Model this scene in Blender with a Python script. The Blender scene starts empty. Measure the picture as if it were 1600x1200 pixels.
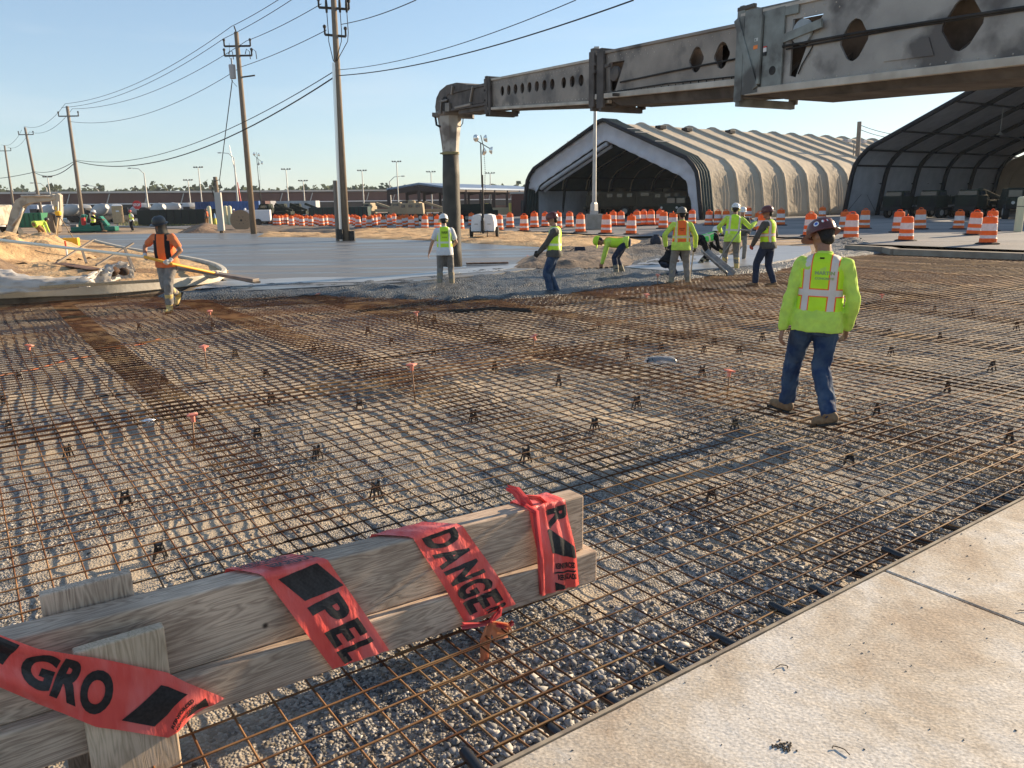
import bpy, bmesh, math, random
import numpy as np
from mathutils import Vector, Matrix, noise
random.seed(7); rng = np.random.default_rng(7)
R = math.radians
S = bpy.context.scene; COL = S.collection
# ---------------------------------------------------------------- camera
F = 1200.0; PITCH = R(13.32); ROLL = R(0.86); H = 2.0
_f = Vector((0, math.cos(PITCH), -math.sin(PITCH))); _r = Vector((1, 0, 0)); _u = Vector((0, math.sin(PITCH), math.cos(PITCH)))
_r2 = _r*math.cos(ROLL) - _u*math.sin(ROLL); _u2 = _u*math.cos(ROLL) + _r*math.sin(ROLL)
cam = bpy.data.cameras.new('camera'); cam.sensor_width = 36; cam.lens = F*36/1600; cam.clip_end = 5000; cam.clip_start = .05
co = bpy.data.objects.new('camera', cam); COL.objects.link(co)
co.matrix_world = Matrix(((_r2.x, _u2.x, -_f.x, 0), (_r2.y, _u2.y, -_f.y, 0), (_r2.z, _u2.z, -_f.z, H), (0, 0, 0, 1)))
S.camera = co
S.render.resolution_x = 1024; S.render.resolution_y = 768
# ---------------------------------------------------------------- light
SUN_AZ = 33.0     # degrees from +X towards +Y
SUN_EL = 17.0
w = bpy.data.worlds.new('World'); S.world = w; w.use_nodes = True
nt = w.node_tree; nt.nodes.clear()
sky = nt.nodes.new('ShaderNodeTexSky'); sky.sky_type = 'NISHITA'; sky.sun_disc = False
sky.sun_elevation = R(SUN_EL); sky.sun_rotation = R(90 - SUN_AZ); sky.altitude = 0
sky.air_density = 1.0; sky.dust_density = 0.3; sky.ozone_density = 2.6
bg = nt.nodes.new('ShaderNodeBackground'); bg.inputs[1].default_value = 0.125
wo = nt.nodes.new('ShaderNodeOutputWorld')
# faint thin cloud veils low in the sky
tc = nt.nodes.new('ShaderNodeTexCoord'); mp = nt.nodes.new('ShaderNodeMapping'); mp.inputs[3].default_value = (2.2, 2.2, 16)
nz = nt.nodes.new('ShaderNodeTexNoise'); nz.inputs['Scale'].default_value = 1.3; nz.inputs['Detail'].default_value = 6
cr = nt.nodes.new('ShaderNodeMapRange'); cr.inputs[1].default_value = .5; cr.inputs[2].default_value = .75; cr.inputs[3].default_value = 0; cr.inputs[4].default_value = .22
mx = nt.nodes.new('ShaderNodeMix'); mx.data_type = 'RGBA'; mx.inputs[7].default_value = (3.4, 3.5, 3.5, 1)
L = nt.links.new
L(tc.outputs['Generated'], mp.inputs[0]); L(mp.outputs[0], nz.inputs[0]); L(nz.outputs[0], cr.inputs[0]); L(cr.outputs[0], mx.inputs[0])
gm = nt.nodes.new('ShaderNodeGamma'); gm.inputs[1].default_value = .68; L(sky.outputs[0], gm.inputs[0]); wbm = nt.nodes.new('ShaderNodeMix'); wbm.data_type = 'RGBA'; wbm.blend_type = 'MULTIPLY'; wbm.inputs[0].default_value = 1; wbm.inputs[7].default_value = (.89, .975, 1.06, 1); L(gm.outputs[0], wbm.inputs[6]); L(wbm.outputs[2], mx.inputs[6]); L(mx.outputs[2], bg.inputs[0]); L(bg.outputs[0], wo.inputs[0])
sd = bpy.data.lights.new('sun', 'SUN'); sd.energy = 4.9; sd.angle = R(0.6); sd.color = (1.0, .79, .54)
so = bpy.data.objects.new('sun', sd); COL.objects.link(so)
SD = Vector((math.cos(R(SUN_AZ))*math.cos(R(SUN_EL)), math.sin(R(SUN_AZ))*math.cos(R(SUN_EL)), math.sin(R(SUN_EL))))
so.rotation_euler = SD.to_track_quat('Z', 'Y').to_euler()
S.view_settings.view_transform = 'Standard'; S.view_settings.look = 'None'; S.view_settings.gamma = 1.0
S.view_settings.exposure = 1.22
# ---------------------------------------------------------------- place helpers
def ray(x, y): return _f + _r2*((x-800)/F) + _u2*((600-y)/F)
def at(x, y, z=0.0):
    d = ray(x, y); t = (z-H)/d.z; return Vector((0, 0, H)) + d*t
def atY(x, y, Y):
    d = ray(x, y); return Vector((0, 0, H)) + d*(Y/d.y)
O2 = Vector((-.05, 2.04)); E1 = Vector((.819, .574)); E2 = Vector((-.574, .819)); AZ = math.atan2(.574, .819)
def W(a, b, z=0.0):                      # pit frame (along slab edge, away from it) -> world
    p = O2 + E1*a + E2*b; return Vector((p.x, p.y, z))
def smooth(t): t = min(1, max(0, t)); return t*t*(3-2*t)
def gz(X, Y): return .3*smooth((X+14)/18)*max(smooth((Y-32)/8), smooth(((Vector((X, Y))-O2).dot(E1)-22.5)/2.5))  # level of the yard round the pit
def onyard(px, py):
    z = .1
    for _ in range(8):
        p = at(px, py, z); z = gz(p.x, p.y)+.02
    p.z = z; return p
# ---------------------------------------------------------------- materials
def mat(name, col, rough=.85, col2=None, scale=4, detail=4, bump=0, bscale=40, metal=0, lo=.35, hi=.65, stretch=None, spec=.3, coord='Object', col3=None, scale3=1, trans=0, extra=None):
    m = bpy.data.materials.new(name); m.use_nodes = True; n = m.node_tree.nodes; l = m.node_tree.links.new
    b = n['Principled BSDF']; b.inputs['Roughness'].default_value = rough; b.inputs['Metallic'].default_value = metal
    b.inputs['Specular IOR Level'].default_value = spec
    c4 = (*col, 1); b.inputs['Base Color'].default_value = c4
    t = n.new('ShaderNodeTexCoord'); v = t.outputs[coord]
    if stretch:
        mm = n.new('ShaderNodeMapping'); mm.inputs[3].default_value = stretch; l(v, mm.inputs[0]); v = mm.outputs[0]
    out = None
    if col2:
        z = n.new('ShaderNodeTexNoise'); z.inputs['Scale'].default_value = scale; z.inputs['Detail'].default_value = detail; l(v, z.inputs[0])
        r = n.new('ShaderNodeMapRange'); r.inputs[1].default_value = lo; r.inputs[2].default_value = hi; l(z.outputs[0], r.inputs[0])
        x = n.new('ShaderNodeMix'); x.data_type = 'RGBA'; x.inputs[6].default_value = c4; x.inputs[7].default_value = (*col2, 1); l(r.outputs[0], x.inputs[0]); out = x.outputs[2]
        if col3:
            z = n.new('ShaderNodeTexNoise'); z.inputs['Scale'].default_value = scale3; z.inputs['Detail'].default_value = 5; l(v, z.inputs[0])
            r = n.new('ShaderNodeMapRange'); r.inputs[1].default_value = .5; r.inputs[2].default_value = .62; l(z.outputs[0], r.inputs[0])
            x = n.new('ShaderNodeMix'); x.data_type = 'RGBA'; x.inputs[7].default_value = (*col3, 1); l(r.outputs[0], x.inputs[0]); l(out, x.inputs[6]); out = x.outputs[2]
        l(out, b.inputs['Base Color'])
    if bump:
        z = n.new('ShaderNodeTexNoise'); z.inputs['Scale'].default_value = bscale; z.inputs['Detail'].default_value = 5; l(v, z.inputs[0])
        p = n.new('ShaderNodeBump'); p.inputs['Strength'].default_value = min(1, bump); p.inputs['Distance'].default_value = .5/bscale*max(1, bump); l(z.outputs[0], p.inputs['Height']); l(p.outputs[0], b.inputs['Normal'])
    if trans:
        ds = n.new('ShaderNodeBsdfTranslucent'); ds.inputs[0].default_value = c4
        if out: l(out, ds.inputs[0])
        ms = n.new('ShaderNodeMixShader'); ms.inputs[0].default_value = trans; l(b.outputs[0], ms.inputs[1]); l(ds.outputs[0], ms.inputs[2]); l(ms.outputs[0], n['Material Output'].inputs[0])
    if extra: extra(m, n, l, b, v, out)
    return m
def gravel_mat(name, ca, cb, cs, scale, sandlo, sandhi, bump=1.0, sandscale=.9, rough=.9, dist=.02):
    m = bpy.data.materials.new(name); m.use_nodes = True; n = m.node_tree.nodes; l = m.node_tree.links.new
    b = n['Principled BSDF']; b.inputs['Roughness'].default_value = rough; b.inputs['Specular IOR Level'].default_value = .25
    t = n.new('ShaderNodeTexCoord'); v = t.outputs['Object']
    vo = n.new('ShaderNodeTexVoronoi'); vo.inputs['Scale'].default_value = scale; l(v, vo.inputs['Vector'])
    sp = n.new('ShaderNodeSeparateColor'); l(vo.outputs['Color'], sp.inputs[0])
    x = n.new('ShaderNodeMix'); x.data_type = 'RGBA'; x.inputs[6].default_value = (*ca, 1); x.inputs[7].default_value = (*cb, 1); l(sp.outputs[0], x.inputs[0])
    nzz = n.new('ShaderNodeTexNoise'); nzz.inputs['Scale'].default_value = sandscale; nzz.inputs['Detail'].default_value = 9; nzz.inputs['Roughness'].default_value = .68; l(v, nzz.inputs[0])
    r = n.new('ShaderNodeMapRange'); r.inputs[1].default_value = sandlo; r.inputs[2].default_value = sandhi; sx = n.new('ShaderNodeVectorMath'); sx.operation = 'DOT_PRODUCT'; sx.inputs[1].default_value = (.020, -.010, 0); l(v, sx.inputs[0])
    cl = n.new('ShaderNodeClamp'); cl.inputs['Min'].default_value = -.06; cl.inputs['Max'].default_value = .09; l(sx.outputs['Value'], cl.inputs[0])
    sb = n.new('ShaderNodeMath'); sb.operation = 'SUBTRACT'; l(nzz.outputs[0], sb.inputs[0]); l(cl.outputs[0], sb.inputs[1]); l(sb.outputs[0], r.inputs[0])
    n3 = n.new('ShaderNodeTexNoise'); n3.inputs['Scale'].default_value = scale*1.7; n3.inputs['Detail'].default_value = 3; l(v, n3.inputs[0])
    sc = n.new('ShaderNodeMix'); sc.data_type = 'RGBA'; sc.inputs[6].default_value = (*[k*.75 for k in cs], 1); sc.inputs[7].default_value = (*[k*1.25 for k in cs], 1); l(n3.outputs[0], sc.inputs[0])
    y = n.new('ShaderNodeMix'); y.data_type = 'RGBA'; l(r.outputs[0], y.inputs[0]); l(x.outputs[2], y.inputs[6]); l(sc.outputs[2], y.inputs[7]); l(y.outputs[2], b.inputs['Base Color'])
    # height: stones fade out under sand
    iv = n.new('ShaderNodeMath'); iv.operation = 'MULTIPLY_ADD'; iv.inputs[1].default_value = -.9; l(vo.outputs['Distance'], iv.inputs[0]); l(sp.outputs[1], iv.inputs[2])
    k = n.new('ShaderNodeMath'); k.operation = 'MULTIPLY_ADD'; k.inputs[1].default_value = -.8; k.inputs[2].default_value = 1; l(r.outputs[0], k.inputs[0])
    q = n.new('ShaderNodeMath'); q.operation = 'MULTIPLY'; l(iv.outputs[0], q.inputs[0]); l(k.outputs[0], q.inputs[1])
    p = n.new('ShaderNodeBump'); p.inputs['Strength'].default_value = bump; p.inputs['Distance'].default_value = dist; l(q.outputs[0], p.inputs['Height']); l(p.outputs[0], b.inputs['Normal'])
    return m
# ---------------------------------------------------------------- mesh builder
class MB:
    def __init__(s): s.v = []; s.f = []; s.mi = []
    def add(s, vs, fs, mi=0):
        o = len(s.v); s.v += [tuple(v) for v in vs]; s.f += [tuple(i+o for i in f) for f in fs]; s.mi += [mi]*len(fs); return s
    def box(s, c, d, rz=0, mi=0, M=None, taper=1.0):
        x, y, z = d[0]/2, d[1]/2, d[2]/2; vs = [(-x, -y, -z), (x, -y, -z), (x, y, -z), (-x, y, -z), (-x*taper, -y*taper, z), (x*taper, -y*taper, z), (x*taper, y*taper, z), (-x*taper, y*taper, z)]
        m = (M or Matrix.Rotation(rz, 4, 'Z')); c = Vector(c)
        return s.add([m @ Vector(v)+c for v in vs], [(0, 3, 2, 1), (4, 5, 6, 7), (0, 1, 5, 4), (1, 2, 6, 5), (2, 3, 7, 6), (3, 0, 4, 7)], mi)
    def bar(s, p, q, w_, h_, mi=0, up=(0, 0, 1)):
        p = Vector(p); q = Vector(q); d = (q-p); ln = d.length; d.normalize(); u = Vector(up); a = d.cross(u)
        if a.length < 1e-4: a = d.cross(Vector((1, 0, 0)))
        a.normalize(); u = a.cross(d)
        vs = [pt + a*(w_/2*i) + u*(h_/2*j) for pt in (p, q) for i, j in ((-1, -1), (1, -1), (1, 1), (-1, 1))]
        return s.add(vs, [(0, 3, 2, 1), (4, 5, 6, 7), (0, 1, 5, 4), (1, 2, 6, 5), (2, 3, 7, 6), (3, 0, 4, 7)], mi)
    def tube(s, pts, r, n=8, mi=0, cap=True):
        pts = [Vector(p) for p in pts]; rs = r if isinstance(r, (list, tuple)) else [r]*len(pts); vs = []; fs = []
        prev = None
        for i, p in enumerate(pts):
            d = (pts[min(i+1, len(pts)-1)] - pts[max(i-1, 0)]).normalized()
            if prev is None:
                a = d.cross(Vector((0, 0, 1)));
                if a.length < .05: a = d.cross(Vector((1, 0, 0)))
            else: a = prev - d*prev.dot(d)
            a.normalize(); prev = a.copy(); u = d.cross(a)
            for k in range(n): t = 2*math.pi*k/n; vs.append(p + (a*math.cos(t)+u*math.sin(t))*rs[i])
        for i in range(len(pts)-1):
            for k in range(n): k2 = (k+1) % n; fs.append((i*n+k, i*n+k2, (i+1)*n+k2, (i+1)*n+k))
        if cap: fs.append(tuple(reversed(range(n)))); fs.append(tuple(range((len(pts)-1)*n, len(pts)*n)))
        return s.add(vs, fs, mi)
    def lathe(s, prof, c=(0, 0, 0), n=20, mi=0, sx=1, sy=1, M=None):
        c = Vector(c); vs = []; fs = []
        for r, z in prof:
            for k in range(n):
                t = 2*math.pi*k/n; v = Vector((r*math.cos(t)*sx, r*math.sin(t)*sy, z)); vs.append((M @ v if M else v)+c)
        for i in range(len(prof)-1):
            for k in range(n): k2 = (k+1) % n; fs.append((i*n+k, i*n+k2, (i+1)*n+k2, (i+1)*n+k))
        fs.append(tuple(reversed(range(n)))); fs.append(tuple(range((len(prof)-1)*n, len(prof)*n)))
        ms = mi if isinstance(mi, list) else None
        o = len(s.f); s.add(vs, fs, 0 if ms else mi)
        if ms:
            for i in range(len(prof)-1):
                for k in range(n): s.mi[o+i*n+k] = ms[i]
        return s
    def ell(s, c, r, M=None, mi=0, n=12, m_=8):
        pr = [(math.sin(math.pi*i/m_), -math.cos(math.pi*i/m_)) for i in range(m_+1)]
        pr[0] = (.02, -1); pr[-1] = (.02, 1)
        T = (M.to_4x4() if M else Matrix.Identity(4)) @ Matrix.Diagonal((r[0], r[1], r[2], 1))
        return s.lathe(pr, c, n, mi, M=T)
    def prism(s, poly, z0, z1, mi=0, M=None):
        n = len(poly); vs = [Vector((p[0], p[1], z)) for z in (z0, z1) for p in poly]
        if M: vs = [M @ v for v in vs]
        return s.add(vs, [tuple(reversed(range(n))), tuple(range(n, 2*n))] + [(i, (i+1) % n, n+(i+1) % n, n+i) for i in range(n)], mi)
    def quad(s, a, b, c, d, mi=0): return s.add([a, b, c, d], [(0, 1, 2, 3)], mi)
    def build(s, name, m, parent=None, smooth_=False, bevel=0, loc=None):
        me = bpy.data.meshes.new(name); vs = s.v
        o = bpy.data.objects.new(name, me)
        if loc is not None: vs = [tuple(Vector(v)-Vector(loc)) for v in vs]; o.location = loc
        me.from_pydata(vs, [], s.f); me.update()
        for q in (m if isinstance(m, (list, tuple)) else [m]): me.materials.append(q)
        if any(s.mi): me.polygons.foreach_set('material_index', s.mi)
        if smooth_ is True: me.polygons.foreach_set('use_smooth', [True]*len(s.f))
        elif smooth_:
            me.shade_smooth() if False else me.polygons.foreach_set('use_smooth', [True]*len(s.f)); me.set_sharp_from_angle(angle=R(smooth_))
        COL.objects.link(o)
        if parent: o.parent = parent
        if bevel: b = o.modifiers.new('bevel', 'BEVEL'); b.width = bevel; b.segments = 2; b.limit_method = 'ANGLE'; b.harden_normals = False
        return o
def tag(o, label=None, cat=None, group=None, kind=None):
    if label: o['label'] = label
    if cat: o['category'] = cat
    if group: o['group'] = group
    if kind: o['kind'] = kind
    return o
def thing(name, label, cat, loc=(0, 0, 0), rz=0, group=None):
    o = bpy.data.objects.new(name, None); COL.objects.link(o); o.location = loc; o.rotation_euler = (0, 0, rz); o.empty_display_size = .2
    return tag(o, label, cat, group)
def copytree(o, parent=None):
    c = o.copy(); COL.objects.link(c); c.parent = parent
    for ch in list(o.children): copytree(ch, c)
    return c
def struct(o): o['kind'] = 'structure'; return o
ORD = 'first second third fourth fifth sixth seventh eighth ninth tenth eleventh twelfth thirteenth fourteenth fifteenth sixteenth seventeenth eighteenth nineteenth twentieth'.split()
TENS = ['', '', 'twenty', 'thirty', 'forty', 'fifty', 'sixty', 'seventy', 'eighty']
def ordn(i):
    if i <= 20: return ORD[i-1]
    t, u = divmod(i, 10); return (TENS[t]+'-'+ORD[u-1]) if u else {30: 'thirtieth', 40: 'fortieth', 50: 'fiftieth', 60: 'sixtieth', 70: 'seventieth'}[i]
def gridmesh(name, xs, ys, fn, m, keep=None, smooth_=True):
    nx, ny = len(xs), len(ys); v = [(*fn(x, y),) for y in ys for x in xs]; f = []
    for j in range(ny-1):
        for i in range(nx-1):
            if keep and not keep((xs[i]+xs[i+1])/2, (ys[j]+ys[j+1])/2): continue
            f.append((j*nx+i, j*nx+i+1, (j+1)*nx+i+1, (j+1)*nx+i))
    b = MB(); b.v = v; b.f = f; b.mi = [0]*len(f); return b.build(name, m, None, smooth_)
def inpoly(p, x, y):
    c = False; n = len(p)
    for i in range(n):
        a, b = p[i], p[i-1]
        if (a[1] > y) != (b[1] > y) and x < (b[0]-a[0])*(y-a[1])/(b[1]-a[1])+a[0]: c = not c
    return c
def distpoly(p, x, y):
    q = Vector((x, y)); d = 1e9
    for i in range(len(p)):
        a = Vector(p[i][:2]); b = Vector(p[i-1][:2]); ab = b-a; t = min(1, max(0, (q-a).dot(ab)/max(1e-9, ab.length_squared))); d = min(d, (q-a-ab*t).length)
    return d
def nz3(x, y, z=0): return noise.noise(Vector((x, y, z)))
# ---------------------------------------------------------------- the ground
m_dirt = mat('dirt', (.30, .20, .12), .95, (.42, .30, .19), .7, 8, bump=.6, bscale=6, col3=(.16, .13, .10), scale3=.15)
m_asph = mat('asphalt', (.165, .16, .155), .8, (.235, .22, .205), .25, 8, bump=.25, bscale=60, col3=(.12, .12, .122), scale3=.12)
m_gravel = gravel_mat('gravel', (.03, .032, .036), (.46, .44, .41), (.52, .425, .305), 75, .47, .66, 1.0, .8, dist=.014)
m_slab = None
def _slabx(m, n, l, b, v, out):
    # white laitance patches and brown stains, brushed texture
    z = n.new('ShaderNodeTexNoise'); z.inputs['Scale'].default_value = 1.5; z.inputs['Detail'].default_value = 12; z.inputs['Roughness'].default_value = .62; z.inputs['Distortion'].default_value = .4
    l(v, z.inputs[0]); r = n.new('ShaderNodeValToRGB'); e = r.color_ramp.elements
    e[0].position = .40; e[0].color = (.44, .35, .26, 1); e[1].position = .60; e[1].color = (.63, .59, .53, 1); q = r.color_ramp.elements.new(.50); q.color = (.53, .46, .37, 1)
    l(z.outputs[0], r.inputs[0])
    z2 = n.new('ShaderNodeTexNoise'); z2.inputs['Scale'].default_value = 90; z2.inputs['Detail'].default_value = 8; l(v, z2.inputs[0])
    k = n.new('ShaderNodeMapRange'); k.inputs[1].default_value = .3; k.inputs[2].default_value = .7; k.inputs[3].default_value = .62; k.inputs[4].default_value = 1.22; l(z2.outputs[0], k.inputs[0])
    x = n.new('ShaderNodeMix'); x.data_type = 'RGBA'; x.blend_type = 'MULTIPLY'; x.inputs[0].default_value = 1; l(r.outputs[0], x.inputs[6]); l(k.outputs[0], x.inputs[7]); l(x.outputs[2], b.inputs['Base Color'])
    mm = n.new('ShaderNodeMapping'); mm.inputs[2].default_value = (0, 0, AZ+.25); mm.inputs[3].default_value = (55, 110, 1); l(v, mm.inputs[0])
    z3 = n.new('ShaderNodeTexNoise'); z3.inputs['Scale'].default_value = 1; z3.inputs['Detail'].default_value = 5; z3.inputs['Roughness'].default_value = .6; l(mm.outputs[0], z3.inputs[0])
    p = n.new('ShaderNodeBump'); p.inputs['Strength'].default_value = .5; p.inputs['Distance'].default_value = .004; l(z3.outputs[0], p.inputs['Height'])
    z4 = n.new('ShaderNodeTexNoise'); z4.inputs['Scale'].default_value = 9; z4.inputs['Detail'].default_value = 4; l(v, z4.inputs[0])
    p2 = n.new('ShaderNodeBump'); p2.inputs['Strength'].default_value = .3; p2.inputs['Distance'].default_value = .02; l(z4.outputs[0], p2.inputs['Height']); l(p2.outputs[0], p.inputs['Normal'])
    l(p.outputs[0], b.inputs['Normal'])
m_slab = mat('broomed_concrete', (.5, .42, .33), .85, extra=_slabx)
# far yard sheet, reaching the horizon; it dips under the pit
def lines(a, b, n): return [a+(b-a)*i/n for i in range(n+1)]
xs = [-3000, -1200, -600, -350]+lines(-220, 220, 88)+[350, 600, 1200, 3000]
ys = [-60, -20, 0, 5, 10]+lines(14, 60, 23)+lines(65, 200, 27)+[260, 400, 700, 1400, 3500]
def yz(x, y):
    e1 = (Vector((x, y))-O2).dot(E1); e2 = (Vector((x, y))-O2).dot(E2)
    k = smooth((max(e2-12.5, e1-26.5))/1.5)
    return (x, y, -.25*(1-k) + k*(gz(x, y)-.05))
struct(gridmesh('ground', xs, ys, yz, m_dirt))
# asphalt yard
xs = lines(-70, 130, 100); ys = lines(20, 190, 85)
asph = [at(*p, .15)[:2] for p in ((-200, 349), (120, 351), (330, 356), (600, 360), (860, 366), (980, 375), (1120, 372), (1270, 378), (1330, 388), (1395, 390))] + [(16.4, 23.6), (24, 12), (120, 30), (140, 190), (-300, 190)]
def ak(x, y): return inpoly(asph, x, y)
_n = len(asph); bm = bmesh.new()
vv = [bm.verts.new((p[0], p[1], 0)) for p in asph]; bm.faces.new(vv)
for k in range(6): bmesh.ops.subdivide_edges(bm, edges=[e for e in bm.edges if e.calc_length() > 7], cuts=1, use_grid_fill=False); bmesh.ops.triangulate(bm, faces=[f for f in bm.faces if len(f.verts) > 3])
for v in bm.verts: v.co.z = gz(v.co.x, v.co.y)+.012
me = bpy.data.meshes.new('asphalt_yard'); bm.to_mesh(me); bm.free(); me.materials.append(m_asph)
o = bpy.data.objects.new('asphalt_yard', me); COL.objects.link(o); struct(o)
# thin pale, patchy lines laid over the asphalt on the yard right
m_line = mat('pale_patchy', (.55, .53, .5), .8, (.3, .29, .28), 3, 6)
b = MB()
for px0, py0, px1, py1 in ((1250, 370, 1600, 366), (1180, 378, 1600, 376)):
    p = onyard(px0, py0); q = onyard(px1, py1); p.z = .3+.016; q.z = .3+.016; b.bar(p, q, .12, .006)
struct(b.build('pale_line', m_line))
# gravel bed of the pit
def hgt(x, y):
    h = .022*nz3(x*.9, y*.9)+.012*nz3(x*3, y*3, 3)
    # wheel / foot ruts in the sandy part
    s = smooth((nz3(x*.35+5, y*.35)+.25)/.5)
    h += s*.014*nz3(x*7, y*4, 7) + .008*nz3(x*14, y*14, 1)
    return h
def gpt(a, b_): p = W(a, b_); return (p.x, p.y, hgt(p.x, p.y))
near = gridmesh('gravel_bed', lines(-2.2, 7, 230), lines(-.1, 7.5, 190), gpt, m_gravel)
far = gridmesh('gravel_bed', lines(-5, 27, 280), lines(-.1, 17.2, 140), lambda a, b_: (lambda p: (p[0], p[1], p[2]))(gpt(a, b_)), m_gravel, keep=lambda a, b_: not (-2.2 < a < 7 and b_ < 7.5))
me = near.data; bm = bmesh.new(); bm.from_mesh(near.data); bm.from_mesh(far.data); bm.to_mesh(near.data); bm.free(); near.data.polygons.foreach_set('use_smooth', [True]*len(near.data.polygons))
bpy.data.objects.remove(far); struct(near)
# loose crushed stones near the camera (nobody could count them)
ico = [Vector(v).normalized() for v in ((0, 0, 1), (.9, 0, .4), (.28, .85, .4), (-.72, .52, .4), (-.72, -.52, .4), (.28, -.85, .4), (.72, .52, -.4), (-.28, .85, -.4), (-.9, 0, -.4), (-.28, -.85, -.4), (.72, -.52, -.4), (0, 0, -1))]
icf = [(0, 1, 2), (0, 2, 3), (0, 3, 4), (0, 4, 5), (0, 5, 1), (1, 6, 2), (2, 7, 3), (3, 8, 4), (4, 9, 5), (5, 10, 1), (6, 7, 2), (7, 8, 3), (8, 9, 4), (9, 10, 5), (10, 6, 1), (11, 7, 6), (11, 8, 7), (11, 9, 8), (11, 10, 9), (11, 6, 10)]
I = np.array([list(v) for v in ico]); IF = np.array(icf)
def stones(name, pts, m, label, smin, smax):
    P = np.array(pts); N = len(P)
    sc = (smin+(smax-smin)*rng.random(N)**2.2)
    V = I[None]*(1+.75*(rng.random((N, 12, 1))-.5)); V = V*(np.stack([sc*(.7+.6*rng.random(N)), sc*(.7+.6*rng.random(N)), sc*(.45+.4*rng.random(N))], 1)[:, None, :])
    a = rng.random(N)*6.28; c, s_ = np.cos(a), np.sin(a); tl = (rng.random(N)-.5)*1.2
    X = V[..., 0]*c[:, None]-V[..., 1]*s_[:, None]; Y = V[..., 0]*s_[:, None]+V[..., 1]*c[:, None]; Z = V[..., 2]+X*np.tan(tl)[:, None]*.5
    V = np.stack([X, Y, Z], 2)+P[:, None, :]
    Fc = (IF[None]+12*np.arange(N)[:, None, None]).reshape(-1, 3)
    me = bpy.data.meshes.new(name); me.vertices.add(N*12); me.vertices.foreach_set('co', V.reshape(-1)); me.loops.add(len(Fc)*3); me.loops.foreach_set('vertex_index', Fc.reshape(-1))
    me.polygons.add(len(Fc)); me.polygons.foreach_set('loop_start', np.arange(len(Fc))*3); me.update(calc_edges=True)
    mats = m if isinstance(m, list) else [m]
    for q in mats: me.materials.append(q)
    me.polygons.foreach_set('material_index', np.repeat(rng.choice(len(mats), N, p=None if len(mats) != 4 else [.34, .18, .22, .26]), 20))
    o = bpy.data.objects.new(name, me); COL.objects.link(o); tag(o, label, 'gravel', kind='stuff'); return o
st = [mat('stone_grey', (.15, .15, .15), .85, (.25, .245, .24), 30), mat('stone_dark', (.06, .06, .062), .85, (.12, .12, .12), 30), mat('stone_pale', (.36, .35, .33), .85, (.50, .48, .45), 30), mat('stone_tan', (.33, .27, .2), .85, (.2, .16, .12), 30)]
pts = []
while len(pts) < 42000:
    a = rng.uniform(-1.9, 6.5); b_ = rng.random()**1.5*5.2
    d = nz3(a*.9, b_*.9, 4)+.25*nz3(a*4, b_*4, 9) + .45*math.exp(-b_/.9) - .15*smooth((b_-3)/3)
    if rng.random() > smooth((d+.12)/.5): continue
    p = W(a, b_); z = hgt(p.x, p.y); pts.append((p.x, p.y, z+.002))
stones('crushed_stone', pts, st, 'loose grey crushed stone scattered under the near rebar mesh', .004, .013)
pts = []
for cx, cy, n_, r_ in ((.35, .33, 420, .30), (.05, .22, 260, .2), (1.15, .62, 240, .28), (-.6, .25, 300, .35), (2.2, .35, 240, .5), (.7, .5, 220, .3), (3.4, .5, 200, .7), (2.4, 1.4, 160, .4)):
    for k in range(n_):
        a = cx+rng.normal()*r_*.6; b_ = abs(cy+rng.normal()*r_*.45)+.02
        p = W(a, b_); pts.append((p.x, p.y, hgt(p.x, p.y)+.006))
stones('coarse_stone', pts, [st[0], st[2]], 'heap of larger pale grey stones beside the slab edge', .009, .024)
pts = []
for k in range(480):
    a = rng.uniform(-.6, 6); b_ = -abs(rng.normal())*.5 if k % 3 else -rng.random()*2.6; p = W(a, b_); pts.append((p.x, p.y, .3015))
stones('slab_grit', pts, [st[0], st[1]], 'fine grit and crumbs spilled on the near slab', .0012, .0042)
# near slab: two panels with a sealed joint between
JE = 2.17
def slabpanel(a0, a1):
    n = int((min(a1, 9)-a0)/.045) if a0 < 8 else 1; e = []
    for i in range(n+1):
        a = a0+(a1-a0)*i/n; j = .0018*nz3(a*14, 1)+.003*nz3(a*3, 5)-.014*max(0, nz3(a*9, 8)-.45)*2; e.append(W(a, min(0, j-.001))[:2])
    b = MB(); b.prism(([W(a0, -9)[:2], W(a1, -9)[:2]]+e[::-1])[::1], -.1, .30); return b
for a0, a1 in ((-6, JE-.008), (JE+.008, 7.6), (7.616, 14), (14.016, 24.8)):
    o = slabpanel(a0, a1).build('concrete_slab', m_slab, bevel=.006); struct(o)
b = MB()
for j in (JE, 7.608, 14.008): b.prism([W(j-.009, -.005)[:2], W(j-.009, -9)[:2], W(j+.009, -9)[:2], W(j+.009, -.005)[:2]][::-1], .2, .291)
struct(b.build('joint_sealant', mat('joint_dark', (.05, .045, .04), .9)))
b = MB(); b.prism([W(-6, .003)[:2], W(24.8, .003)[:2], W(24.8, .018)[:2], W(-6, .018)[:2]], .05, .302)
struct(b.build('slab_edge_strip', mat('edge_strip', (.36, .30, .22), .9, (.22, .18, .14), 12, stretch=(1, 1, 1))))
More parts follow.
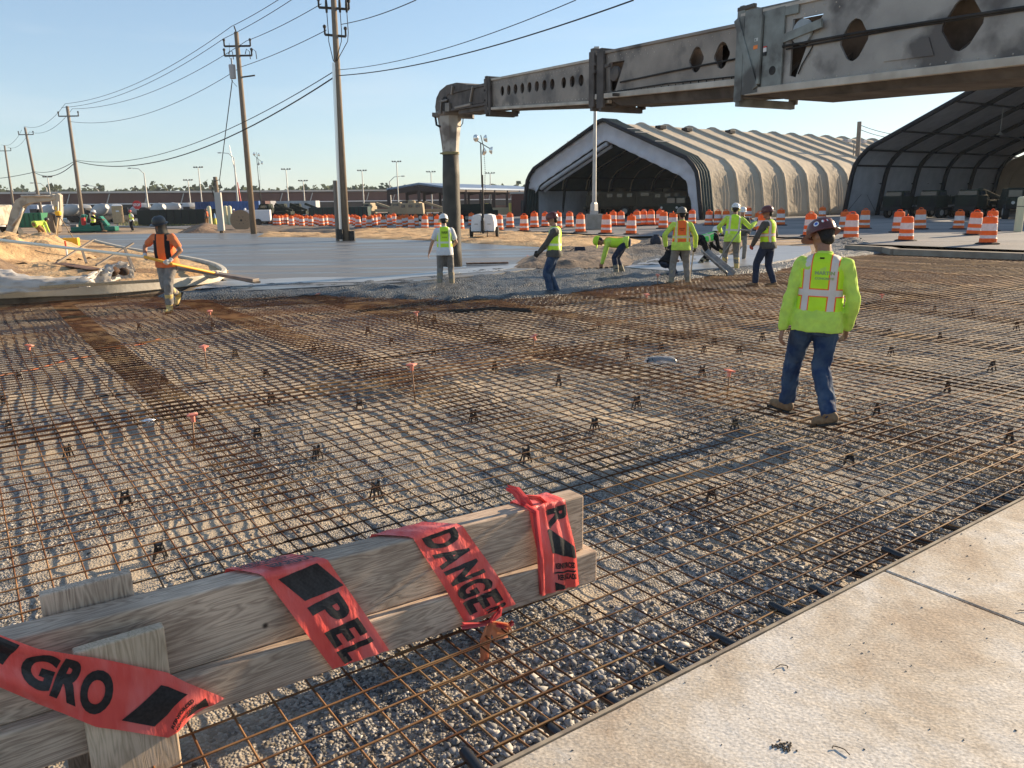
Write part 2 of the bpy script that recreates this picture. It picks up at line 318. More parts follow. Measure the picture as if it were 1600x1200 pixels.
# slab litter
rt = mat('twig_brown', (.08, .055, .035), .9)
for i, (px, py, lab) in enumerate(((1300, 1170, 'curled dry twig lying on the near slab'), (1590, 955, 'short dark twig on the slab beyond the joint'), (1230, 1045, 'tiny dry stem on the middle of the near slab'))):
    p = at(px, py, .303); b = MB(); a0 = rng.random()*3
    b.tube([p+Vector((math.cos(a0+k*.5*(i-1))*.012*k, math.sin(a0+k*.6*(i-1))*.010*k, .002+.002*(k % 2))) for k in range(5)], .0018, 5)
    tag(b.build('twig', rt), lab, 'twig')
b = MB(); p = at(1224, 1166, .30)
for k in range(38): b.ell(p+Vector((rng.normal()*.018, rng.normal()*.011, .002)), (.004, .004, .003), n=5, m_=4)
tag(b.build('dirt_clod', mat('clod', (.10, .08, .06), .95)), 'small clump of dark dirt on the near slab', 'dirt', kind='stuff')
# right kerb edge of the far pavement
m_kerb = mat('kerb_concrete', (.33, .28, .22), .9, (.22, .18, .14), 2, bump=.3, bscale=20)
KP = [at(1325, 384, .3), at(1385, 387, .3), at(1400, 390, .3), at(1600, 397, .3)+Vector((0, 0, 0)), Vector((24.6, 13.2, .3))]
b = MB()
for p, q in zip(KP[:-1], KP[1:]):
    b.bar(Vector((p.x, p.y, .21)), Vector((q.x, q.y, .21)), .35, .24)
struct(b.build('kerb', m_kerb))
# finished slab, still damp
def _wet(m, n, l, b, v, out):
    mm = n.new('ShaderNodeMapping'); mm.inputs[2].default_value = (0, 0, -.05); mm.inputs[3].default_value = (.10, 1.1, 1); l(v, mm.inputs[0])
    z = n.new('ShaderNodeTexNoise'); z.inputs['Scale'].default_value = 1; z.inputs['Detail'].default_value = 6; l(mm.outputs[0], z.inputs[0])
    r = n.new('ShaderNodeMapRange'); r.inputs[1].default_value = .40; r.inputs[2].default_value = .62; r.inputs[3].default_value = .30; r.inputs[4].default_value = .8; l(z.outputs[0], r.inputs[0]); l(r.outputs[0], b.inputs['Roughness'])
    x = n.new('ShaderNodeMix'); x.data_type = 'RGBA'; x.inputs[6].default_value = (.075, .082, .09, 1); x.inputs[7].default_value = (.18, .185, .19, 1); l(r.outputs[0], x.inputs[0]); l(x.outputs[2], b.inputs['Base Color'])
m_fin = mat('fresh_slab', (.2, .2, .2), .5, extra=_wet, bump=.1, bscale=8, spec=.5)
m_wetfilm = mat('wet_film', (.20, .20, .205), .34, (.27, .27, .27), 1.5, spec=.75, bump=.03, bscale=20)
ZF = .2
def pxpoly(pp, z): return [at(x, y, z)[:2] for x, y in pp]
P1 = pxpoly(((-500, 374), (-100, 374), (150, 366), (330, 364), (420, 364), (540, 369), (700, 378), (840, 386), (930, 397), (945, 410), (860, 416), (770, 428), (640, 440), (480, 449), (362, 455), (358, 440), (330, 428), (250, 418), (100, 404), (-500, 400)), ZF)
b = MB(); b.prism(P1[::-1], -.2, ZF); struct(b.build('fresh_concrete_slab', m_fin))
P2 = pxpoly(((975, 417), (1040, 400), (1150, 398), (1162, 383), (1265, 383), (1268, 392), (1240, 404), (1180, 414), (1060, 424)), ZF)
b = MB(); b.prism(P2[::-1], -.2, ZF); struct(b.build('fresh_concrete_slab', m_wetfilm))
P3 = pxpoly(((300, 452), (480, 442), (580, 441), (640, 434), (770, 424), (840, 414), (815, 412), (720, 421), (590, 433), (470, 434), (340, 440)), ZF)
b = MB(); b.prism(P3[::-1], ZF+.004, ZF+.010); struct(b.build('bleed_water', m_wetfilm))
b = MB(); rr = random.Random(3)
P4 = pxpoly(((345, 388), (430, 384), (560, 380), (600, 383), (500, 386), (400, 391)), ZF+.01)
# band of fresh stony concrete
def _fresh(m, n, l, b, v, out): pass
m_mud = gravel_mat('stony_concrete', (.028, .032, .034), (.13, .135, .135), (.07, .07, .07), 26, .55, .75, 1.0, .7, rough=.45, dist=.06)
BP = pxpoly(((215, 463), (330, 447), (480, 441), (640, 433), (780, 419), (850, 408), (930, 398), (1010, 372), (1090, 368), (1130, 388), (1150, 400), (1060, 421), (985, 419), (1060, 424), (1185, 413), (1262, 400), (1275, 383), (1345, 381), (1400, 391), (1395, 396), (1300, 404), (1230, 425), (1130, 431), (1030, 447), (960, 452), (870, 466), (700, 474), (600, 470), (480, 464), (340, 470), (240, 473)), .15)
xsb = lines(min(p[0] for p in BP), max(p[0] for p in BP), 300); ysb = lines(min(p[1] for p in BP), max(p[1] for p in BP), 150)
def mudz(x, y):
    d = distpoly(BP, x, y); e = smooth(d/.55)
    pile = .32*math.exp(-(((x-14.2)/1.6)**2+((y-30.5)/2.2)**2))
    return (x, y, .02+e*(.17+.05*nz3(x*1.4, y*1.4)+.035*nz3(x*4, y*4)+.02*nz3(x*9, y*9)+pile)+.02*nz3(x*6, y*6, 4))
struct(gridmesh('stony_wet_concrete', xsb, ysb, mudz, m_mud, keep=lambda x, y: inpoly(BP, x, y)))
# dirt: spill mound in the middle, strip behind the slab, mound left
m_spill = mat('dirt_spill', (.12, .095, .075), .95, (.24, .18, .13), 2.5, 8, bump=.8, bscale=14)
m_sand = mat('sandy_soil', (.48, .30, .145), .95, (.60, .41, .22), .9, 9, bump=.8, bscale=9, col3=(.27, .165, .085), scale3=.7)
def mound(name, pp, z, h, m, n1=110, amp=.06, edge=.8, fr=1.5, hole=None):
    P = pxpoly(pp, z); X = [p[0] for p in P]; Y = [p[1] for p in P]
    def fz(x, y):
        d = distpoly(P, x, y); e = smooth(d/edge); zz = z+.02+e*(h+amp*nz3(x*fr, y*fr, 2)+amp*.5*nz3(x*fr*3, y*fr*3)+amp*.25*nz3(x*fr*8, y*fr*8))
        if not inpoly(P, x, y): zz = z-.05
        return (x, y, zz)
    return gridmesh(name, lines(min(X), max(X), n1), lines(min(Y), max(Y), n1), fz, m, keep=lambda x, y: inpoly(P, x, y))
struct(mound('dirt_spill', ((795, 420), (820, 402), (860, 394), (900, 391), (980, 390), (1000, 402), (985, 416), (900, 421)), .18, .16, m_spill))
m_dgrav = gravel_mat('dark_gravel', (.05, .053, .058), (.17, .17, .17), (.16, .13, .10), 16, .5, .7, 1.0, .5, dist=.06)
struct(mound('gravel_strip', ((845, 391), (900, 388), (960, 390), (1015, 371), (1100, 368), (1165, 376), (1168, 386), (1120, 396), (1035, 402), (975, 417), (860, 418)), .14, .10, m_dgrav, 120, .08))
struct(mound('dirt_verge', ((395, 372), (410, 364), (520, 366), (560, 358), (700, 358), (860, 366), (1000, 374), (1010, 384), (960, 398), (880, 392), (780, 383), (700, 379), (560, 374), (480, 372)), .16, .10, m_sand, 140, .08))
struct(mound('dirt_strip', ((272, 366), (330, 352), (400, 354), (560, 357), (545, 366), (440, 362), (330, 366)), .1, .12, m_spill, 90, .1, fr=.6))
struct(mound('spoil_heap', ((275, 367), (300, 353), (330, 351), (355, 356), (352, 366)), .1, .55, mat('spoil', (.25, .17, .11), .95, (.14, .09, .06), 1.2, bump=.8, bscale=6), 60, .15, 2.2, .8))
# ---------------------------------------------------------------- reinforcing mesh sheets
m_rust = mat('rusty_wire', (.15, .072, .034), .7, (.07, .032, .016), 9, 5, metal=.25, col3=(.28, .17, .08), scale3=2.5)
m_rust2 = mat('rusty_wire_orange', (.19, .082, .032), .75, (.10, .04, .018), 9, 5, metal=.2, col3=(.30, .16, .07), scale3=2.5)
def wz(x, y): return .125+.06*math.exp(-max(0, (Vector((x, y))-O2).dot(E2))/.35)+.020*nz3(x*.45, y*.45, 11)+.005*nz3(x*2.1, y*2.1, 5)
def wirepts(p0, p1, seg, dz, ph, rot, cen):
    n = max(2, int((Vector(p1)-Vector(p0)).length/seg)); out = []
    c, s = math.cos(rot), math.sin(rot)
    for i in range(n+1):
        a = p0[0]+(p1[0]-p0[0])*i/n; b_ = p0[1]+(p1[1]-p0[1])*i/n
        da, db = a-cen[0], b_-cen[1]; a2 = cen[0]+da*c-db*s + .013*nz3(a*.5, b_*.5, ph); b2 = cen[1]+da*s+db*c + .013*nz3(a*.5, b_*.5, ph+9)
        p = W(a2, b2); out.append((p.x, p.y, wz(p.x, p.y)+dz))
    return out
def tubes_np(name, lines_, r, m, n=5):
    V = []; Fc = []; off = 0
    for pts in lines_:
        P = np.array(pts); d = np.gradient(P, axis=0); d /= np.linalg.norm(d, axis=1)[:, None]
        a = np.cross(d, [0, 0, 1.]); a /= np.linalg.norm(a, axis=1)[:, None]; u = np.cross(a, d)
        for k in range(n): t = 2*math.pi*k/n+.3; V.append(P+(a*math.cos(t)+u*math.sin(t))*r)
        N = len(P); base = off+np.arange(N-1)
        for k in range(n):
            k2 = (k+1) % n; Fc.append(np.stack([base+k*N, base+k2*N, base+k2*N+1, base+k*N+1], 1))
        off += N*n
    V = np.concatenate(V); Fc = np.concatenate(Fc); me = bpy.data.meshes.new(name)
    me.vertices.add(len(V)); me.vertices.foreach_set('co', V.reshape(-1)); me.loops.add(len(Fc)*4); me.loops.foreach_set('vertex_index', Fc.reshape(-1).astype(np.int32))
    me.polygons.add(len(Fc)); me.polygons.foreach_set('loop_start', np.arange(len(Fc))*4); me.update(calc_edges=True); me.polygons.foreach_set('use_smooth', [True]*len(Fc)); me.materials.append(m)
    o = bpy.data.objects.new(name, me); COL.objects.link(o); return o
lanes = [(-2.1, .47), (.12, 2.78), (2.30, 5.0), (4.5, 7.2), (6.8, 9.5), (9.1, 11.8), (11.4, 14.1), (13.7, 16.4), (16.0, 18.7), (18.3, 21.), (20.6, 23.3), (22.9, 25.2)]
rows = [(.05, 5.98), (5.50, 12.15), (11.65, 16.6)]
# the photo shows darker piles where laps double up: sheets lie a wire higher each
rown = ['nearest', 'middle', 'farthest']
k = 0
for i, (a0, a1) in enumerate(lanes):
    for j, (b0, b1) in enumerate(rows):
        if j == 2 and i > 3: continue
        if j == 1 and i > 5: b1 = 12.6
        rot = R(rng.normal()*.25); cen = ((a0+a1)/2, (b0+b1)/2); lift = .006*((i+2*j) % 3); ls = []
        na = int(round((a1-a0)/.152)); nb = int(round((b1-b0)/.152)); seg = .22 if j == 0 and i < 5 else .4
        r = .0049 if j == 0 else .0060
        for q in range(na+1): a = a0+.03+q*.152; ls.append(wirepts((a, b0-.02), (a, b1+.02), seg, lift, k, rot, cen))
        for q in range(nb+1): b_ = b0+.02+q*.152; ls.append(wirepts((a0, b_), (min(a1, a0+.03+na*.152)+.03, b_), seg, lift+r*1.9, k, rot, cen))
        o = tubes_np('rebar_mesh', ls, r, m_rust if (i+j) % 3 else m_rust2, 5 if j == 0 else 4)
        tag(o, 'rusty reinforcing mesh sheet, %s from the left in the %s row' % (ordn(i+1), rown[j]), 'rebar mesh', 'reinforcing mesh sheets over the gravel pit'); k += 1
# few loose extra bars over the laps (darker rusty streaks)
for (pa, pb, lab) in (((-2, 9.6), (2.6, 10.4), 'loose rusty bar lying across the mesh at far left'), ((6.5, 7.1), (11.5, 7.6), 'loose rusty bar lying on the mesh beyond the plastic bag'), ((8, 10.9), (13, 11.6), 'loose rusty bar lying by the standing workers')):
    n = 16; ls = [[(lambda p: (p.x, p.y, wz(p.x, p.y)+.02))(W(pa[0]+(pb[0]-pa[0])*q/n, pa[1]+(pb[1]-pa[1])*q/n)) for q in range(n+1)]]
    tag(tubes_np('loose_rebar', ls, .006, m_rust2, 6), lab, 'rebar')
# orange marking string across the left
m_or = mat('orange_plastic', (.80, .13, .035), .55, (.70, .10, .03), 6, spec=.4, trans=.25)
p0, p1 = at(-20, 593, .05), at(250, 530, .05); ls = [[tuple(p0.lerp(p1, q/20)+Vector((0, 0, .01*math.sin(q)))) for q in range(21)]]
o = tubes_np('marking_string', ls, .008, mat('faded_orange_string', (.52, .14, .06), .8, (.32, .16, .09), 3), 5); tag(o, 'orange string line laid across the mesh at left', 'string')
# ---------------------------------------------------------------- rebar chairs
m_chair = mat('black_plastic', (.012, .012, .014), .45, (.03, .03, .033), 8, spec=.5)
m_chw = mat('pale_plastic_tip', (.45, .43, .4), .5)
def chair_proto():
    t = thing('rebar_chair', 'x', 'rebar chair')
    b = MB()
    for sx in (-1, 1):
        for sy in (-1, 1): b.bar((sx*.048, sy*.034, -.01), (sx*.02, sy*.012, .135), .014, .014)
    b.build('leg_frame', m_chair, t)
    b = MB(); b.box((0, 0, .137), (.062, .036, .018)); b.box((-.028, 0, .155), (.010, .034, .03)); b.box((.028, 0, .155), (.010, .034, .03)); b.box((0, 0, .085), (.062, .006, .05)); b.build('saddle', m_chair, t)
    return t
chairs_px = [(107, 712), (197, 787), (250, 868), (403, 682), (496, 714), (588, 774), (740, 656), (822, 720), (929, 671), (995, 632), (1148, 669), (1112, 777), (1327, 721), (1370, 644), (562, 637), (424, 628), (873, 601), (1097, 584), (256, 595), (31, 590), (416, 588), (368, 558), (562, 571), (678, 553), (612, 536), (773, 578), (491, 549), (575, 520), (434, 512), (333, 512), (783, 534), (679, 500), (751, 514), (680, 504), (935, 513), (870, 549), (980, 561), (865, 502), (1033, 548), (980, 534), (1100, 549), (1116, 538), (1155, 552), (1191, 532), (1232, 520), (1335, 510), (1392, 553), (1389, 521), (1468, 532), (1550, 577), (1480, 610), (1577, 685), (1400, 487), (1460, 487), (1519, 490), (1547, 463), (1588, 514), (1241, 607), (5, 628), (15, 668), (218, 515), (181, 468), (484, 490), (1182, 492), (1253, 490), (1129, 485), (1068, 470), (1310, 478)]
cp = chair_proto(); first = True
order = sorted(range(len(chairs_px)), key=lambda i: -chairs_px[i][1])
bands = [(640, 2000, 'the near field'), (575, 640, 'the middle field'), (525, 575, 'the upper middle field'), (0, 525, 'the far field')]
for lo, hi, nm in bands:
    grp = sorted([c for c in chairs_px if lo <= c[1] < hi])
    for i, (x, y) in enumerate(grp):
        c = cp if first else copytree(cp); first = False
        p = at(x, y, .02); c.location = (p.x, p.y, hgt(p.x, p.y)); c.rotation_euler = (0, 0, AZ+rng.normal()*.5); s = .64+.14*rng.random(); c.scale = (1.1*s, 1.1*s, s)
        c['label'] = 'black plastic rebar chair in %s of the mesh, %s from the left' % (nm, ordn(i+1)); c['group'] = 'rebar chairs under the mesh'
# ---------------------------------------------------------------- stakes with orange safety caps
m_cap = mat('faded_orange_cap', (.80, .24, .15), .6, (.86, .40, .30), 20, trans=.2)
m_stake = mat('stake_rust', (.22, .12, .07), .8, (.32, .2, .13), 20, metal=.2)
caps = [(303, 695, 640, 'nearest to the danger tape barricade'), (649, 629, 563, 'standing alone in the middle of the mesh'), (323, 574, 537, 'left of the middle, above the dense lap'), (1136, 619, 573, 'left of the walking worker'), (834, 554, 521, 'beyond the middle, small'), (653, 515, 485, 'small and pale, far middle'), (50, 562, 536, 'at the far left edge'), (332, 506, 483, 'small, below the pole carrier at left'), (1010, 481, 458, 'before the orange-vested man'), (1027, 452, 428, 'left of the orange-vested man'), (1375, 482, 458, 'right of the walking man'), (498, 470, 457, 'beside the stony fresh concrete at left'), (825, 408, 399, 'on the dirt spill')]
for x, y, yt, w_ in caps:
    p = at(x, y, .02); ht = (y-yt)*p.y/F*1.03; k = 1.0
    t = thing('capped_stake', 'thin steel stake with orange mushroom cap, '+w_, 'stake', (p.x, p.y, 0), rng.random()*3, 'capped stakes in the pit'); t.rotation_euler.x = rng.normal()*.03; t.rotation_euler.y = rng.normal()*.03
    MB().tube([(0, 0, -.1), (0, 0, ht-.02)], .008, 8).build('stake', m_stake, t, True)
    b = MB(); b.lathe([(.055, 0), (.062, .006), (.060, .014), (.03, .02)], (0, 0, 0), 4); b.lathe([(.017, -.055), (.021, 0)], (0, 0, 0), 10); c = b.build('safety_cap', m_cap, t); c.location = (0, 0, ht-.02); c.rotation_euler = (rng.normal()*.15, rng.normal()*.15, 0)
# ---------------------------------------------------------------- dowels out of the slab edge
m_dow = mat('dowel_sleeve', (.012, .013, .016), .35, spec=.6)
b = MB(); b.tube([(0, -.05, 0), (0, .25, 0)], .021, 12); b.tube([(0, .25, 0), (0, .262, 0)], .017, 12)
dp = b.build('dowel_sleeve', m_dow, None, 40)
for i in range(22):
    o = dp if i == 0 else dp.copy()
    if i: COL.objects.link(o)
    a = .37+.325*(i-2); o.location = W(a+rng.normal()*.02, .01, .15); o.rotation_euler = (R(rng.normal()*2), 0, AZ+rng.normal()*.06)
    tag(o, 'black dowel sleeve sticking out of the slab edge, %s from the near end' % ordn(i+1), 'dowel', 'dowel sleeves along the slab edge')
# ---------------------------------------------------------------- barricade of stacked timbers
def _wood(dark, light, knots=True):
    def f(m, n, l, b, v, out):
        mm = n.new('ShaderNodeMapping'); mm.inputs[3].default_value = (1.0, 9, 9); l(v, mm.inputs[0])
        z = n.new('ShaderNodeTexNoise'); z.inputs['Scale'].default_value = 1.6; z.inputs['Detail'].default_value = 3; z.inputs['Distortion'].default_value = .5; l(mm.outputs[0], z.inputs[0])
        wv = n.new('ShaderNodeMath'); wv.operation = 'MULTIPLY'; wv.inputs[1].default_value = 24; l(z.outputs[0], wv.inputs[0])
        fr = n.new('ShaderNodeMath'); fr.operation = 'PINGPONG'; fr.inputs[1].default_value = 1; l(wv.outputs[0], fr.inputs[0])
        z2 = n.new('ShaderNodeTexNoise'); z2.inputs['Scale'].default_value = 4; z2.inputs['Detail'].default_value = 10; z2.inputs['Roughness'].default_value = .7
        m2 = n.new('ShaderNodeMapping'); m2.inputs[3].default_value = (1.2, 45, 45); l(v, m2.inputs[0]); l(m2.outputs[0], z2.inputs[0])
        a = n.new('ShaderNodeMath'); a.operation = 'MULTIPLY_ADD'; a.inputs[1].default_value = .38; l(fr.outputs[0], a.inputs[0]); l(z2.outputs[0], a.inputs[2])
        r = n.new('ShaderNodeValToRGB'); e = r.color_ramp.elements; e[0].position = .3; e[0].color = (*dark, 1); e[1].position = .85; e[1].color = (*light, 1); l(a.outputs[0], r.inputs[0])
        # blotchy weathering + knots
        z3 = n.new('ShaderNodeTexNoise'); z3.inputs['Scale'].default_value = 3.2; z3.inputs['Detail'].default_value = 8; l(v, z3.inputs[0])
        k = n.new('ShaderNodeMapRange'); k.inputs[1].default_value = .3; k.inputs[2].default_value = .7; k.inputs[3].default_value = .68; k.inputs[4].default_value = 1.2; l(z3.outputs[0], k.inputs[0])
        x = n.new('ShaderNodeMix'); x.data_type = 'RGBA'; x.blend_type = 'MULTIPLY'; x.inputs[0].default_value = 1; l(r.outputs[0], x.inputs[6]); l(k.outputs[0], x.inputs[7])
        vo = n.new('ShaderNodeTexVoronoi'); vo.inputs['Scale'].default_value = 3.1; l(v, vo.inputs['Vector'])
        kr = n.new('ShaderNodeMapRange'); kr.inputs[1].default_value = .02; kr.inputs[2].default_value = .05; l(vo.outputs['Distance'], kr.inputs[0])
        y = n.new('ShaderNodeMix'); y.data_type = 'RGBA'; y.inputs[6].default_value = (.06, .04, .028, 1); l(kr.outputs[0], y.inputs[0]); l(x.outputs[2], y.inputs[7]); l(y.outputs[2], b.inputs['Base Color'])
        p = n.new('ShaderNodeBump'); p.inputs['Strength'].default_value = .5; p.inputs['Distance'].default_value = .003; l(a.outputs[0], p.inputs['Height']); l(p.outputs[0], b.inputs['Normal'])
    return f
m_wood = mat('weathered_timber', (.3, .25, .2), .85, extra=_wood((.23, .155, .11), (.60, .455, .335)))
m_wood2 = mat('newer_board', (.4, .32, .22), .8, extra=_wood((.37, .27, .17), (.64, .49, .345)))
BF = .985; TILT = math.radians(2.0)           # front plane of the upper beam, rise towards the left
def BW(a, z, off=0.0): return W(a, BF-off, z)   # on the barricade front plane (off = towards the viewer)
bar_ = thing('timber_barricade', 'low barricade of two stacked weathered timbers with two upright boards, wrapped in red tape', 'barricade', tuple(W(1.17, BF, .15)), AZ)
def beam(name, x0, x1, y0, y1, z0, z1, m, tilt=True, bevel=.008):
    b = MB(); n = 24
    vs = []; fs = []
    for i in range(n+1):
        x = x0+(x1-x0)*i/n
        for (y, z) in ((y0, z0), (y1, z0), (y1, z1), (y0, z1)): vs.append((x, y+.0015*nz3(x*3, y*9, z*9), z+(-x*math.tan(TILT) if tilt else 0)+.002*nz3(x*2.2, y*7, 3)))
    for i in range(n):
        for k in range(4): k2 = (k+1) % 4; fs.append((i*4+k, (i+1)*4+k, (i+1)*4+k2, i*4+k2))
    fs += [(0, 1, 2, 3), tuple(reversed(range(n*4, n*4+4)))]
    b.add(vs, fs); return b.build(name, m, bar_, bevel=bevel)
# local frame: x along e1 (0 = right end), y along e2, z up (0 = underside .15)
beam('beam', -3.3, 0, 0, .115, .168, .452, m_wood)
beam('beam', -3.35, .05, -.045, .125, 0, .166, m_wood)
# uprights: built as vertical boards, sandwiching
for y0, y1, x0, x1, zt in ((-.092, -.047, -2.20, -1.93, .475), (.127, .17, -2.26, -1.98, .60)):
    b = MB(); b.box((0, 0, 0), (zt+.17, x1-x0, y1-y0)); o = b.build('upright_board', m_wood2 if y0 < 0 else m_wood, bar_, bevel=.006)
    o.matrix_local = Matrix.Translation(((x0+x1)/2, (y0+y1)/2, (zt-.17)/2)) @ Matrix(((0, 1, 0, 0), (0, 0, 1, 0), (1, 0, 0, 0), (0, 0, 0, 1))) @ Matrix.Rotation(.0, 4, 'Z')
m_zinc = mat('zinc', (.75, .75, .76), .3, (.55, .55, .57), 30, metal=.8)
b = MB(); b.tube([(0, 0, -.02), (0, 0, .04)], .008, 10); b.lathe([(.014, 0), (.019, .003), (.019, .011), (.015, .014)], (0, 0, .035), 6); b.lathe([(.02, 0), (.02, .003)], (0, 0, 0), 12)
bo = b.build('bolt', m_zinc, bar_, 40); bo.location = (-.31, .045, .465)
# ---------------------------------------------------------------- danger tape
m_tape = mat('red_tape', (.90, .125, .10), .45, (.85, .10, .085), 7, spec=.5, bump=.2, bscale=12, trans=.15, stretch=(5, 5, 1.2), col3=(.92, .20, .18), scale3=2)
m_ink = mat('black_ink', (.012, .012, .014), .5, (.03, .028, .03), 90, spec=.4)
tape = thing('danger_tape', 'red danger tape with black lettering wound in slanting turns round the barricade', 'tape', tuple(W(1.17, BF, .15)), AZ)
def plane_pt(px, py, off=.0):
    # photo pixel -> point on the barricade's front plane (pit-frame a, z)
    n = Vector((E2.x, E2.y, 0)); P0 = W(0, BF-off, 0); d = ray(px, py); c = Vector((0, 0, H)); t = (P0-c).dot(n)/d.dot(n); p = c+d*t
    return (Vector((p.x, p.y))-O2).dot(E1), p.z
TI = Matrix.Rotation(-AZ, 3, 'Z'); TB = W(1.17, BF, .15)
def loc_(a, z, off): return TI @ (W(a, BF-off, z)-TB)
def strip(corners, label, over=True, off=.052, wr=.0025, nb=14, backdrop=0.0, seed=0, topfrac=.35):
    # corners: TL, TR (on the top front edge), BR, BL in (a,z); the strip hugs the upper beam, spans to the lower one
    TL, TR, BR, BL = [Vector(c) for c in corners]
    if over:
        for c in (TL, TR): c.y = .15+.452-(c.x-1.17)*math.tan(TILT)+.004
    nu, nv = 20, 26; vs = []; fs = []
    for j in range(nv+1):
        t = j/nv
        for i in range(nu+1):
            s = i/nu; p = TL.lerp(TR, s).lerp(BL.lerp(BR, s), t)
            o_ = .006+off*smooth(t/.62) + wr*math.sin(s*23+seed+2.2*t)*(.4+.6*t) + wr*.8*nz3(s*5, t*2.2, seed) - .004*abs(math.sin(t*math.pi))
            vs.append(loc_(p.x, p.y, max(.003, o_)))
    for j in range(nv):
        for i in range(nu): a = j*(nu+1)+i; fs.append((a, a+nu+1, a+nu+2, a+1))
    if over:
        # over the top face, skewed backwards to the left
        base = len(vs); nt_ = 8; sk = over
        for j in range(1, nt_+1):
            t = j/nt_
            for i in range(nu+1):
                s = i/nu; p = TL.lerp(TR, s); v = loc_(p.x-sk*t, p.y+.006, 0); v.y = t*.118; v.z = v.z+sk*t*.035+.002*math.sin(s*17+seed)+.003*nz3(s*4, t*3, seed+5); vs.append(v)
        for j in range(nt_):
            for i in range(nu):
                a = (base+(j-1)*(nu+1)+i) if j else i; b_ = base+j*(nu+1)+i; fs.append((a, a+1, b_+1, b_))
        # down the back
        base2 = len(vs)
        for j in range(1, 3):
            for i in range(nu+1):
                s = i/nu; v = Vector(vs[base+(nt_-1)*(nu+1)+i]); v.y += .004; v.z -= .09*j; v.x -= sk*.5*j; vs.append(v)
        for j in range(2):
            for i in range(nu):
                a = (base2+(j-1)*(nu+1)+i) if j else base+(nt_-1)*(nu+1)+i; b_ = base2+j*(nu+1)+i; fs.append((a, a+1, b_+1, b_))
    b = MB(); b.add(vs, fs); o = b.build('tape_turn', m_tape, tape, True)
    if label: o['label'] = label
    def surf(s, t, lift=.0022):
        p = TL.lerp(TR, s).lerp(BL.lerp(BR, s), t)
        o_ = .006+off*smooth(t/.62) + wr*math.sin(s*23+seed+2.2*t)*(.4+.6*t) + wr*.8*nz3(s*5, t*2.2, seed) - .004*abs(math.sin(t*math.pi))
        return loc_(p.x, p.y, max(.003, o_)+lift)
    return o, surf
_tc = {}
def textmesh(txt):
    if txt in _tc: return _tc[txt]
    c = bpy.data.curves.new('t', 'FONT'); c.body = txt; c.resolution_u = 5; c.offset = .045; o = bpy.data.objects.new('t', c); COL.objects.link(o)
    dg = bpy.context.evaluated_depsgraph_get(); me = bpy.data.meshes.new_from_object(o.evaluated_get(dg)); bpy.data.objects.remove(o)
    bm = bmesh.new(); bm.from_mesh(me); bmesh.ops.triangulate(bm, faces=bm.faces)
    for _ in range(3):
        L_ = [e for e in bm.edges if e.calc_length() > .16]
        if L_: bmesh.ops.subdivide_edges(bm, edges=L_, cuts=1); bmesh.ops.triangulate(bm, faces=[f for f in bm.faces if len(f.verts) > 3])
    v = [tuple(q.co) for q in bm.verts]; f = [tuple(q.index for q in p.verts) for p in bm.faces]; bm.free()
    _tc[txt] = (v, f); return _tc[txt]
def inkmap(parent, surf, items, name='lettering', m=None):
    # items: ('t', text, quad) / ('p', quad): quad = 4 (s,t) corners TL TR BR BL (text baseline BL->BR)
    b = MB()
    for it in items:
        if it[0] == 't':
            v, f = textmesh(it[1]); X = [p[0] for p in v]; Y = [p[1] for p in v]; x0, x1, y0, y1 = min(X), max(X), min(Y), max(Y); q = [Vector(c) for c in it[2]]
            vs = []
            for p in v:
                u_ = (p[0]-x0)/(x1-x0); w_ = (p[1]-y0)/(y1-y0); st_ = q[3].lerp(q[2], u_).lerp(q[0].lerp(q[1], u_), w_); vs.append(surf(st_.x, st_.y))
            b.add(vs, f)
        else:
            q = [Vector(c) for c in it[1]]; n = 12; vs = []; fs = []
            for j in range(n+1):
                for i in range(n+1): c = q[0].lerp(q[1], i/n).lerp(q[3].lerp(q[2], i/n), j/n); vs.append(surf(c.x, c.y))
            for j in range(n):
                for i in range(n): a = j*(n+1)+i; fs.append((a, a+n+1, a+n+2, a+1))
            b.add(vs, fs)
    return b.build(name, m or m_ink, parent)
def pp(*pts, off=.03): return [plane_pt(x, y, off*(i > 1)) for i, (x, y) in enumerate(pts)]
# the four visible turns (slanting down to the right); (s,t) = across, down
# second turn: PELIGRO
o, sf = strip(pp((412, 912), (512, 882), (608, 1016), (520, 1046), off=.058), 'turn with bar and letters P E L', over=.10, seed=1)
def rq(s0, s1, t0, t1, sk=0):   # text running down the strip: baseline on the left side, reads downwards
    return ((s1, t0+sk), (s1, t1+sk), (s0, t1), (s0, t0))
inkmap(o, sf, [('p', ((.16, .06), (.82, -.0), (.98, .26), (.30, .30))),
  ('t', 'P', rq(.26, .84, .36, .58, -.06)), ('t', 'E', rq(.24, .86, .62, .80, -.05)), ('t', 'L', rq(.22, .86, .84, .985, -.04))])
# small print on the top of the turn
def topsurf(corn, sk):
    TL, TR = Vector(corn[0]), Vector(corn[1])
    for c in (TL, TR): c.y = .15+.452-(c.x-1.17)*math.tan(TILT)+.004
    def f(s, t, lift=.003):
        p = TL.lerp(TR, s); v = loc_(p.x-sk*t, p.y+.006, 0); v.y = t*.118; v.z = v.z+sk*t*.035+.009; return v
    return f
ts = topsurf(pp((412, 912), (512, 882)), .10)
inkmap(o, ts, [('t', 'REFORZADO', ((.25, .42), (.92, .42), (.92, .12), (.25, .12))), ('p', ((.1, .52), (.95, .52), (.95, .56), (.1, .56))), ('t', 'REINFORCED', ((.05, .86), (.75, .86), (.75, .62), (.05, .62)))])
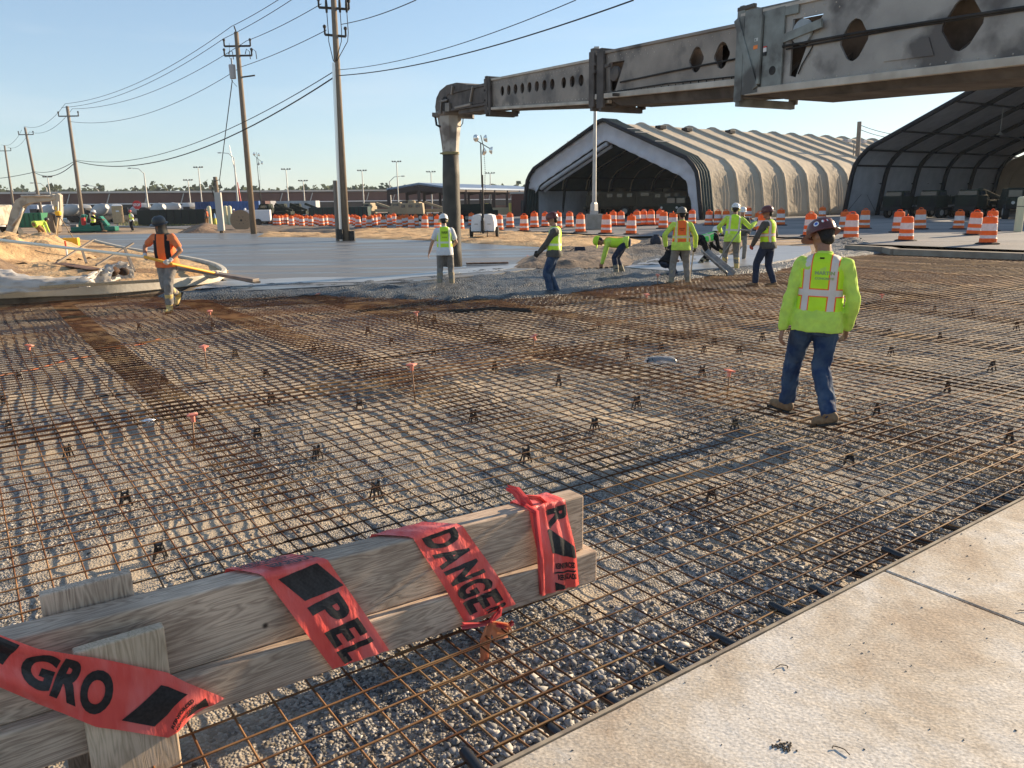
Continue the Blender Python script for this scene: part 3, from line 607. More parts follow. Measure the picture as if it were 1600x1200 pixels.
# third turn: DANGER
o, sf = strip(pp((645, 848), (722, 820), (806, 944), (726, 972), off=.058), 'turn with the letters D A N G E', over=.13, seed=3)
it = []
for k, ch in enumerate('DANGE'):
    t0 = .02+k*.19; it.append(('t', ch, rq(.14, .84, t0, t0+.165, -.04)))
it.append(('t', 'R', ((.84, .93), (.84, .995), (.45, .995), (.45, .95))))
inkmap(o, sf, it)
# fourth turn: R, bar, small print
o, sf = strip(pp((826, 790), (882, 776), (906, 914), (846, 931), off=.058), 'turn with the letter R, a bar and small print', over=.02, seed=5, wr=.005)
inkmap(o, sf, [('t', 'R', ((.98, .04), (.98, .24), (.45, .27), (.45, .06))), ('p', ((.36, .28), (.42, .26), (.97, .52), (.97, .66))), ('p', ((.36, .28), (.97, .66), (.66, .60), (.36, .52))),
  ('t', 'REINFORCED', ((.42, .66), (.92, .70), (.92, .77), (.42, .73))), ('p', ((.36, .76), (.93, .80), (.93, .82), (.36, .78))), ('t', 'REFORZADO', ((.46, .80), (.93, .84), (.93, .91), (.46, .87))), ('p', ((.36, .88), (.6, .95), (.6, .99), (.36, .99)))])
# first turn: IGRO across the front board, sagging
TLc, TRc, BRc, BLc = pp((-60, 985), (380, 1096), (262, 1152), (-60, 1070), off=.1)
def strip1():
    q = [plane_pt(x, y, .097) for x, y in ((-60, 968), (60, 1010), (170, 1030), (262, 1050), (356, 1100))]; r = [plane_pt(x, y, .097) for x, y in ((-60, 1045), (60, 1100), (150, 1134), (262, 1151), (310, 1124))]
    def lerp_(L_, t): t = t*(len(L_)-1); i = min(len(L_)-2, int(t)); return Vector(L_[i]).lerp(Vector(L_[i+1]), t-i)
    def surf(s, t, lift=.0022):
        p = lerp_(q, s).lerp(lerp_(r, s), t); o_ = .104+.012*math.sin(t*9+s*5)*(1-smooth((s-.25)/.2)*.85)+.004*nz3(s*9, t*4, 2)-.045*smooth((s-.80)/.2)
        o_ = max(o_, .097) if s < .78 else max(o_, .055)
        return loc_(p.x, p.y, o_+lift)
    n1, n2 = 60, 16; vs = [surf(i/n1, j/n2, 0) for j in range(n2+1) for i in range(n1+1)]; fs = [(j*(n1+1)+i, (j+1)*(n1+1)+i, (j+1)*(n1+1)+i+1, j*(n1+1)+i+1) for j in range(n2) for i in range(n1)]
    b = MB(); b.add(vs, fs); o = b.build('tape_turn', m_tape, tape, True); o['label'] = 'sagging turn over the upright board with letters G R O'; return o, surf
o, sf = strip1()
it = [('t', 'I', ((.12, .02), (.185, .04), (.13, .56), (.07, .50))), ('t', 'G', ((.225, .06), (.335, .08), (.285, .72), (.17, .68))), ('t', 'R', ((.345, .08), (.44, .11), (.40, .80), (.29, .74))), ('t', 'O', ((.425, .14), (.545, .18), (.525, .86), (.40, .82))),
  ('p', ((.72, .20), (.84, .22), (.70, .86), (.58, .84))), ('t', 'REINFORCED', ((.77, .85), (.865, .28), (.885, .34), (.79, .90))), ('t', 'REFORZADO', ((.81, .92), (.90, .40), (.92, .46), (.83, .97))), ('p', ((.93, .2), (.99, .5), (.93, .8), (.88, .8)))]
inkmap(o, sf, it)
# knots: torn ends
def rag(name, pts_w, widths, m, label, cat, parent=None, fold=.012, seed=0, twist=None):
    vs = []; fs = []; n = len(pts_w); k = 7
    for i, (p, w_) in enumerate(zip(pts_w, widths)):
        p = Vector(p); d = (Vector(pts_w[min(i+1, n-1)])-Vector(pts_w[max(0, i-1)])).normalized(); side = d.cross(Vector((E2.x, E2.y, .25))).normalized(); nn = side.cross(d)
        for j in range(k): u_ = j/(k-1)-.5; vs.append(p+side*w_*u_+nn*(fold*math.sin(j*2.3+i*1.1+seed)))
    for i in range(n-1):
        for j in range(k-1): a = i*k+j; fs.append((a, a+1, a+k+1, a+k))
    b = MB(); b.add(vs, fs); o = b.build(name, m, parent, True)
    if label: tag(o, label, cat)
    return o
def bp(px, py, off=.08): a, z = plane_pt(px, py, off); return W(a, BF-off, z)
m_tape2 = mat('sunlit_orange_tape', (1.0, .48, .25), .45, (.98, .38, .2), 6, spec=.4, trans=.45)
m_tape3 = mat('pink_tape_end', (.82, .16, .17), .45, (.75, .08, .09), 6, spec=.4, trans=.3)
kn = thing('tape_knot', 'torn orange tape end tied in a knot below the letters of the middle turn', 'tape', tuple(bp(765, 975)))
def reloc(o, par):
    o.parent = par; o.matrix_parent_inverse = Matrix.Translation(-par.location)
for pts_, ws, mm in ((((722, 978), (745, 975), (765, 972)), (.035, .02, .018), m_tape3), (((765, 972), (778, 958), (782, 948)), (.012, .04, .004), m_tape3), (((765, 974), (782, 985), (796, 988)), (.03, .10, .04), m_tape2), (((765, 972), (758, 1000), (757, 1028), (742, 1056)), (.03, .065, .05, .01), m_tape2), (((775, 975), (792, 978), (802, 972)), (.02, .03, .012), m_tape3)):
    reloc(rag('tape_end', [bp(x, y, .09) for x, y in pts_], ws, mm, None, None, seed=len(pts_)), kn)
k2 = thing('tape_knot', 'pink tape end knotted beside the bolt on top of the barricade', 'tape', tuple(bp(815, 775, 0)))
for pts_, ws, mm in ((((792, 762), (805, 766), (818, 782), (830, 792)), (.03, .045, .05, .03), m_tape3), (((822, 776), (840, 778), (858, 790)), (.018, .03, .012), m_tape), (((816, 786), (836, 800), (842, 860), (846, 928)), (.02, .03, .03, .022), m_tape3)):
    reloc(rag('tape_end', [bp(x, y, -.02 if y < 800 else .05) for x, y in pts_], ws, mm, None, None, seed=2), k2)
# ---------------------------------------------------------------- things lying on the mesh
m_film = mat('clear_film', (.72, .73, .76), .25, (.5, .52, .56), 14, spec=.7, trans=.3)
p = at(1032, 566, .15); b = MB()
for i in range(6): b.tube([p+Vector((-.17+.02*i, -.04+.03*(i % 3), .02+.02*(i % 2))), p+Vector((.0, .03*(i % 3)-.02, .045)), p+Vector((.17, -.03+.02*i, .02))], .021, 6)
bg_ = thing('plastic_bag', 'clear plastic bag with dark ties lying on the mesh left of the walking worker', 'bag', tuple(p))
o = b.build('ties', mat('dark_ties', (.02, .024, .035), .5)); reloc(o, bg_)
def blob(name, c, r, m, amp=.25, fr=9, sub=3, seed=0, parent=None, flat=1):
    bm = bmesh.new(); bmesh.ops.create_icosphere(bm, subdivisions=sub, radius=1)
    for v in bm.verts: k = 1+amp*noise.noise(v.co*fr*.25+Vector((seed, 0, 0)))+amp*.5*noise.noise(v.co*fr*.7+Vector((seed, 3, 0))); v.co = Vector((v.co.x*r[0], v.co.y*r[1], v.co.z*r[2]))*k
    me = bpy.data.meshes.new(name); bm.to_mesh(me); bm.free(); me.polygons.foreach_set('use_smooth', [True]*len(me.polygons)); me.materials.append(m)
    o = bpy.data.objects.new(name, me); COL.objects.link(o); o.location = c; return o
def blobs(r): return r
b = MB(); n = 18; vs = []; fs = []
for i in range(n+1):
    for j in range(9):
        u_ = i/n*2-1; t = math.pi*j/8; q = (1-abs(u_)**3)**.5*(1+.2*nz3(i*.9, j*.8)); vs.append(p+Vector((u_*.20, math.cos(t)*.08*q, .0+math.sin(t)*.075*q+.008*nz3(i*2, j*2))))
for i in range(n):
    for j in range(8): a = i*9+j; fs.append((a, a+1, a+10, a+9))
b.add(vs, fs); film = b.build('film', mat('bag_film', (.80, .82, .86), .15, spec=.8, trans=.2), None, True)
fm = film.data.materials[0].node_tree; tr = fm.nodes.new('ShaderNodeBsdfTransparent'); ms = fm.nodes.new('ShaderNodeMixShader'); ms.inputs[0].default_value = .28
src = fm.nodes['Material Output'].inputs[0].links[0].from_socket; fm.links.new(tr.outputs[0], ms.inputs[1]); fm.links.new(src, ms.inputs[2]); fm.links.new(ms.outputs[0], fm.nodes['Material Output'].inputs[0])
reloc(film, bg_)
p = at(232, 658, .15); tag(blob('foil_scrap', p, (.05, .035, .02), mat('foil', (.7, .72, .75), .25, metal=.6), .8, 16), 'crumpled shiny foil scrap on the mesh near the dense lap', 'scrap')
for (x, y), lab in (((100, 655), 'small scrap of clear film at the left edge of the mesh'), ((1490, 685), None)):
    if lab: p = at(x, y, .06); tag(blob('film_scrap', p, (.09, .03, .012), m_film, .8, 14), lab, 'scrap')
p = at(765, 487, .15); b = MB()
for i in range(9): a = rng.random()*.5; b.tube([p+Vector((-.5-.2*rng.random(), .1*rng.normal(), .02)), p+Vector((0, .1*rng.normal(), .05+.03*rng.random())), p+Vector((.55+.2*rng.random(), .1*rng.normal(), .02))], .012, 5)
tag(b.build('wire_bundle', mat('dark_wire', (.03, .025, .02), .7)), 'dark bundle of tie wire lying on the far mesh in front of the concrete', 'wire bundle')
# ================================================================= people
def bake(o, rem, sm=2, wr=0, wfr=9, seed=0, flat=.5):
    m1 = o.modifiers.new('r', 'REMESH'); m1.mode = 'VOXEL'; m1.voxel_size = rem; m1.use_smooth_shade = True
    if sm: m2 = o.modifiers.new('s', 'SMOOTH'); m2.iterations = sm; m2.factor = flat
    dg = bpy.context.evaluated_depsgraph_get(); me = bpy.data.meshes.new_from_object(o.evaluated_get(dg)); o.modifiers.clear()
    old = o.data; o.data = me; me.name = old.name; mats = list(old.materials); me.materials.clear()
    for q in mats: me.materials.append(q)
    bpy.data.meshes.remove(old)
    if wr:
        n = len(me.vertices); c = np.empty(n*3); me.vertices.foreach_get('co', c); nn = np.empty(n*3); me.vertices.foreach_get('normal', nn); c = c.reshape(-1, 3); nn = nn.reshape(-1, 3)
        d = np.array([.35-1.5*abs(noise.noise(Vector((x*wfr+z*2.5, y*wfr, z*wfr*.8+seed)))) - .8*abs(noise.noise(Vector((x*wfr*1.9-z*5, y*wfr*1.9, z*wfr*1.5-seed)))) for x, y, z in c])
        c += nn*(d*wr)[:, None]; me.vertices.foreach_set('co', c.reshape(-1)); me.update()
    me.polygons.foreach_set('use_smooth', [True]*len(me.polygons)); return o
def loft(b, rings, T, n=20):
    # rings (rx, ry, h, yoff) in a frame T (Matrix 4x4), capped
    vs = []; fs = []
    for rx, ry, h, yo in rings:
        for k in range(n):
            t = 2*math.pi*k/n; c, s = math.cos(t), math.sin(t); e = .85
            vs.append(T @ Vector((rx*math.copysign(abs(c)**e, c), ry*math.copysign(abs(s)**e, s)+yo, h)))
    for i in range(len(rings)-1):
        for k in range(n): k2 = (k+1) % n; fs.append((i*n+k, i*n+k2, (i+1)*n+k2, (i+1)*n+k))
    fs.append(tuple(reversed(range(n)))); fs.append(tuple(range((len(rings)-1)*n, len(rings)*n))); b.add(vs, fs)
def limb(b, p, q, r0, r1, bulge=0, n=12):
    p = Vector(p); q = Vector(q); m = p.lerp(q, .35); b.tube([p, m, q], [r0, r0*.65+r1*.35+bulge, r1], n)
    b.ell(p, (r0, r0, r0), n=n); b.ell(q, (r1, r1, r1), n=n)
def ik(a, b_, l1, l2, pole):
    a = Vector(a); b_ = Vector(b_); d = b_-a; L_ = min(d.length, (l1+l2)*.999); d.normalize(); b_ = a+d*L_
    x = (l1*l1-l2*l2+L_*L_)/(2*L_); h = math.sqrt(max(0, l1*l1-x*x)); pl = Vector(pole); pl = pl-d*pl.dot(d); pl.normalize(); return a+d*x+pl*h, b_
m_skin = mat('skin', (.30, .15, .09), .55, (.36, .19, .12), 12, spec=.4)
m_skin2 = mat('skin_light', (.42, .24, .16), .55, (.48, .29, .2), 12, spec=.4)
m_hair = mat('hair', (.01, .008, .007), .6, (.025, .02, .017), 60)
def cloth(name, a, b_=None, rough=.85, sc=14, bump=.4, trans=0): return mat(name, a, rough, b_ or tuple(c*.8 for c in a), sc, 5, bump=bump, bscale=90, trans=trans, spec=.2)
m_lime = cloth('lime_fabric', (.64, .87, .13), (.52, .72, .12), bump=.2, trans=.1); m_denim = mat('denim', (.03, .055, .105), .85, (.07, .105, .165), 7, 7, bump=.5, bscale=160, spec=.2, col3=(.02, .04, .10), scale3=5)
m_denimd = cloth('dark_denim', (.022, .03, .055), (.035, .045, .075)); m_greyp = cloth('grey_trousers', (.19, .175, .16), (.25, .235, .215)); m_tan = cloth('tan_trousers', (.30, .17, .075))
m_olive = cloth('olive_sleeve', (.10, .095, .085)); m_white = cloth('white_shirt', (.75, .75, .74), (.66, .66, .66)); m_orsh = cloth('orange_shirt', (.75, .22, .09), (.66, .18, .07)); m_black = cloth('black_cloth', (.012, .012, .014))
m_bootb = mat('brown_boot', (.20, .12, .065), .8, (.28, .18, .10), 20, bump=.4, bscale=50); m_booty = mat('yellow_rubber', (.66, .46, .12), .5, (.55, .40, .18), 9, spec=.4); m_bootg = mat('muddy_boot', (.16, .15, .13), .7, (.30, .26, .17), 9); m_boott = mat('muddy_tan_boot', (.34, .27, .16), .7, (.20, .18, .15), 9)
m_sole = mat('boot_sole', (.03, .027, .025), .8)
m_glove = mat('pale_glove', (.62, .60, .56), .8); m_gloveb = mat('dark_glove', (.04, .035, .03), .8); m_glovey = mat('yellow_glove', (.40, .36, .10), .8)
def hatmat(n_, c, r=.35): return mat(n_, c, r, tuple(k*.8 for k in c), 9, spec=.5)
m_hw = hatmat('white_helmet', (.78, .78, .76)); m_hb = hatmat('brown_helmet', (.13, .035, .03), .3); m_hg = hatmat('grey_helmet', (.17, .165, .15), .6); m_hd = hatmat('dark_helmet', (.045, .045, .045), .4)
def vestmat(name, base, stripe, edge, xs_=(.105,), zs=(.20,), wv=.026, we=.036, zlo=-.2, zhi=9):
    def f(m, n, l, b, v, out):
        s = n.new('ShaderNodeSeparateXYZ'); l(v, s.inputs[0])
        def mth(op, a, c=None):
            q = n.new('ShaderNodeMath'); q.operation = op
            for i, k in enumerate((a, c)):
                if k is None: continue
                if isinstance(k, (int, float)): q.inputs[i].default_value = k
                else: l(k, q.inputs[i])
            return q.outputs[0]
        ax = mth('ABSOLUTE', s.outputs[0]); d = 9.0; dd = None
        for x in xs_: q = mth('ABSOLUTE', mth('SUBTRACT', ax, x)); dd = q if dd is None else mth('MINIMUM', dd, q)
        for z in zs: q = mth('ABSOLUTE', mth('SUBTRACT', s.outputs[2], z)); dd = mth('MINIMUM', dd, q)
        a1 = mth('LESS_THAN', dd, wv); a2 = mth('LESS_THAN', dd, we)
        x = n.new('ShaderNodeMix'); x.data_type = 'RGBA'; x.inputs[6].default_value = (*base, 1); x.inputs[7].default_value = (*edge, 1); l(a2, x.inputs[0])
        y = n.new('ShaderNodeMix'); y.data_type = 'RGBA'; y.inputs[7].default_value = (*stripe, 1); l(a1, y.inputs[0]); l(x.outputs[2], y.inputs[6])
        z_ = n.new('ShaderNodeTexNoise'); z_.inputs['Scale'].default_value = 9; z_.inputs['Detail'].default_value = 6; l(v, z_.inputs[0]); k = n.new('ShaderNodeMapRange'); k.inputs[3].default_value = .8; k.inputs[4].default_value = 1.12; l(z_.outputs[0], k.inputs[0])
        w_ = n.new('ShaderNodeMix'); w_.data_type = 'RGBA'; w_.blend_type = 'MULTIPLY'; w_.inputs[0].default_value = 1; l(y.outputs[2], w_.inputs[6]); l(k.outputs[0], w_.inputs[7]); l(w_.outputs[2], b.inputs['Base Color'])
    return mat(name, base, .7, extra=f, bump=.2, bscale=200)
SIL = (.70, .62, .54)
v_lime = vestmat('lime_vest', (.56, .86, .03), SIL, (.95, .16, .03)); v_lime2 = vestmat('lime_vest_plain', (.60, .90, .05), (.78, .82, .62), (.66, .90, .2), (.12,), (.16,), .022, .026)
v_or = vestmat('orange_vest', (.92, .16, .03), (.72, .62, .42), (.60, .88, .06), (.13,), (.16,), .022, .034); v_orb = vestmat('orange_black_vest', (.90, .17, .04), (.012, .012, .014), (.02, .02, .02), (.115,), (), .035, .04)
v_green = vestmat('green_striped_shirt', (.10, .62, .14), SIL, (.60, .9, .1), (.12,), (.2,), .02, .03)
def rotm(ax, a): return Matrix.Rotation(a, 4, ax)
def person(label, foot, z, yaw, o_, hgt_=1.76, group=None, **P):
    """o_: outfit; P: pose in metres for a 1.78 m figure (x right, y forward)."""
    g = P.get; sc = hgt_/1.80; vx = g('vox', .012)
    root = thing('person', label, 'person', (foot[0], foot[1], z), yaw, group)
    root.scale = (sc, sc, sc)
    hip = Vector(g('hip', (0, 0, .95))); pitch = R(g('pitch', 3)); roll = R(g('roll', 0)); tw = R(g('twist', 0))
    T = Matrix.Translation(hip) @ rotm('Z', tw) @ rotm('X', -pitch) @ rotm('Y', roll)
    curve = g('curve', 0)
    aL = Vector(g('aL', (-.11, 0, .10))); aR = Vector(g('aR', (.11, 0, .10)))
    hw = g('hw', 1.0)
    Hp = Matrix.Translation(hip) @ rotm('Z', R(g('hiptwist', 0)))
    hL = Hp @ Vector((-.095, 0, -.02)); hR = Hp @ Vector((.095, 0, -.02))
    kL, aL = ik(hL, aL, .44, .43, g('kp', (-.05, 1, 0))); kR, aR = ik(hR, aR, .44, .43, g('kpR', g('kp', (.05, 1, 0))))
    sL = T @ Vector((-.172*hw, .0, .435)); sR = T @ Vector((.172*hw, .0, .435))
    wL = g('wL'); wR = g('wR'); rel = T if g('armrel', True) else Matrix.Identity(4)
    wL = T @ Vector((-.25, .05, -.10)) if wL is None else Vector(wL); wR = T @ Vector((.25, .05, -.10)) if wR is None else Vector(wR)
    eL, wL = ik(sL, wL, .30, .27, g('epL', (-.6, -1, -.2))); eR, wR = ik(sR, wR, .30, .27, g('epR', (.6, -1, -.2)))
    nb = T @ Vector((0, .01, .53)); HT = T @ Matrix.Translation((0, .015, .54)) @ rotm('Z', R(g('hyaw', 0))) @ rotm('X', R(-g('hpitch', 0))+pitch*.6) @ rotm('Y', R(g('hroll', 0)))
    skin = o_.get('skin', m_skin); fat = g('fat', 1.0)
    tor = [(.125, .085, -.10, 0), (.16, .115, -.02, -.005), (.155*fat, .115*fat, .08, 0), (.15*fat, .115*fat, .18, .01), (.165, .12, .30, .005), (.18*hw, .115, .40, -.005), (.175*hw, .095, .455, -.01), (.11, .075, .50, -.005), (.06, .058, .53, 0)]
    # ---- body, one continuous mesh
    b = MB(); loft(b, [(rx*.93, ry*.93, h, yo) for rx, ry, h, yo in tor], T)
    b.tube([T @ Vector((0, 0, .48)), HT @ Vector((0, .0, .06))], [.062, .055], 12)
    HM = HT.to_3x3()
    b.ell(HT @ Vector((0, .005, .155)), (.076, .094, .105), HM, n=18, m_=12); b.ell(HT @ Vector((0, .035, .075)), (.055, .060, .055), HM, n=14)
    b.ell(HT @ Vector((0, .068, .155)), (.05, .032, .06), HM); b.lathe([(.02, -.030), (.017, 0), (.006, .028)], HT @ Vector((0, .102, .125)), 8, M=HM.to_4x4()); b.ell(HT @ Vector((0, .104, .105)), (.018, .014, .012), HM)
    b.ell(HT @ Vector((0, .088, .073)), (.026, .012, .006), HM); b.ell(HT @ Vector((0, .086, .060)), (.023, .012, .007), HM); b.ell(HT @ Vector((0, .082, .035)), (.024, .018, .016), HM)
    for s in (-1, 1):
        b.ell(HT @ Vector((s*.078, -.005, .13)), (.012, .022, .034), HM); b.ell(HT @ Vector((s*.032, .090, .168)), (.024, .010, .008), HM)
    for (s_, e_, w_) in ((sL, eL, wL), (sR, eR, wR)): limb(b, s_, e_, .052, .040); limb(b, e_, w_, .040, .028, .004)
    for (h_, k_, a_) in ((hL, kL, aL), (hR, kR, aR)): limb(b, h_, k_, .078, .052); limb(b, k_, a_, .050, .036, .008)
    def hand(b, e_, w_, side, curl, infl=0.0, pal=None):
        d = (w_-e_).normalized(); pl = Vector(pal or (side*-.2, -.1, 0)); 
        q = Vector(pal) if pal else Vector((-side, .0, .0)); q = (q-d*q.dot(d)); q.normalize()   # palm normal
        ac = d.cross(q)*1.0
        if ac.dot(Vector((0, 1, .01))) < 0: ac = -ac                # thumb side forward
        M = Matrix((ac, q, d)).transposed()
        b.ell(w_+d*.045, (.040+infl, .016+infl, .052+infl), M, n=12)
        L0 = [.068, .078, .074, .058]
        for i in range(4):
            base = w_+d*.082+ac*(.030-.020*i); c0 = curl*(.9+.12*i); L_ = L0[i]; dir_ = d; p0 = base-d*.02; pts = [p0, base]; ang = 0
            for sgm in (.45, .32, .23): ang += c0*.9; dd = d*math.cos(ang)+q*math.sin(ang); pts.append(pts[-1]+dd*L_*sgm)
            b.tube(pts, [.0095+infl, .0095+infl, .009+infl, .0085+infl, .007+infl], 7); b.ell(pts[-1], (.0072+infl,)*3, n=7, m_=5)
        t0 = w_+d*.02+ac*.03; pts = [t0-ac*.01, t0+ac*.018+d*.02+q*.006, t0+ac*.026+d*.048+q*.016, t0+ac*.022+d*.068+q*.026]; b.tube(pts, [.014+infl, .012+infl, .0105+infl, .008+infl], 7); b.ell(pts[-1], (.0085+infl,)*3, n=7, m_=5)
    cL = g('curlL', .45); cR = g('curlR', .45)
    hand(b, eL, wL, -1, cL, 0, g('palL')); hand(b, eR, wR, 1, cR, 0, g('palR'))
    feet = []
    for s, a_, fy, fp in ((-1, aL, g('fyL', 8), g('fpL', 0)), (1, aR, g('fyR', -8), g('fpR', 0))):
        FM = Matrix.Translation(a_) @ rotm('Z', R(fy)) @ rotm('X', R(fp)); feet.append((s, a_, FM))
        b.ell(FM @ Vector((0, .06, -.055)), (.036, .12, .035), FM.to_3x3())
    body = b.build('body', skin, root); bake(body, min(vx, g('bvox', vx)), 1, flat=.3)
    eb = MB()
    for s in (-1, 1): eb.ell(HT @ Vector((s*.032, .098, .150)), (.011, .006, .006), HM, n=8, m_=6)
    eb.build('eyes', mat('eye', (.02, .015, .012), .2) if 'eye' not in bpy.data.materials else bpy.data.materials['eye'], root, True)
    b = MB(); b.ell(HT @ Vector((0, -.016, .168)), (.081, .088, .098), HM, n=18, m_=12); b.ell(HT @ Vector((0, -.045, .105)), (.066, .052, .06), HM); h_ = b.build('hair', m_hair, root); bake(h_, max(.009, vx*.8), 1)
    if o_.get('shade'):
        b = MB(); loft(b, [(.10, .10, -.03, -.01), (.092, .10, .06, -.005), (.088, .10, .13, -.01), (.085, .085, .2, -.02)], HT); h_ = b.build('neck_shade', m_olive, root); bake(h_, vx, 2)
    # ---- clothing
    wr = g('wr', .004)
    if o_.get('shirt'):
        b = MB(); lo = g('shirtlo', -.10); loft(b, [(.196*max(1, fat), .158*fat, lo, -.006), (.192*max(1, fat), .154*fat, -.02, -.006)]+[(rx+.016, ry+.016, h, yo) for rx, ry, h, yo in tor[2:-1]], T); b.tube([T @ Vector((0, 0, .46)), T @ Vector((0, .002, .545))], [.09, .066], 14)
        for (s_, e_, w_) in ((sL, eL, wL), (sR, eR, wR)):
            if o_.get('short'): m_ = s_.lerp(e_, .62); limb(b, s_, m_, .074, .068)
            else: limb(b, s_, e_, .068, .058); limb(b, e_, e_.lerp(w_, .93), .060, .046, .006)
        s_ = b.build('shirt', o_['shirt'], root); bake(s_, vx, 2, wr*1.3, 9, 3)
    b = MB(); loft(b, [(.12, .10, -.16, 0), (.165, .128, -.06, -.008), (.168, .128, .02, -.003), (.160, .122, .06, 0)], T)
    for (h_, k_, a_) in ((hL, kL, aL), (hR, kR, aR)):
        lf_ = .5+.5*fat; limb(b, h_, k_, .100*lf_, .078*lf_, .006); e = k_.lerp(a_, g('hem', .93)); limb(b, k_, e, .077*lf_, .070*lf_)
        b.tube([k_.lerp(e, .85), e+(e-k_).normalized()*.02], [.068, .072], 14)
    t_ = b.build('trousers', o_['trousers'], root); bake(t_, vx, 2, wr*1.7, 8, 5)
    for i, (s, a_, FM) in enumerate(feet):
        k_ = (kL, kR)[i]; b = MB(); bl = g('shaft', .10)
        b.ell(FM @ Vector((0, .075, -.045)), (.050, .135, .045), FM.to_3x3(), n=16); b.ell(FM @ Vector((0, -.02, -.035)), (.045, .062, .055), FM.to_3x3()); b.ell(FM @ Vector((0, .14, -.05)), (.048, .065, .036), FM.to_3x3())
        up = (k_-a_).normalized(); b.tube([a_-up*.03, a_+up*bl], [.058, .062 if bl < .2 else .078], 14)
        q = b.build('boot', o_['boots'], root); bake(q, max(.01, vx), 1)
        so_ = MB(); so_.box((0, 0, 0), (.088, .30, .022)); ob = so_.build('sole', m_sole, q, bevel=.01); ob.matrix_local = FM @ Matrix.Translation((0, .055, -.088))
    if o_.get('vest'):
        b = MB(); I4 = Matrix.Identity(4); vl = g('vestlo', 0.0)
        loft(b, [(.178*max(1, fat*.97), .142*fat, vl, 0), (.176*fat, .14*fat, .08, 0), (.172*fat, .138*fat, .18, .01), (.185, .142, .30, .005), (.186*hw, .138, .38, -.005), (.165*hw, .122, .455, -.01), (.125, .10, .505, -.005), (.07, .072, .53, 0)], I4)
        v_ = b.build('vest', o_['vest'], root); bake(v_, vx, 2, wr*.8, 8, 9); v_.matrix_local = T
        if o_.get('print'):
            for txt, zc, hh, ww, mm, xo in o_['print']:
                vv, ff = textmesh(txt); X = [p[0] for p in vv]; Y = [p[1] for p in vv]; x0, x1, y0, y1 = min(X), max(X), min(Y), max(Y); bb = MB(); vs = []
                for p in vv:
                    u_ = (p[0]-x0)/(x1-x0)-.5; w_ = (p[1]-y0)/(y1-y0)-.5; xx = u_*ww+xo; zz = zc+w_*hh
                    hit, loc, nrm, _ = v_.ray_cast(Vector((xx, -.6, zz)), Vector((0, 1, 0))); yy = (loc.y if hit else -.14)-.0025; vs.append((xx, yy, zz))
                bb.add(vs, ff); bb.build('lettering', mm, v_)
        if o_.get('tag'): bb = MB(); bb.box((0, -.118, .487), (.035, .006, .013)); bb.build('collar_tag', m_black, v_)
    for key, (e_, w_, s, cu, pl_) in dict(L=(eL, wL, -1, cL, g('palL')), R=(eR, wR, 1, cR, g('palR'))).items():
        if o_.get('gloves'): b = MB(); hand(b, e_, w_, s, cu, .004, pl_); b.tube([w_-(w_-e_).normalized()*.05, w_+(w_-e_).normalized()*.02], [.038, .034], 10); q = b.build('glove', o_['gloves'], root); bake(q, max(.007, vx*.7), 1)
    # ---- helmet
    hm = o_['hat']; hr = thing_part('hard_hat', hm, root, HT, o_)
    return root, dict(wL=wL, wR=wR, T=T, HT=HT, aL=aL, aR=aR)
m_stW = mat('sticker_white', (.8, .8, .8), .4); m_stB = mat('sticker_blue', (.05, .12, .5), .4); m_stR = mat('sticker_red', (.6, .08, .10), .4); m_stG = mat('sticker_green', (.12, .25, .08), .5)
def thing_part(name, m, root, HT, o_):
    b = MB(); full = o_.get('fullbrim', True)
    prof = [(.112, .175), (.113, .20), (.107, .24), (.092, .272), (.062, .295), (.025, .303)]
    b.lathe([(r, z) for r, z in prof], (0, 0, 0), 28, sx=.96, sy=1.16)
    n = 32; vs = []; fs = []
    for i in range(n):
        t = 2*math.pi*i/n; c, s = math.cos(t), math.sin(t); ro = .152+.012*s if full else (.122+(.055 if s > .3 else 0)*smooth((s-.3)/.5))
        for r, z in ((.108, .186), (ro, .170), (ro, .164), (.104, .172)): vs.append((r*c*.96, r*s*1.15, z-.006*abs(s)))
    for i in range(n):
        for k in range(4): k2 = (k+1) % 4; i2 = (i+1) % n; fs.append((i*4+k, i2*4+k, i2*4+k2, i*4+k2))
    b.add(vs, fs); b.bar((0, -.10, .262), (0, .10, .262), .022, .05) if False else None
    for x in (0,): b.ell((x, 0, .245), (.016, .118, .066), n=8)
    o = b.build(name, m, root, 50); o.matrix_local = HT @ Matrix.Translation((0, -.004, -.012)) @ rotm('X', R(-6))
    if o_.get('stickers'):
        def dab(az_, z0, r, mm, w_=1.0):
            bb = MB(); k = 10; vs = []; t0 = R(az_)
            for i in range(k): a = 2*math.pi*i/k; th = t0+r*w_*math.cos(a)/.11; zz = z0+r*math.sin(a); rr = np.interp(zz, [p[1] for p in prof], [p[0] for p in prof])+.0025; vs.append((rr*math.cos(th)*.96, rr*math.sin(th)*1.16, zz))
            bb.add(vs, [tuple(range(k))]); bb.build('sticker', mm, o)
        for q in o_['stickers']: dab(*q)
    return o
m_print = mat('faded_print', (.30, .42, .16), .8); m_printk = mat('black_print', (.03, .05, .02), .8); m_printb = mat('brown_print', (.25, .03, .01), .8)
OG = 'crew pouring the concrete'
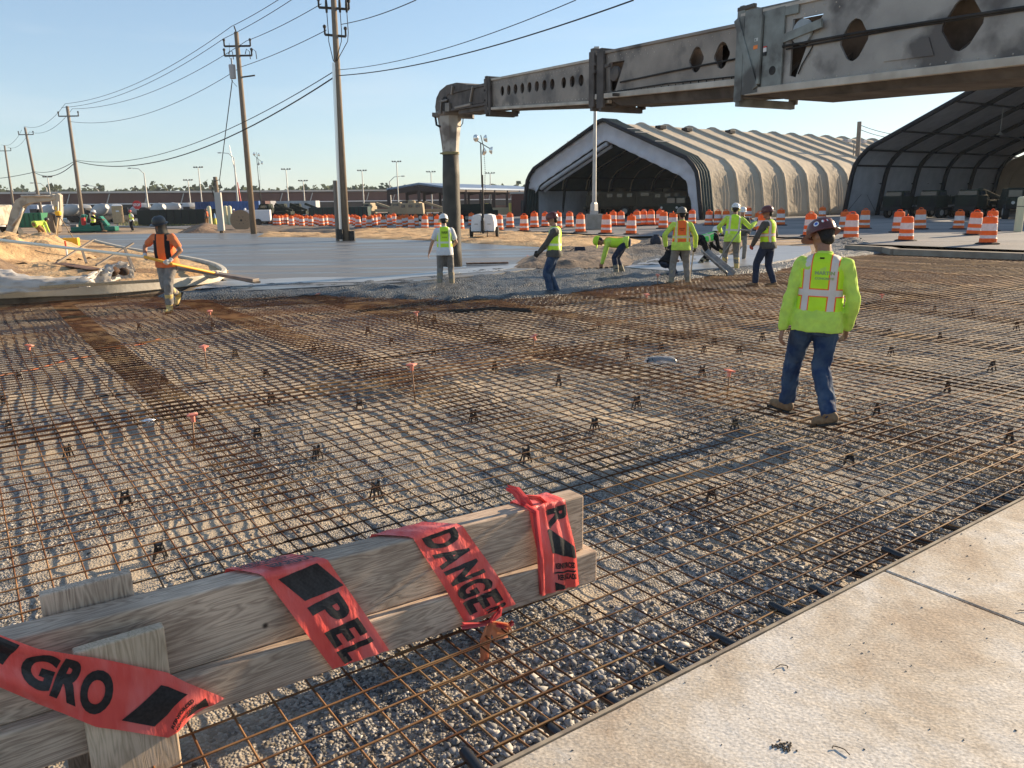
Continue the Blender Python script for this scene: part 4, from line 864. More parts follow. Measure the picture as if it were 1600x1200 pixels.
# main figure, walking away from the camera over the mesh
yw = R(14)
fm = at(1268, 662, .115)
MAIN, J = person('man in lime long-sleeved shirt and vest walking away over the mesh, brown hard hat', (fm.x, fm.y+.02), .115, R(-4),
  dict(shirt=m_lime, vest=v_lime, trousers=m_denim, boots=m_bootb, hat=m_hb, tag=1,
       stickers=[(205, .235, .022, m_stW), (205, .236, .013, m_stB), (232, .243, .013, m_stW, .8), (238, .243, .012, m_stR, .5), (252, .245, .012, m_stW, .5), (247, .243, .012, m_stR, .4)],
       print=[('MARTIN', .365, .030, .155, m_print, .035), ('CONCRETE', .320, .020, .150, m_print, .035)]),
  hgt_=1.76, vox=.0085, bvox=.0065, wr=.008, hip=(.0, .02, .945), pitch=4, roll=1, twist=-26, aL=(-.13, .31, .115), aR=(.07, -.24, .15), fpR=-20, fpL=2, fyL=28, fyR=30, kp=(-.1, 1, 0), kpR=(-.15, 1, .1),
  wL=(-.28, .09, .78), wR=(.25, .02, .84), epL=(-1, -.5, 0), epR=(.35, -1, -.2), hyaw=52, hpitch=20, hw=1.03, fat=1.07, shirtlo=-.13, vestlo=-.01, hem=.95, curlL=.42, curlR=.5)
def W_(px, py, z): p = at(px, py, z); return (p.x, p.y)
def stick(pts, r, m, name, label, cat, n=8, lat=None):
    b = MB(); b.tube(pts, r, n); o = b.build(name, m, None, 40, loc=Vector(pts[0])); return tag(o, label, cat)
# pole man at left
f1 = W_(270, 486, .10)
person('man in orange shirt and orange vest carrying a long float pole', f1, .08, R(176), dict(shirt=m_orsh, short=1, vest=v_orb, trousers=m_greyp, boots=m_booty, hat=m_hd, shade=1, gloves=m_glove, stickers=[(60, .24, .02, m_stG)]),
  hgt_=1.80, group=OG, pitch=6, aL=(-.02, .14, .10), aR=(.03, -.30, .30), fpR=-55, kpR=(0, 1, -.1), fat=1.12, wL=(-.20, .27, .98), wR=(.32, .16, 1.06), epR=(.9, -.8, 0), epL=(-1, -.2, -.3), hyaw=-18, hpitch=6, shaft=.26, hem=.78, curlL=1.0, curlR=1.0, wr=.006)
f2 = W_(697, 450, .08)
person('man in lime vest and white tee, back turned, beside the rubber hose, white helmet', f2, .05, R(4), dict(shirt=m_white, short=1, vest=v_lime2, trousers=m_greyp, boots=m_boott, hat=m_hw, fullbrim=False, skin=m_skin2, gloves=None,
  print=[('SURGE', .40, .035, .15, m_printk, .01), ('CONCRETE', .365, .016, .15, m_printk, .01), ('PLACING', .28, .014, .11, m_printk, .01)]),
  hgt_=1.74, group=OG, pitch=2, aL=(-.15, 0, .10), aR=(.15, .05, .10), wL=(-.38, .12, .86), wR=(.20, .30, 1.0), epL=(-1, -.3, 0), fat=1.05, shaft=.3, hem=.62, hyaw=8, hpitch=14, shirtlo=-.14)
p = at(712, 420, 1.0)
f3 = W_(866, 461, .10)
person('man in profile in lime vest, olive sleeves and jeans facing left, dark red hard hat', f3, .06, R(80), dict(shirt=m_olive, vest=v_lime2, trousers=m_denim, boots=m_bootb, hat=m_hb, fullbrim=False, skin=m_skin2, gloves=m_gloveb, stickers=[(20, .235, .02, m_stW)]),
  hgt_=1.76, group=OG, pitch=-2, aL=(-.09, .06, .10), aR=(.09, -.04, .10), wL=(-.12, .32, .93), wR=(.12, .33, .95), epL=(-.7, -.9, 0), epR=(.7, -.9, 0), hpitch=12, fat=1.12, curlL=1.0, curlR=1.0)
f4 = W_(962, 430, .10)
person('man in lime and orange hooded top bent double with hands in the concrete', f4, .05, R(78), dict(shirt=m_lime, vest=vestmat('lime_orange_hood', (.55, .86, .05), (.9, .25, .05), (.8, .5, .1), (.06,), (), .03, .035), trousers=m_denimd, boots=m_bootg, hat=hatmat('lime_hood', (.55, .85, .05), .9), fullbrim=False),
  hgt_=1.78, group=OG, hip=(0, -.22, .90), pitch=88, aL=(-.30, -.05, .12), aR=(.18, -.18, .10), wL=(-.15, .36, .32), wR=(.12, .38, .34), epL=(-.6, 0, .3), epR=(.6, 0, .3), hpitch=35, kp=(0, 1, .1), shaft=.22, hem=.7, curlL=1.2, curlR=1.2)
f5 = W_(1062, 442, .12)
person('man in orange vest over lime hooded top, back to the camera, grey full-brim hat', f5, .06, R(-6), dict(shirt=m_lime, vest=v_or, trousers=m_greyp, boots=m_bootg, hat=m_hg, gloves=m_gloveb, stickers=[(-70, .24, .014, m_stW)], print=[('CONCRETE', .345, .028, .13, m_printb, 0), ('CREW', .31, .022, .08, m_printb, 0)]),
  hgt_=1.80, group=OG, pitch=2, aL=(-.20, -.06, .10), aR=(.19, .06, .10), wL=(-.34, .06, .90), wR=(.34, .12, .86), epL=(-1, -.5, 0), epR=(1, -.5, 0), hyaw=15, fat=1.14, hw=1.1, shaft=.26, hem=.72, vestlo=-.08, shirtlo=-.14, curlL=.9, curlR=1.1, fyR=-30, fyL=30)
stick([at(1082, 385, 1.0)*0+Vector((f5[0]+.33, f5[1]+.15, .86)), Vector((f5[0]+.30, f5[1]+.30, .10))], .017, mat('pale_handle', (.52, .45, .34), .6), 'rake_handle', 'pale wooden tool handle held by the man in the orange vest', 'tool')
f5b = W_(1040, 436, .12)
person('man in dark clothes kneeling behind the legs of the man in the orange vest', (f5b[0]+.25, f5b[1]+.75), .06, R(-50), dict(shirt=m_black, trousers=m_denimd, boots=m_bootg, hat=hatmat('navy_helmet', (.03, .035, .06)), fullbrim=False), hgt_=1.7, group=OG, hip=(0, -.15, .46), pitch=42, aL=(-.12, .22, .10), aR=(.14, -.36, .12), fpR=-50, kp=(-.1, .4, 1), kpR=(.1, 1, -.3), wL=(-.2, .45, .45), wR=(.2, .45, .42), vox=.016, shaft=.2)
f6 = W_(1098, 414, .12)
person('man in green striped shirt bending over the chute, white hard hat', f6, .08, R(-72), dict(shirt=m_black, vest=v_green, trousers=m_black, boots=m_bootg, hat=m_hw, fullbrim=False, gloves=m_glovey, skin=m_skin2),
  hgt_=1.75, group=OG, hip=(0, -.1, .80), pitch=78, aL=(-.14, .22, .10), aR=(.16, -.22, .10), wL=(-.12, .62, .45), wR=(.12, .60, .50), hpitch=-35, kp=(0, 1, .2), shaft=.2, vox=.016, hem=.8)
f7 = W_(1142, 423, .12)
person('man in lime shirt with right arm stretched out, back to the camera, white hard hat', f7, .06, R(-8), dict(shirt=m_lime, vest=vestmat('lime_striped_shirt', (.56, .88, .05), SIL, (.62, .9, .2), (.12,), (.14,), .022, .026), trousers=m_greyp, boots=m_booty, hat=m_hw, fullbrim=False, gloves=m_gloveb),
  hgt_=1.86, group=OG, pitch=4, roll=4, aL=(-.17, .08, .10), aR=(.14, -.05, .10), wL=(-.26, .32, 1.04), wR=(.60, .22, 1.28), epL=(-1, -.6, -.3), epR=(.3, -.4, -1), hyaw=-14, hpitch=10, shaft=.30, hem=.62, shirtlo=-.16, fat=1.1, hw=1.08)
f7b = W_(1160, 408, .15)
person('man in grey overalls mostly hidden behind the man with the outstretched arm', (f7b[0]+.02, f7b[1]+.3), .12, R(170), dict(shirt=m_olive, trousers=m_greyp, boots=m_bootg, hat=m_hw, fullbrim=False), hgt_=1.66, group=OG, vox=.018, wL=(-.2, .2, .9), wR=(.2, .2, .9))
f8 = W_(1196, 446, .12)
person('man in lime vest and dark jeans looking left at the crew, brown hard hat', f8, .08, R(38), dict(shirt=m_olive, vest=v_lime, trousers=m_denimd, boots=m_bootb, hat=m_hb, gloves=mat('red_glove', (.42, .08, .05), .8)),
  hgt_=1.79, group=OG, pitch=2, aL=(-.14, .17, .10), aR=(.10, -.15, .10), wL=(-.26, .22, .92), wR=(.26, .22, .94), epL=(-1, -.6, 0), epR=(.8, -.7, 0), hyaw=38, hpitch=4, fyL=35, fyR=20, curlL=.9, curlR=.9, fat=1.05)
# steel chute with its rod leaning on the concrete
m_steel = mat('worn_steel', (.34, .33, .31), .45, (.20, .19, .18), 6, metal=.5, bump=.3, bscale=20)
ch = thing('discharge_chute', 'half-round steel chute lying across the fresh concrete by the crew', 'chute', tuple(at(1146, 428, .15)))
a, c = at(1144, 425, .22), at(1101, 389, .75); d = (c-a).normalized(); sd_ = d.cross(Vector((0, 0, 1))).normalized(); up = sd_.cross(d); vs = []; fs = []
for i in range(9):
    for j in range(9): t = math.pi*j/8; q = a.lerp(c, i/8); r_ = .17-.03*i/8; vs.append(q+sd_*math.cos(t)*r_-up*math.sin(t)*r_*.8)
for i in range(8):
    for j in range(8): k = i*9+j; fs.append((k, k+1, k+10, k+9))
b = MB(); b.add(vs, fs); o = b.build('trough', m_steel, None, True); so2 = o.modifiers.new('s', 'SOLIDIFY'); so2.thickness = .012; reloc(o, ch)
b = MB(); b.tube([a.lerp(c, .5)+up*.02, a.lerp(c, .5)+Vector((.55, .1, .75))], .014, 8); b.tube([a.lerp(c, .5)+Vector((.55, .1, .75)), a.lerp(c, .5)+Vector((.85, .1, .72))], .02, 8); o = b.build('handle', m_steel, None, 40); reloc(o, ch)
# dark water jug left of the bent man
p = at(906, 402, .12); t = thing('tool_bag', 'dark upright tool bag with a loop handle standing on the dirt between the slabs', 'bag', tuple(p))
b = MB(); b.box((0, 0, .15), (.42, .24, .34), taper=.86); b.box((0, 0, .34), (.34, .18, .04)); b.build('bag_body', mat('navy_bag', (.02, .025, .045), .7), t, bevel=.03)
b = MB(); b.tube([(-.2, 0, .3), (-.36, 0, .22), (-.38, 0, .05), (-.34, 0, -.02)], .014, 6); b.build('strap', m_black, t, True)
p = at(1025, 384, .2); t = thing('tool_bag', 'small dark canvas bag on the gravel behind the orange vest worker', 'bag', tuple(p))
b = MB(); b.ell((0, 0, .18), (.25, .2, .25)); b.box((0, 0, .42), (.2, .12, .06)); b.build('bag_body', mat('navy_bag2', (.03, .033, .045), .7), t, True)
# hand float on the slab beside the white-helmet man
b = MB(); p = at(760, 413, .22); b.bar(p+Vector((-.6, 0, .03)), p+Vector((.65, .1, .03)), .18, .05); o = b.build('screed_board', mat('old_board', (.10, .055, .035), .8, (.2, .13, .09), 8), None, bevel=.01); tag(o, 'short rusty brown board lying on the slab edge beside the white-helmet man', 'board')
# left pole: bull float carried by the man at left
m_alu = mat('white_pole', (.95, .90, .74), .45); m_orp = mat('orange_pole', (.85, .42, .06), .5)
hA, hB = at(245, 407, 1.0), at(288, 411, .95)
fl = thing('bull_float', 'long white and orange bull float pole carried by the man at left', 'bull float', tuple(at(337, 427, .25)))
b = MB(); Lp = Vector((f1[0]-.30, f1[1]-.24, 1.13)); Rp = Vector((f1[0]+.20, f1[1]-.27, 1.0)); end = atY(337, 427, f1[1]+.9); lf = atY(-10, 374, f1[1]-1.4)
o = MB().tube([lf, Lp], .026, 12).build('pole', m_alu, None, 40); reloc(o, fl); o = MB().tube([Lp, Rp, end], [.028, .028, .024], 12).build('pole_grip', m_orp, None, 40); reloc(o, fl)
o = MB().ell(end, (.06, .05, .04)).build('float_joint', m_steel, None, True); reloc(o, fl)
hd = atY(400, 438, f1[1]+.6); h0 = atY(272, 417, f1[1]+1.3); b = MB(); b.bar(h0, hd, .2, .06); o = b.build('float_blade', mat('wet_wood', (.16, .14, .12), .6, (.24, .2, .17), 6), None, bevel=.01); reloc(o, fl)
# ================================================================= telescopic conveyor boom
m_bm = mat('boom_steel', (.33, .275, .225), .5, (.19, .16, .135), 1.6, 8, metal=.25, bump=.12, bscale=14, col3=(.10, .085, .075), scale3=1.5, spec=.4)
m_bm3 = mat('boom_steel_pale', (.37, .335, .295), .5, (.26, .235, .21), 1.8, 8, metal=.25, bump=.12, bscale=14, col3=(.12, .105, .095), scale3=1.6)
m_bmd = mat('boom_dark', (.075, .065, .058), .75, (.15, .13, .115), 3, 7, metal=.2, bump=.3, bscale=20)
m_bmp = mat('boom_edge_pale', (.56, .50, .42), .55, (.38, .33, .27), 3, 7, metal=.2)
m_belt = mat('conveyor_belt', (.022, .02, .019), .8, (.05, .045, .04), 3)
m_grn = mat('boom_frame_green_grey', (.27, .285, .26), .6, (.17, .17, .155), 4, 7, metal=.2, col3=(.11, .105, .095), scale3=2)
BT = Vector((-1.9, 21.0, 0)); BD = Vector((.466, -.884, 0)); BN = Vector((-.884, -.466, 0))
BM4 = Matrix(((BD.x, 0, BN.x, BT.x), (BD.y, 0, BN.y, BT.y), (0, 1, 0, 0), (0, 0, 0, 1)))   # local x=s, y=height, z=outwards
boom = thing('conveyor_boom', 'long telescopic conveyor boom of riveted steel hanging over the site, reaching in from the right', 'conveyor', (0, 0, 0))
def plate(name, outline, holes, th, mt, zoff, par=None, M=BM4):
    c = bpy.data.curves.new(name, 'CURVE'); c.dimensions = '2D'; c.fill_mode = 'BOTH'; c.extrude = th/2
    for poly in [outline]+holes:
        s = c.splines.new('POLY'); s.points.add(len(poly)-1)
        for i, p in enumerate(poly): s.points[i].co = (p[0], p[1], 0, 1)
        s.use_cyclic_u = True
    o = bpy.data.objects.new(name, c); COL.objects.link(o); dg = bpy.context.evaluated_depsgraph_get(); me = bpy.data.meshes.new_from_object(o.evaluated_get(dg)); bpy.data.objects.remove(o)
    me.materials.clear(); me.materials.append(mt); me.transform(M @ Matrix.Translation((0, 0, zoff))); me.polygons.foreach_set('use_smooth', [False]*len(me.polygons))
    o = bpy.data.objects.new(name, me); COL.objects.link(o); o.parent = par or boom; return o
def B3(s, z, n_): return BM4 @ Vector((s, z, n_))
def circ(cx, cy, rx, ry, n=20, e=1.0): return [(cx+rx*math.copysign(abs(math.cos(t))**e, math.cos(t)), cy+ry*math.copysign(abs(math.sin(t))**e, math.sin(t))) for t in [2*math.pi*i/n for i in range(n)]]
def hexh(cx, cy, rx, ry): # rounded diamond-hexagon
    out = []
    for (x0, y0, x1, y1) in ((1, 0, .35, .82), (.35, .82, -.35, .82), (-.35, .82, -1, 0), (-1, 0, -.35, -.82), (-.35, -.82, .35, -.82), (.35, -.82, 1, 0)):
        for t in (.12, .5, .88): out.append((cx+rx*(x0+(x1-x0)*t), cy+ry*((y0+(y1-y0)*t)*1.05+(.08*math.copysign(1, y0+y1) if t == .5 and abs(y0) == abs(y1) and y0 != 0 else 0))))
    return out
rb = random.Random(5)
secs = [dict(s0=3.05, s1=7.9, t0=4.64, t1=4.38, b0=4.07, b1=3.69, n=0, w=.62, m=m_bm, u=.10, holes=[circ(3.84+i*.30+(.12 if i > 7 else 0), 4.34-(.30*i+(.12 if i > 7 else 0))*.066, .085, .10) for i in range(11)]),
        dict(s0=7.45, s1=11.9, t0=4.47, t1=4.235, b0=3.80, b1=3.53, n=.07, w=.78, m=m_bm, u=.22, holes=[hexh(s_, 3.985-(s_-10.15)*.05, .17, .19) for s_ in (10.15, 10.68, 11.21)]+[[(7.95, 4.28), (8.38, 4.25), (8.12, 3.80), (8.0, 3.82)]]),
        dict(s0=11.15, s1=22, t0=4.37, t1=3.81, b0=3.42, b1=2.95, n=.14, w=.94, m=m_bm3, u=.17, holes=[hexh(12.93, 3.76, .205, .245), hexh(14.22, 3.68, .235, .27), hexh(15.35, 3.60, .235, .27), hexh(16.6, 3.52, .235, .27)]+[[(12.0, 4.16), (12.47, 4.14), (12.25, 3.82), (12.1, 3.47), (12.0, 3.50)]])]
for k, q in enumerate(secs):
    f = lambda s, a, b_: q[a]+(q[b_]-q[a])*(s-q['s0'])/(q['s1']-q['s0'])
    T_ = lambda s: f(s, 't0', 't1'); Bo = lambda s: f(s, 'b0', 'b1')
    ol = [(q['s0'], Bo(q['s0'])), (q['s1'], Bo(q['s1'])), (q['s1'], T_(q['s1'])), (q['s0'], T_(q['s0']))]
    plate('side_plate', ol, q['holes'], .03, q['m'], q['n']-.009)
    o = plate('side_plate', ol, q['holes'], .012, q['m'], q['n']-q['w']-2*q['n'])
    # flanges
    nL = (q['n'], -q['w']-q['n'])
    b = MB()
    for n_ in nL: b.bar(B3(q['s0']-.04, T_(q['s0'])+.012, n_), B3(q['s1'], T_(q['s1'])+.012, n_), .07, .045)
    o = b.build('top_rail', m_bmp if k != 1 else m_bm, boom, bevel=.006)
    b = MB()
    for n_ in nL: b.bar(B3(q['s0']+.12, Bo(q['s0'])-.025, n_+.012), B3(q['s1'], Bo(q['s1'])-.025, n_+.012), .075, .085 if k else .055)
    o = b.build('bottom_rail', m_bmp, boom, bevel=.006)
    # belt trough underneath
    mid = (nL[0]+nL[1])/2; b = MB(); u = q['u']; s0, s1 = q['s0'], q['s1']; hw_ = q['w']/2+q['n']-.05
    vs = [B3(s0+.25, Bo(s0)-.03, mid+hw_), B3(s0+.25, Bo(s0)-.03, mid-hw_), B3(s0+.65, Bo(s0)-u, mid-hw_*.8), B3(s0+.65, Bo(s0)-u, mid+hw_*.8), B3(s1, Bo(s1)-.03, mid+hw_), B3(s1, Bo(s1)-.03, mid-hw_), B3(s1, Bo(s1)-u, mid-hw_*.8), B3(s1, Bo(s1)-u, mid+hw_*.8)]
    b.add(vs, [(0, 1, 2, 3), (4, 7, 6, 5), (0, 4, 5, 1), (1, 5, 6, 2), (2, 6, 7, 3), (3, 7, 4, 0)]); b.build('belt_trough', m_bmd, boom)
    b = MB(); b.bar(B3(s0+.3, T_(s0)-.16, mid), B3(s1, T_(s1)-.16, mid), q['w']*.75, .05); b.build('belt', m_belt, boom)
    # cross bars seen through the holes
    b = MB(); s_ = s0+.5
    while s_ < s1: b.bar(B3(s_, Bo(s_)+.02, mid+hw_), B3(s_+.25, T_(s_)-.05, mid-hw_), .05, .05); s_ += .8
    b.build('cross_brace', m_bmd, boom)
    # rivets
    b = MB(); n_ = q['n']+.006
    def rivet(s, z, r=.011): b.lathe([(r, 0), (r*.8, .008)], (0, 0, 0), 6, M=Matrix.Identity(4)) if 0 else b.add([BM4 @ Vector((s+r*math.cos(a), z+r*math.sin(a), n_)) for a in (0, 1.05, 2.1, 3.14, 4.19, 5.24)]+[BM4 @ Vector((s, z, n_+.010))], [(i, (i+1) % 6, 6) for i in range(6)])
    st_ = .17 if k else .12; s_ = s0+.3
    while s_ < min(s1, 17.5): rivet(s_, T_(s_)-.07); rivet(s_+st_/2, Bo(s_)+.045); (rivet(s_+.05, T_(s_)-.13) if rb.random() < .45 else None); s_ += st_
    b.build('rivets', m_bmp, boom)
# end frames (collars) where one section slides out of the next
def collar(s, zt, zb, n0, w_, m, th=.16):
    b = MB(); mid = n0-w_/2
    b.bar(B3(s, zt+.05, n0), B3(s, zb-.05, n0), th, .05, up=BN); b.bar(B3(s, zt+.05, n0-w_), B3(s, zb-.05, n0-w_), th, .05, up=BN); b.bar(B3(s, zt+.06, n0+.02), B3(s, zt+.06, n0-w_), .08, .08); b.bar(B3(s, zb-.06, n0+.02), B3(s, zb-.06, n0-w_), .08, .10)
    return b.build('end_frame', m, boom, bevel=.008)
collar(3.12, 4.64, 4.0, .03, .7, m_bmd); collar(3.3, 4.60, 4.0, .04, .7, m_bmd, .12); collar(7.48, 4.48, 3.66, .11, .88, m_bmd); collar(7.75, 4.44, 3.62, .11, .88, m_bmd, .2)
# pale frame of the big section with pulley, plates and stickers
b = MB()
b.bar(B3(11.36, 4.40, .17), B3(11.36, 3.36, .17), .30, .04, up=BN); b.bar(B3(11.72, 4.34, .165), B3(11.72, 3.36, .165), .34, .03, up=BN); b.bar(B3(11.05, 4.34, .18), B3(11.48, 3.42, .20), .03, .09)
b.bar(B3(11.52, 4.30, .20), B3(11.52, 3.46, .20), .05, .04, up=BN); b.bar(B3(11.2, 4.34, .16), B3(12.1, 4.29, .16), .03, .16); b.build('end_frame', m_grn, boom, bevel=.006)
collar(11.12, 4.40, 3.34, .15, 1.05, m_grn, .14)
b = MB(); b.lathe([(.15, 0), (.15, .03), (.12, .04), (.04, .045)], (0, 0, 0), 28, M=BM4.to_3x3().to_4x4() @ Matrix.Identity(4)); o = b.build('pulley', mat('pulley_grey', (.36, .38, .38), .5, (.28, .29, .28), 5), boom, 40); o.location = B3(12.18, 3.98, .15)
b = MB(); b.bar(B3(11.92, 3.95, .20), B3(12.5, 4.02, .20), .03, .10); b.lathe([(.03, 0), (.03, .05)], tuple(B3(12.18, 3.98, .16)), 8, M=BM4.to_3x3().to_4x4()); b.build('pulley_arm', m_grn, boom)
b = MB(); b.lathe([(.07, 0), (.07, .02)], (0, 0, 0), 16, M=BM4.to_3x3().to_4x4()); o = b.build('pulley', m_bmd, boom, 40); o.location = B3(8.12, 4.08, .09)
b = MB(); b.lathe([(.12, 0), (.12, .05), (.05, .07)], (0, 0, 0), 20, M=BM4.to_3x3().to_4x4()); o = b.build('pulley', m_bmd, boom, 40); o.location = B3(8.12, 4.08, .05)
b = MB(); b.lathe([(.055, 0), (.055, .004)], (0, 0, 0), 16, M=BM4.to_3x3().to_4x4()); o = b.build('drain_hole', m_belt, boom); o.location = B3(11.74, 3.60, .182)
for (s, z, w_, h_, c, nm) in ((11.44, 3.93, .085, .045, (.90, .25, .05), 'marker_light'), (11.475, 4.02, .13, .04, (.55, .56, .52), 'label_plate'), (11.60, 3.87, .05, .05, (.75, .73, .7), 'warning_sticker'), (11.60, 3.82, .05, .04, (.02, .02, .02), 'warning_sticker'), (11.60, 3.905, .05, .018, (.55, .06, .05), 'warning_sticker')):
    b = MB(); b.bar(B3(s, z-h_/2, .19), B3(s, z+h_/2, .19), w_, .012, up=BN); o = b.build(nm, mat(nm, c, .5), boom)
for txt, s, z, hh, ww in (('N', 11.42, 4.02, .028, .02), ('21', 11.485, 4.02, .026, .03)):
    v, f = textmesh(txt); X = [p[0] for p in v]; Y = [p[1] for p in v]; b = MB(); b.add([B3(s+(p[0]-min(X))/(max(X)-min(X))*ww, z-hh/2+(p[1]-min(Y))/(max(Y)-min(Y))*hh, .198) for p in v], f); b.build('lettering', m_ink, boom)
plate('cover_plate', [(13.35, 3.46), (13.95, 3.43), (13.87, 3.62), (13.46, 3.64)], [], .012, m_bm3, .153)
# cables and hoses along the side
b = MB(); b.tube([B3(8.3, 3.92, .10), B3(9.6, 3.90, .10), B3(11.1, 3.86, .10)], .013, 8); b.tube([B3(11.9, 3.86, .19), B3(13, 3.82, .17), B3(15, 3.70, .17), B3(20, 3.42, .17)], .016, 8); b.tube([B3(11.95, 3.82, .18), B3(13.5, 3.77, .16), B3(20, 3.38, .16)], .010, 8)
b.tube([B3(7.9, 3.80, .10), B3(9.5, 3.74, .10), B3(11.2, 3.62, .10)], .010, 6)
for i in range(18): s = 8.2+i*.17; b.bar(B3(s, 3.80-.05*(s-7.9), .10), B3(s, 3.74-.05*(s-7.9), .10), .012, .012)
b.build('hydraulic_line', m_belt, boom, True)
b = MB(); b.tube([B3(12.4, 3.95, .10), B3(12.32, 3.75, .16), B3(12.2, 3.6, .16), B3(12.15, 3.5, .16)], .008, 6); b.build('cable', m_belt, boom, True)
# inner telescoping plates showing through the openings, and a few fittings on the frames
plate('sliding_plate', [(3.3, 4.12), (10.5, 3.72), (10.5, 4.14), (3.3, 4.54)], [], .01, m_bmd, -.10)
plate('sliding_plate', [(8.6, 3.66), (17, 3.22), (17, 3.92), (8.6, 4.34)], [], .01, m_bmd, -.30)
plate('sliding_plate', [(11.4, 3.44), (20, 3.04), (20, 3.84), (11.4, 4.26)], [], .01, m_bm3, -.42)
for s, z, w_, h_ in ((7.62, 4.30, .05, .05), (7.62, 4.18, .05, .05), (8.0, 4.22, .12, .05), (8.3, 3.72, .03, .2), (3.25, 4.42, .04, .04), (3.25, 4.2, .04, .04), (11.2, 4.46, .3, .06)): b = MB(); b.bar(B3(s-w_/2, z, .15), B3(s+w_/2, z, .15), h_, .05); b.build('fitting', m_bmd, boom, bevel=.006)
# nose: inner beam, head drum, hood and drop chute
b = MB(); b.bar(B3(.9, 4.64, 0), B3(3.2, 4.57, 0), .09, .06); b.bar(B3(.9, 4.64, -.6), B3(3.2, 4.57, -.6), .09, .06); b.bar(B3(.9, 4.44, 0), B3(3.2, 4.36, 0), .05, .34); b.bar(B3(.9, 4.44, -.6), B3(3.2, 4.36, -.6), .05, .34); b.bar(B3(.9, 4.24, .02), B3(3.2, 4.15, .02), .09, .05)
b.bar(B3(1.5, 4.18, -.3), B3(3.2, 4.12, -.3), .6, .16); b.build('nose_beam', m_bmd, boom, bevel=.006)
b = MB(); prof = [(.15, 4.22), (.12, 4.42), (.22, 4.62), (.45, 4.76), (.9, 4.84), (1.5, 4.82), (2.1, 4.70), (2.1, 4.60), (1.4, 4.62), (.9, 4.6), (.6, 4.3)]
n = len(prof); vs = [B3(s, z, .03) for s, z in prof]+[B3(s, z, -.63) for s, z in prof]; b.add(vs, [tuple(range(n)), tuple(reversed(range(n, 2*n)))]+[(i, i+n, (i+1) % n+n, (i+1) % n) for i in range(n)]); b.build('hood', m_bmd, boom)
b = MB(); b.tube([B3(.75, 4.42, .05), B3(.75, 4.42, -.65)], .17, 16); b.build('head_drum', m_belt, boom, 40)
for s, z, w_, h_ in ((.75, 4.5, .5, .05), (.6, 4.4, .06, .35), (1.0, 4.32, .25, .2), (.45, 4.25, .3, .06), (1.9, 4.25, .9, .05), (1.3, 4.68, .05, .2), (2.4, 4.45, .04, .35)): b = MB(); b.bar(B3(s-w_/2, z, .06), B3(s+w_/2, z-.02, .06), .05, h_); b.build('fitting', m_bm, boom, bevel=.006)
CC = Vector((-1.50, 20.75, 0)); b = MB(); b.lathe([(.33, 4.16), (.35, 4.20), (.35, 4.27), (.30, 4.30)], CC, 10); b.bar(CC+Vector((-.42, 0, 4.2)), CC+Vector((.62, -.1, 4.14)), .3, .10); b.build('chute_collar', m_bm, boom, bevel=.01)
b = MB(); b.lathe([(.205, 3.26), (.24, 3.6), (.315, 4.19)], CC, 8); b.build('drop_chute', mat('chute_grey', (.50, .46, .40), .65, (.36, .33, .30), 3, 8, col3=(.2, .17, .15), scale3=2.5), boom, False)
b = MB(); b.lathe([(.215, 3.22), (.225, 3.23), (.225, 3.28), (.215, 3.29)], CC, 16); b.bar(CC+Vector((-.26, -.1, 3.25)), CC+Vector((.22, -.2, 3.25)), .03, .04); b.build('hose_clamp', mat('clamp_brass', (.30, .25, .12), .6), boom, 40)
b = MB(); pr = [(.26, .35), (.245, .8), (.232, 1.4), (.238, 1.9), (.226, 2.1), (.222, 2.7), (.205, 3.26)]; vs = []
pts = [CC+Vector((-.04*(3.26-z)/2.9, -.02*(3.26-z), z)) for r, z in pr]; b.tube(pts, [r for r, z in pr], 20); o = b.build('rubber_hose', mat('wet_rubber', (.045, .04, .034), .6, (.08, .072, .06), 2.2, 8, bump=.5, bscale=40, col3=(.13, .115, .095), scale3=.9), boom, True)
b = MB(); b.tube([CC+Vector((.36, -.1, 4.16)), CC+Vector((.34, -.1, 3.98)), CC+Vector((.28, -.1, 3.9)), CC+Vector((.2, -.15, 3.92))], .012, 5); b.tube([CC+Vector((-.36, -.1, 4.2)), CC+Vector((-.33, -.1, 3.95)), CC+Vector((-.24, -.15, 3.9))], .03, 6); b.build('chain', m_belt, boom, True)
# ================================================================= left island: formed kerb, sand, and what stands there
m_form = mat('kerb_form_beige', (.64, .58, .47), .75, (.54, .48, .38), 2.5, 7, bump=.15, bscale=12)
m_formd = mat('kerb_foot', (.20, .17, .13), .9, (.12, .10, .08), 3, 7, bump=.4, bscale=20)
KZ = .30
kp_px = [(-420, 466), (-200, 463), (0, 456), (70, 453), (150, 450), (230, 444), (290, 438), (325, 434), (345, 430), (354, 425), (350, 419), (335, 412), (300, 404), (250, 396), (200, 388), (165, 380), (150, 376)]
KW = [at(x, y, KZ) for x, y in kp_px]
def wallstrip(name, pts, z0, z1, th, m, smo=30):
    b = MB(); n = len(pts); vs = []
    for i, p in enumerate(pts):
        d = (pts[min(i+1, n-1)]-pts[max(i-1, 0)]); d.z = 0; d.normalize(); nn = Vector((-d.y, d.x, 0))
        for s, z in ((0, z0), (0, z1), (th, z1), (th, z0)): vs.append((p.x+nn.x*s, p.y+nn.y*s, z))
    fs = [(i*4+k, (i+1)*4+k, (i+1)*4+(k+1) % 4, i*4+(k+1) % 4) for i in range(n-1) for k in range(4)]+[(3, 2, 1, 0), (n*4-4, n*4-3, n*4-2, n*4-1)]
    b.add(vs, fs); return b.build(name, m, None, smo)
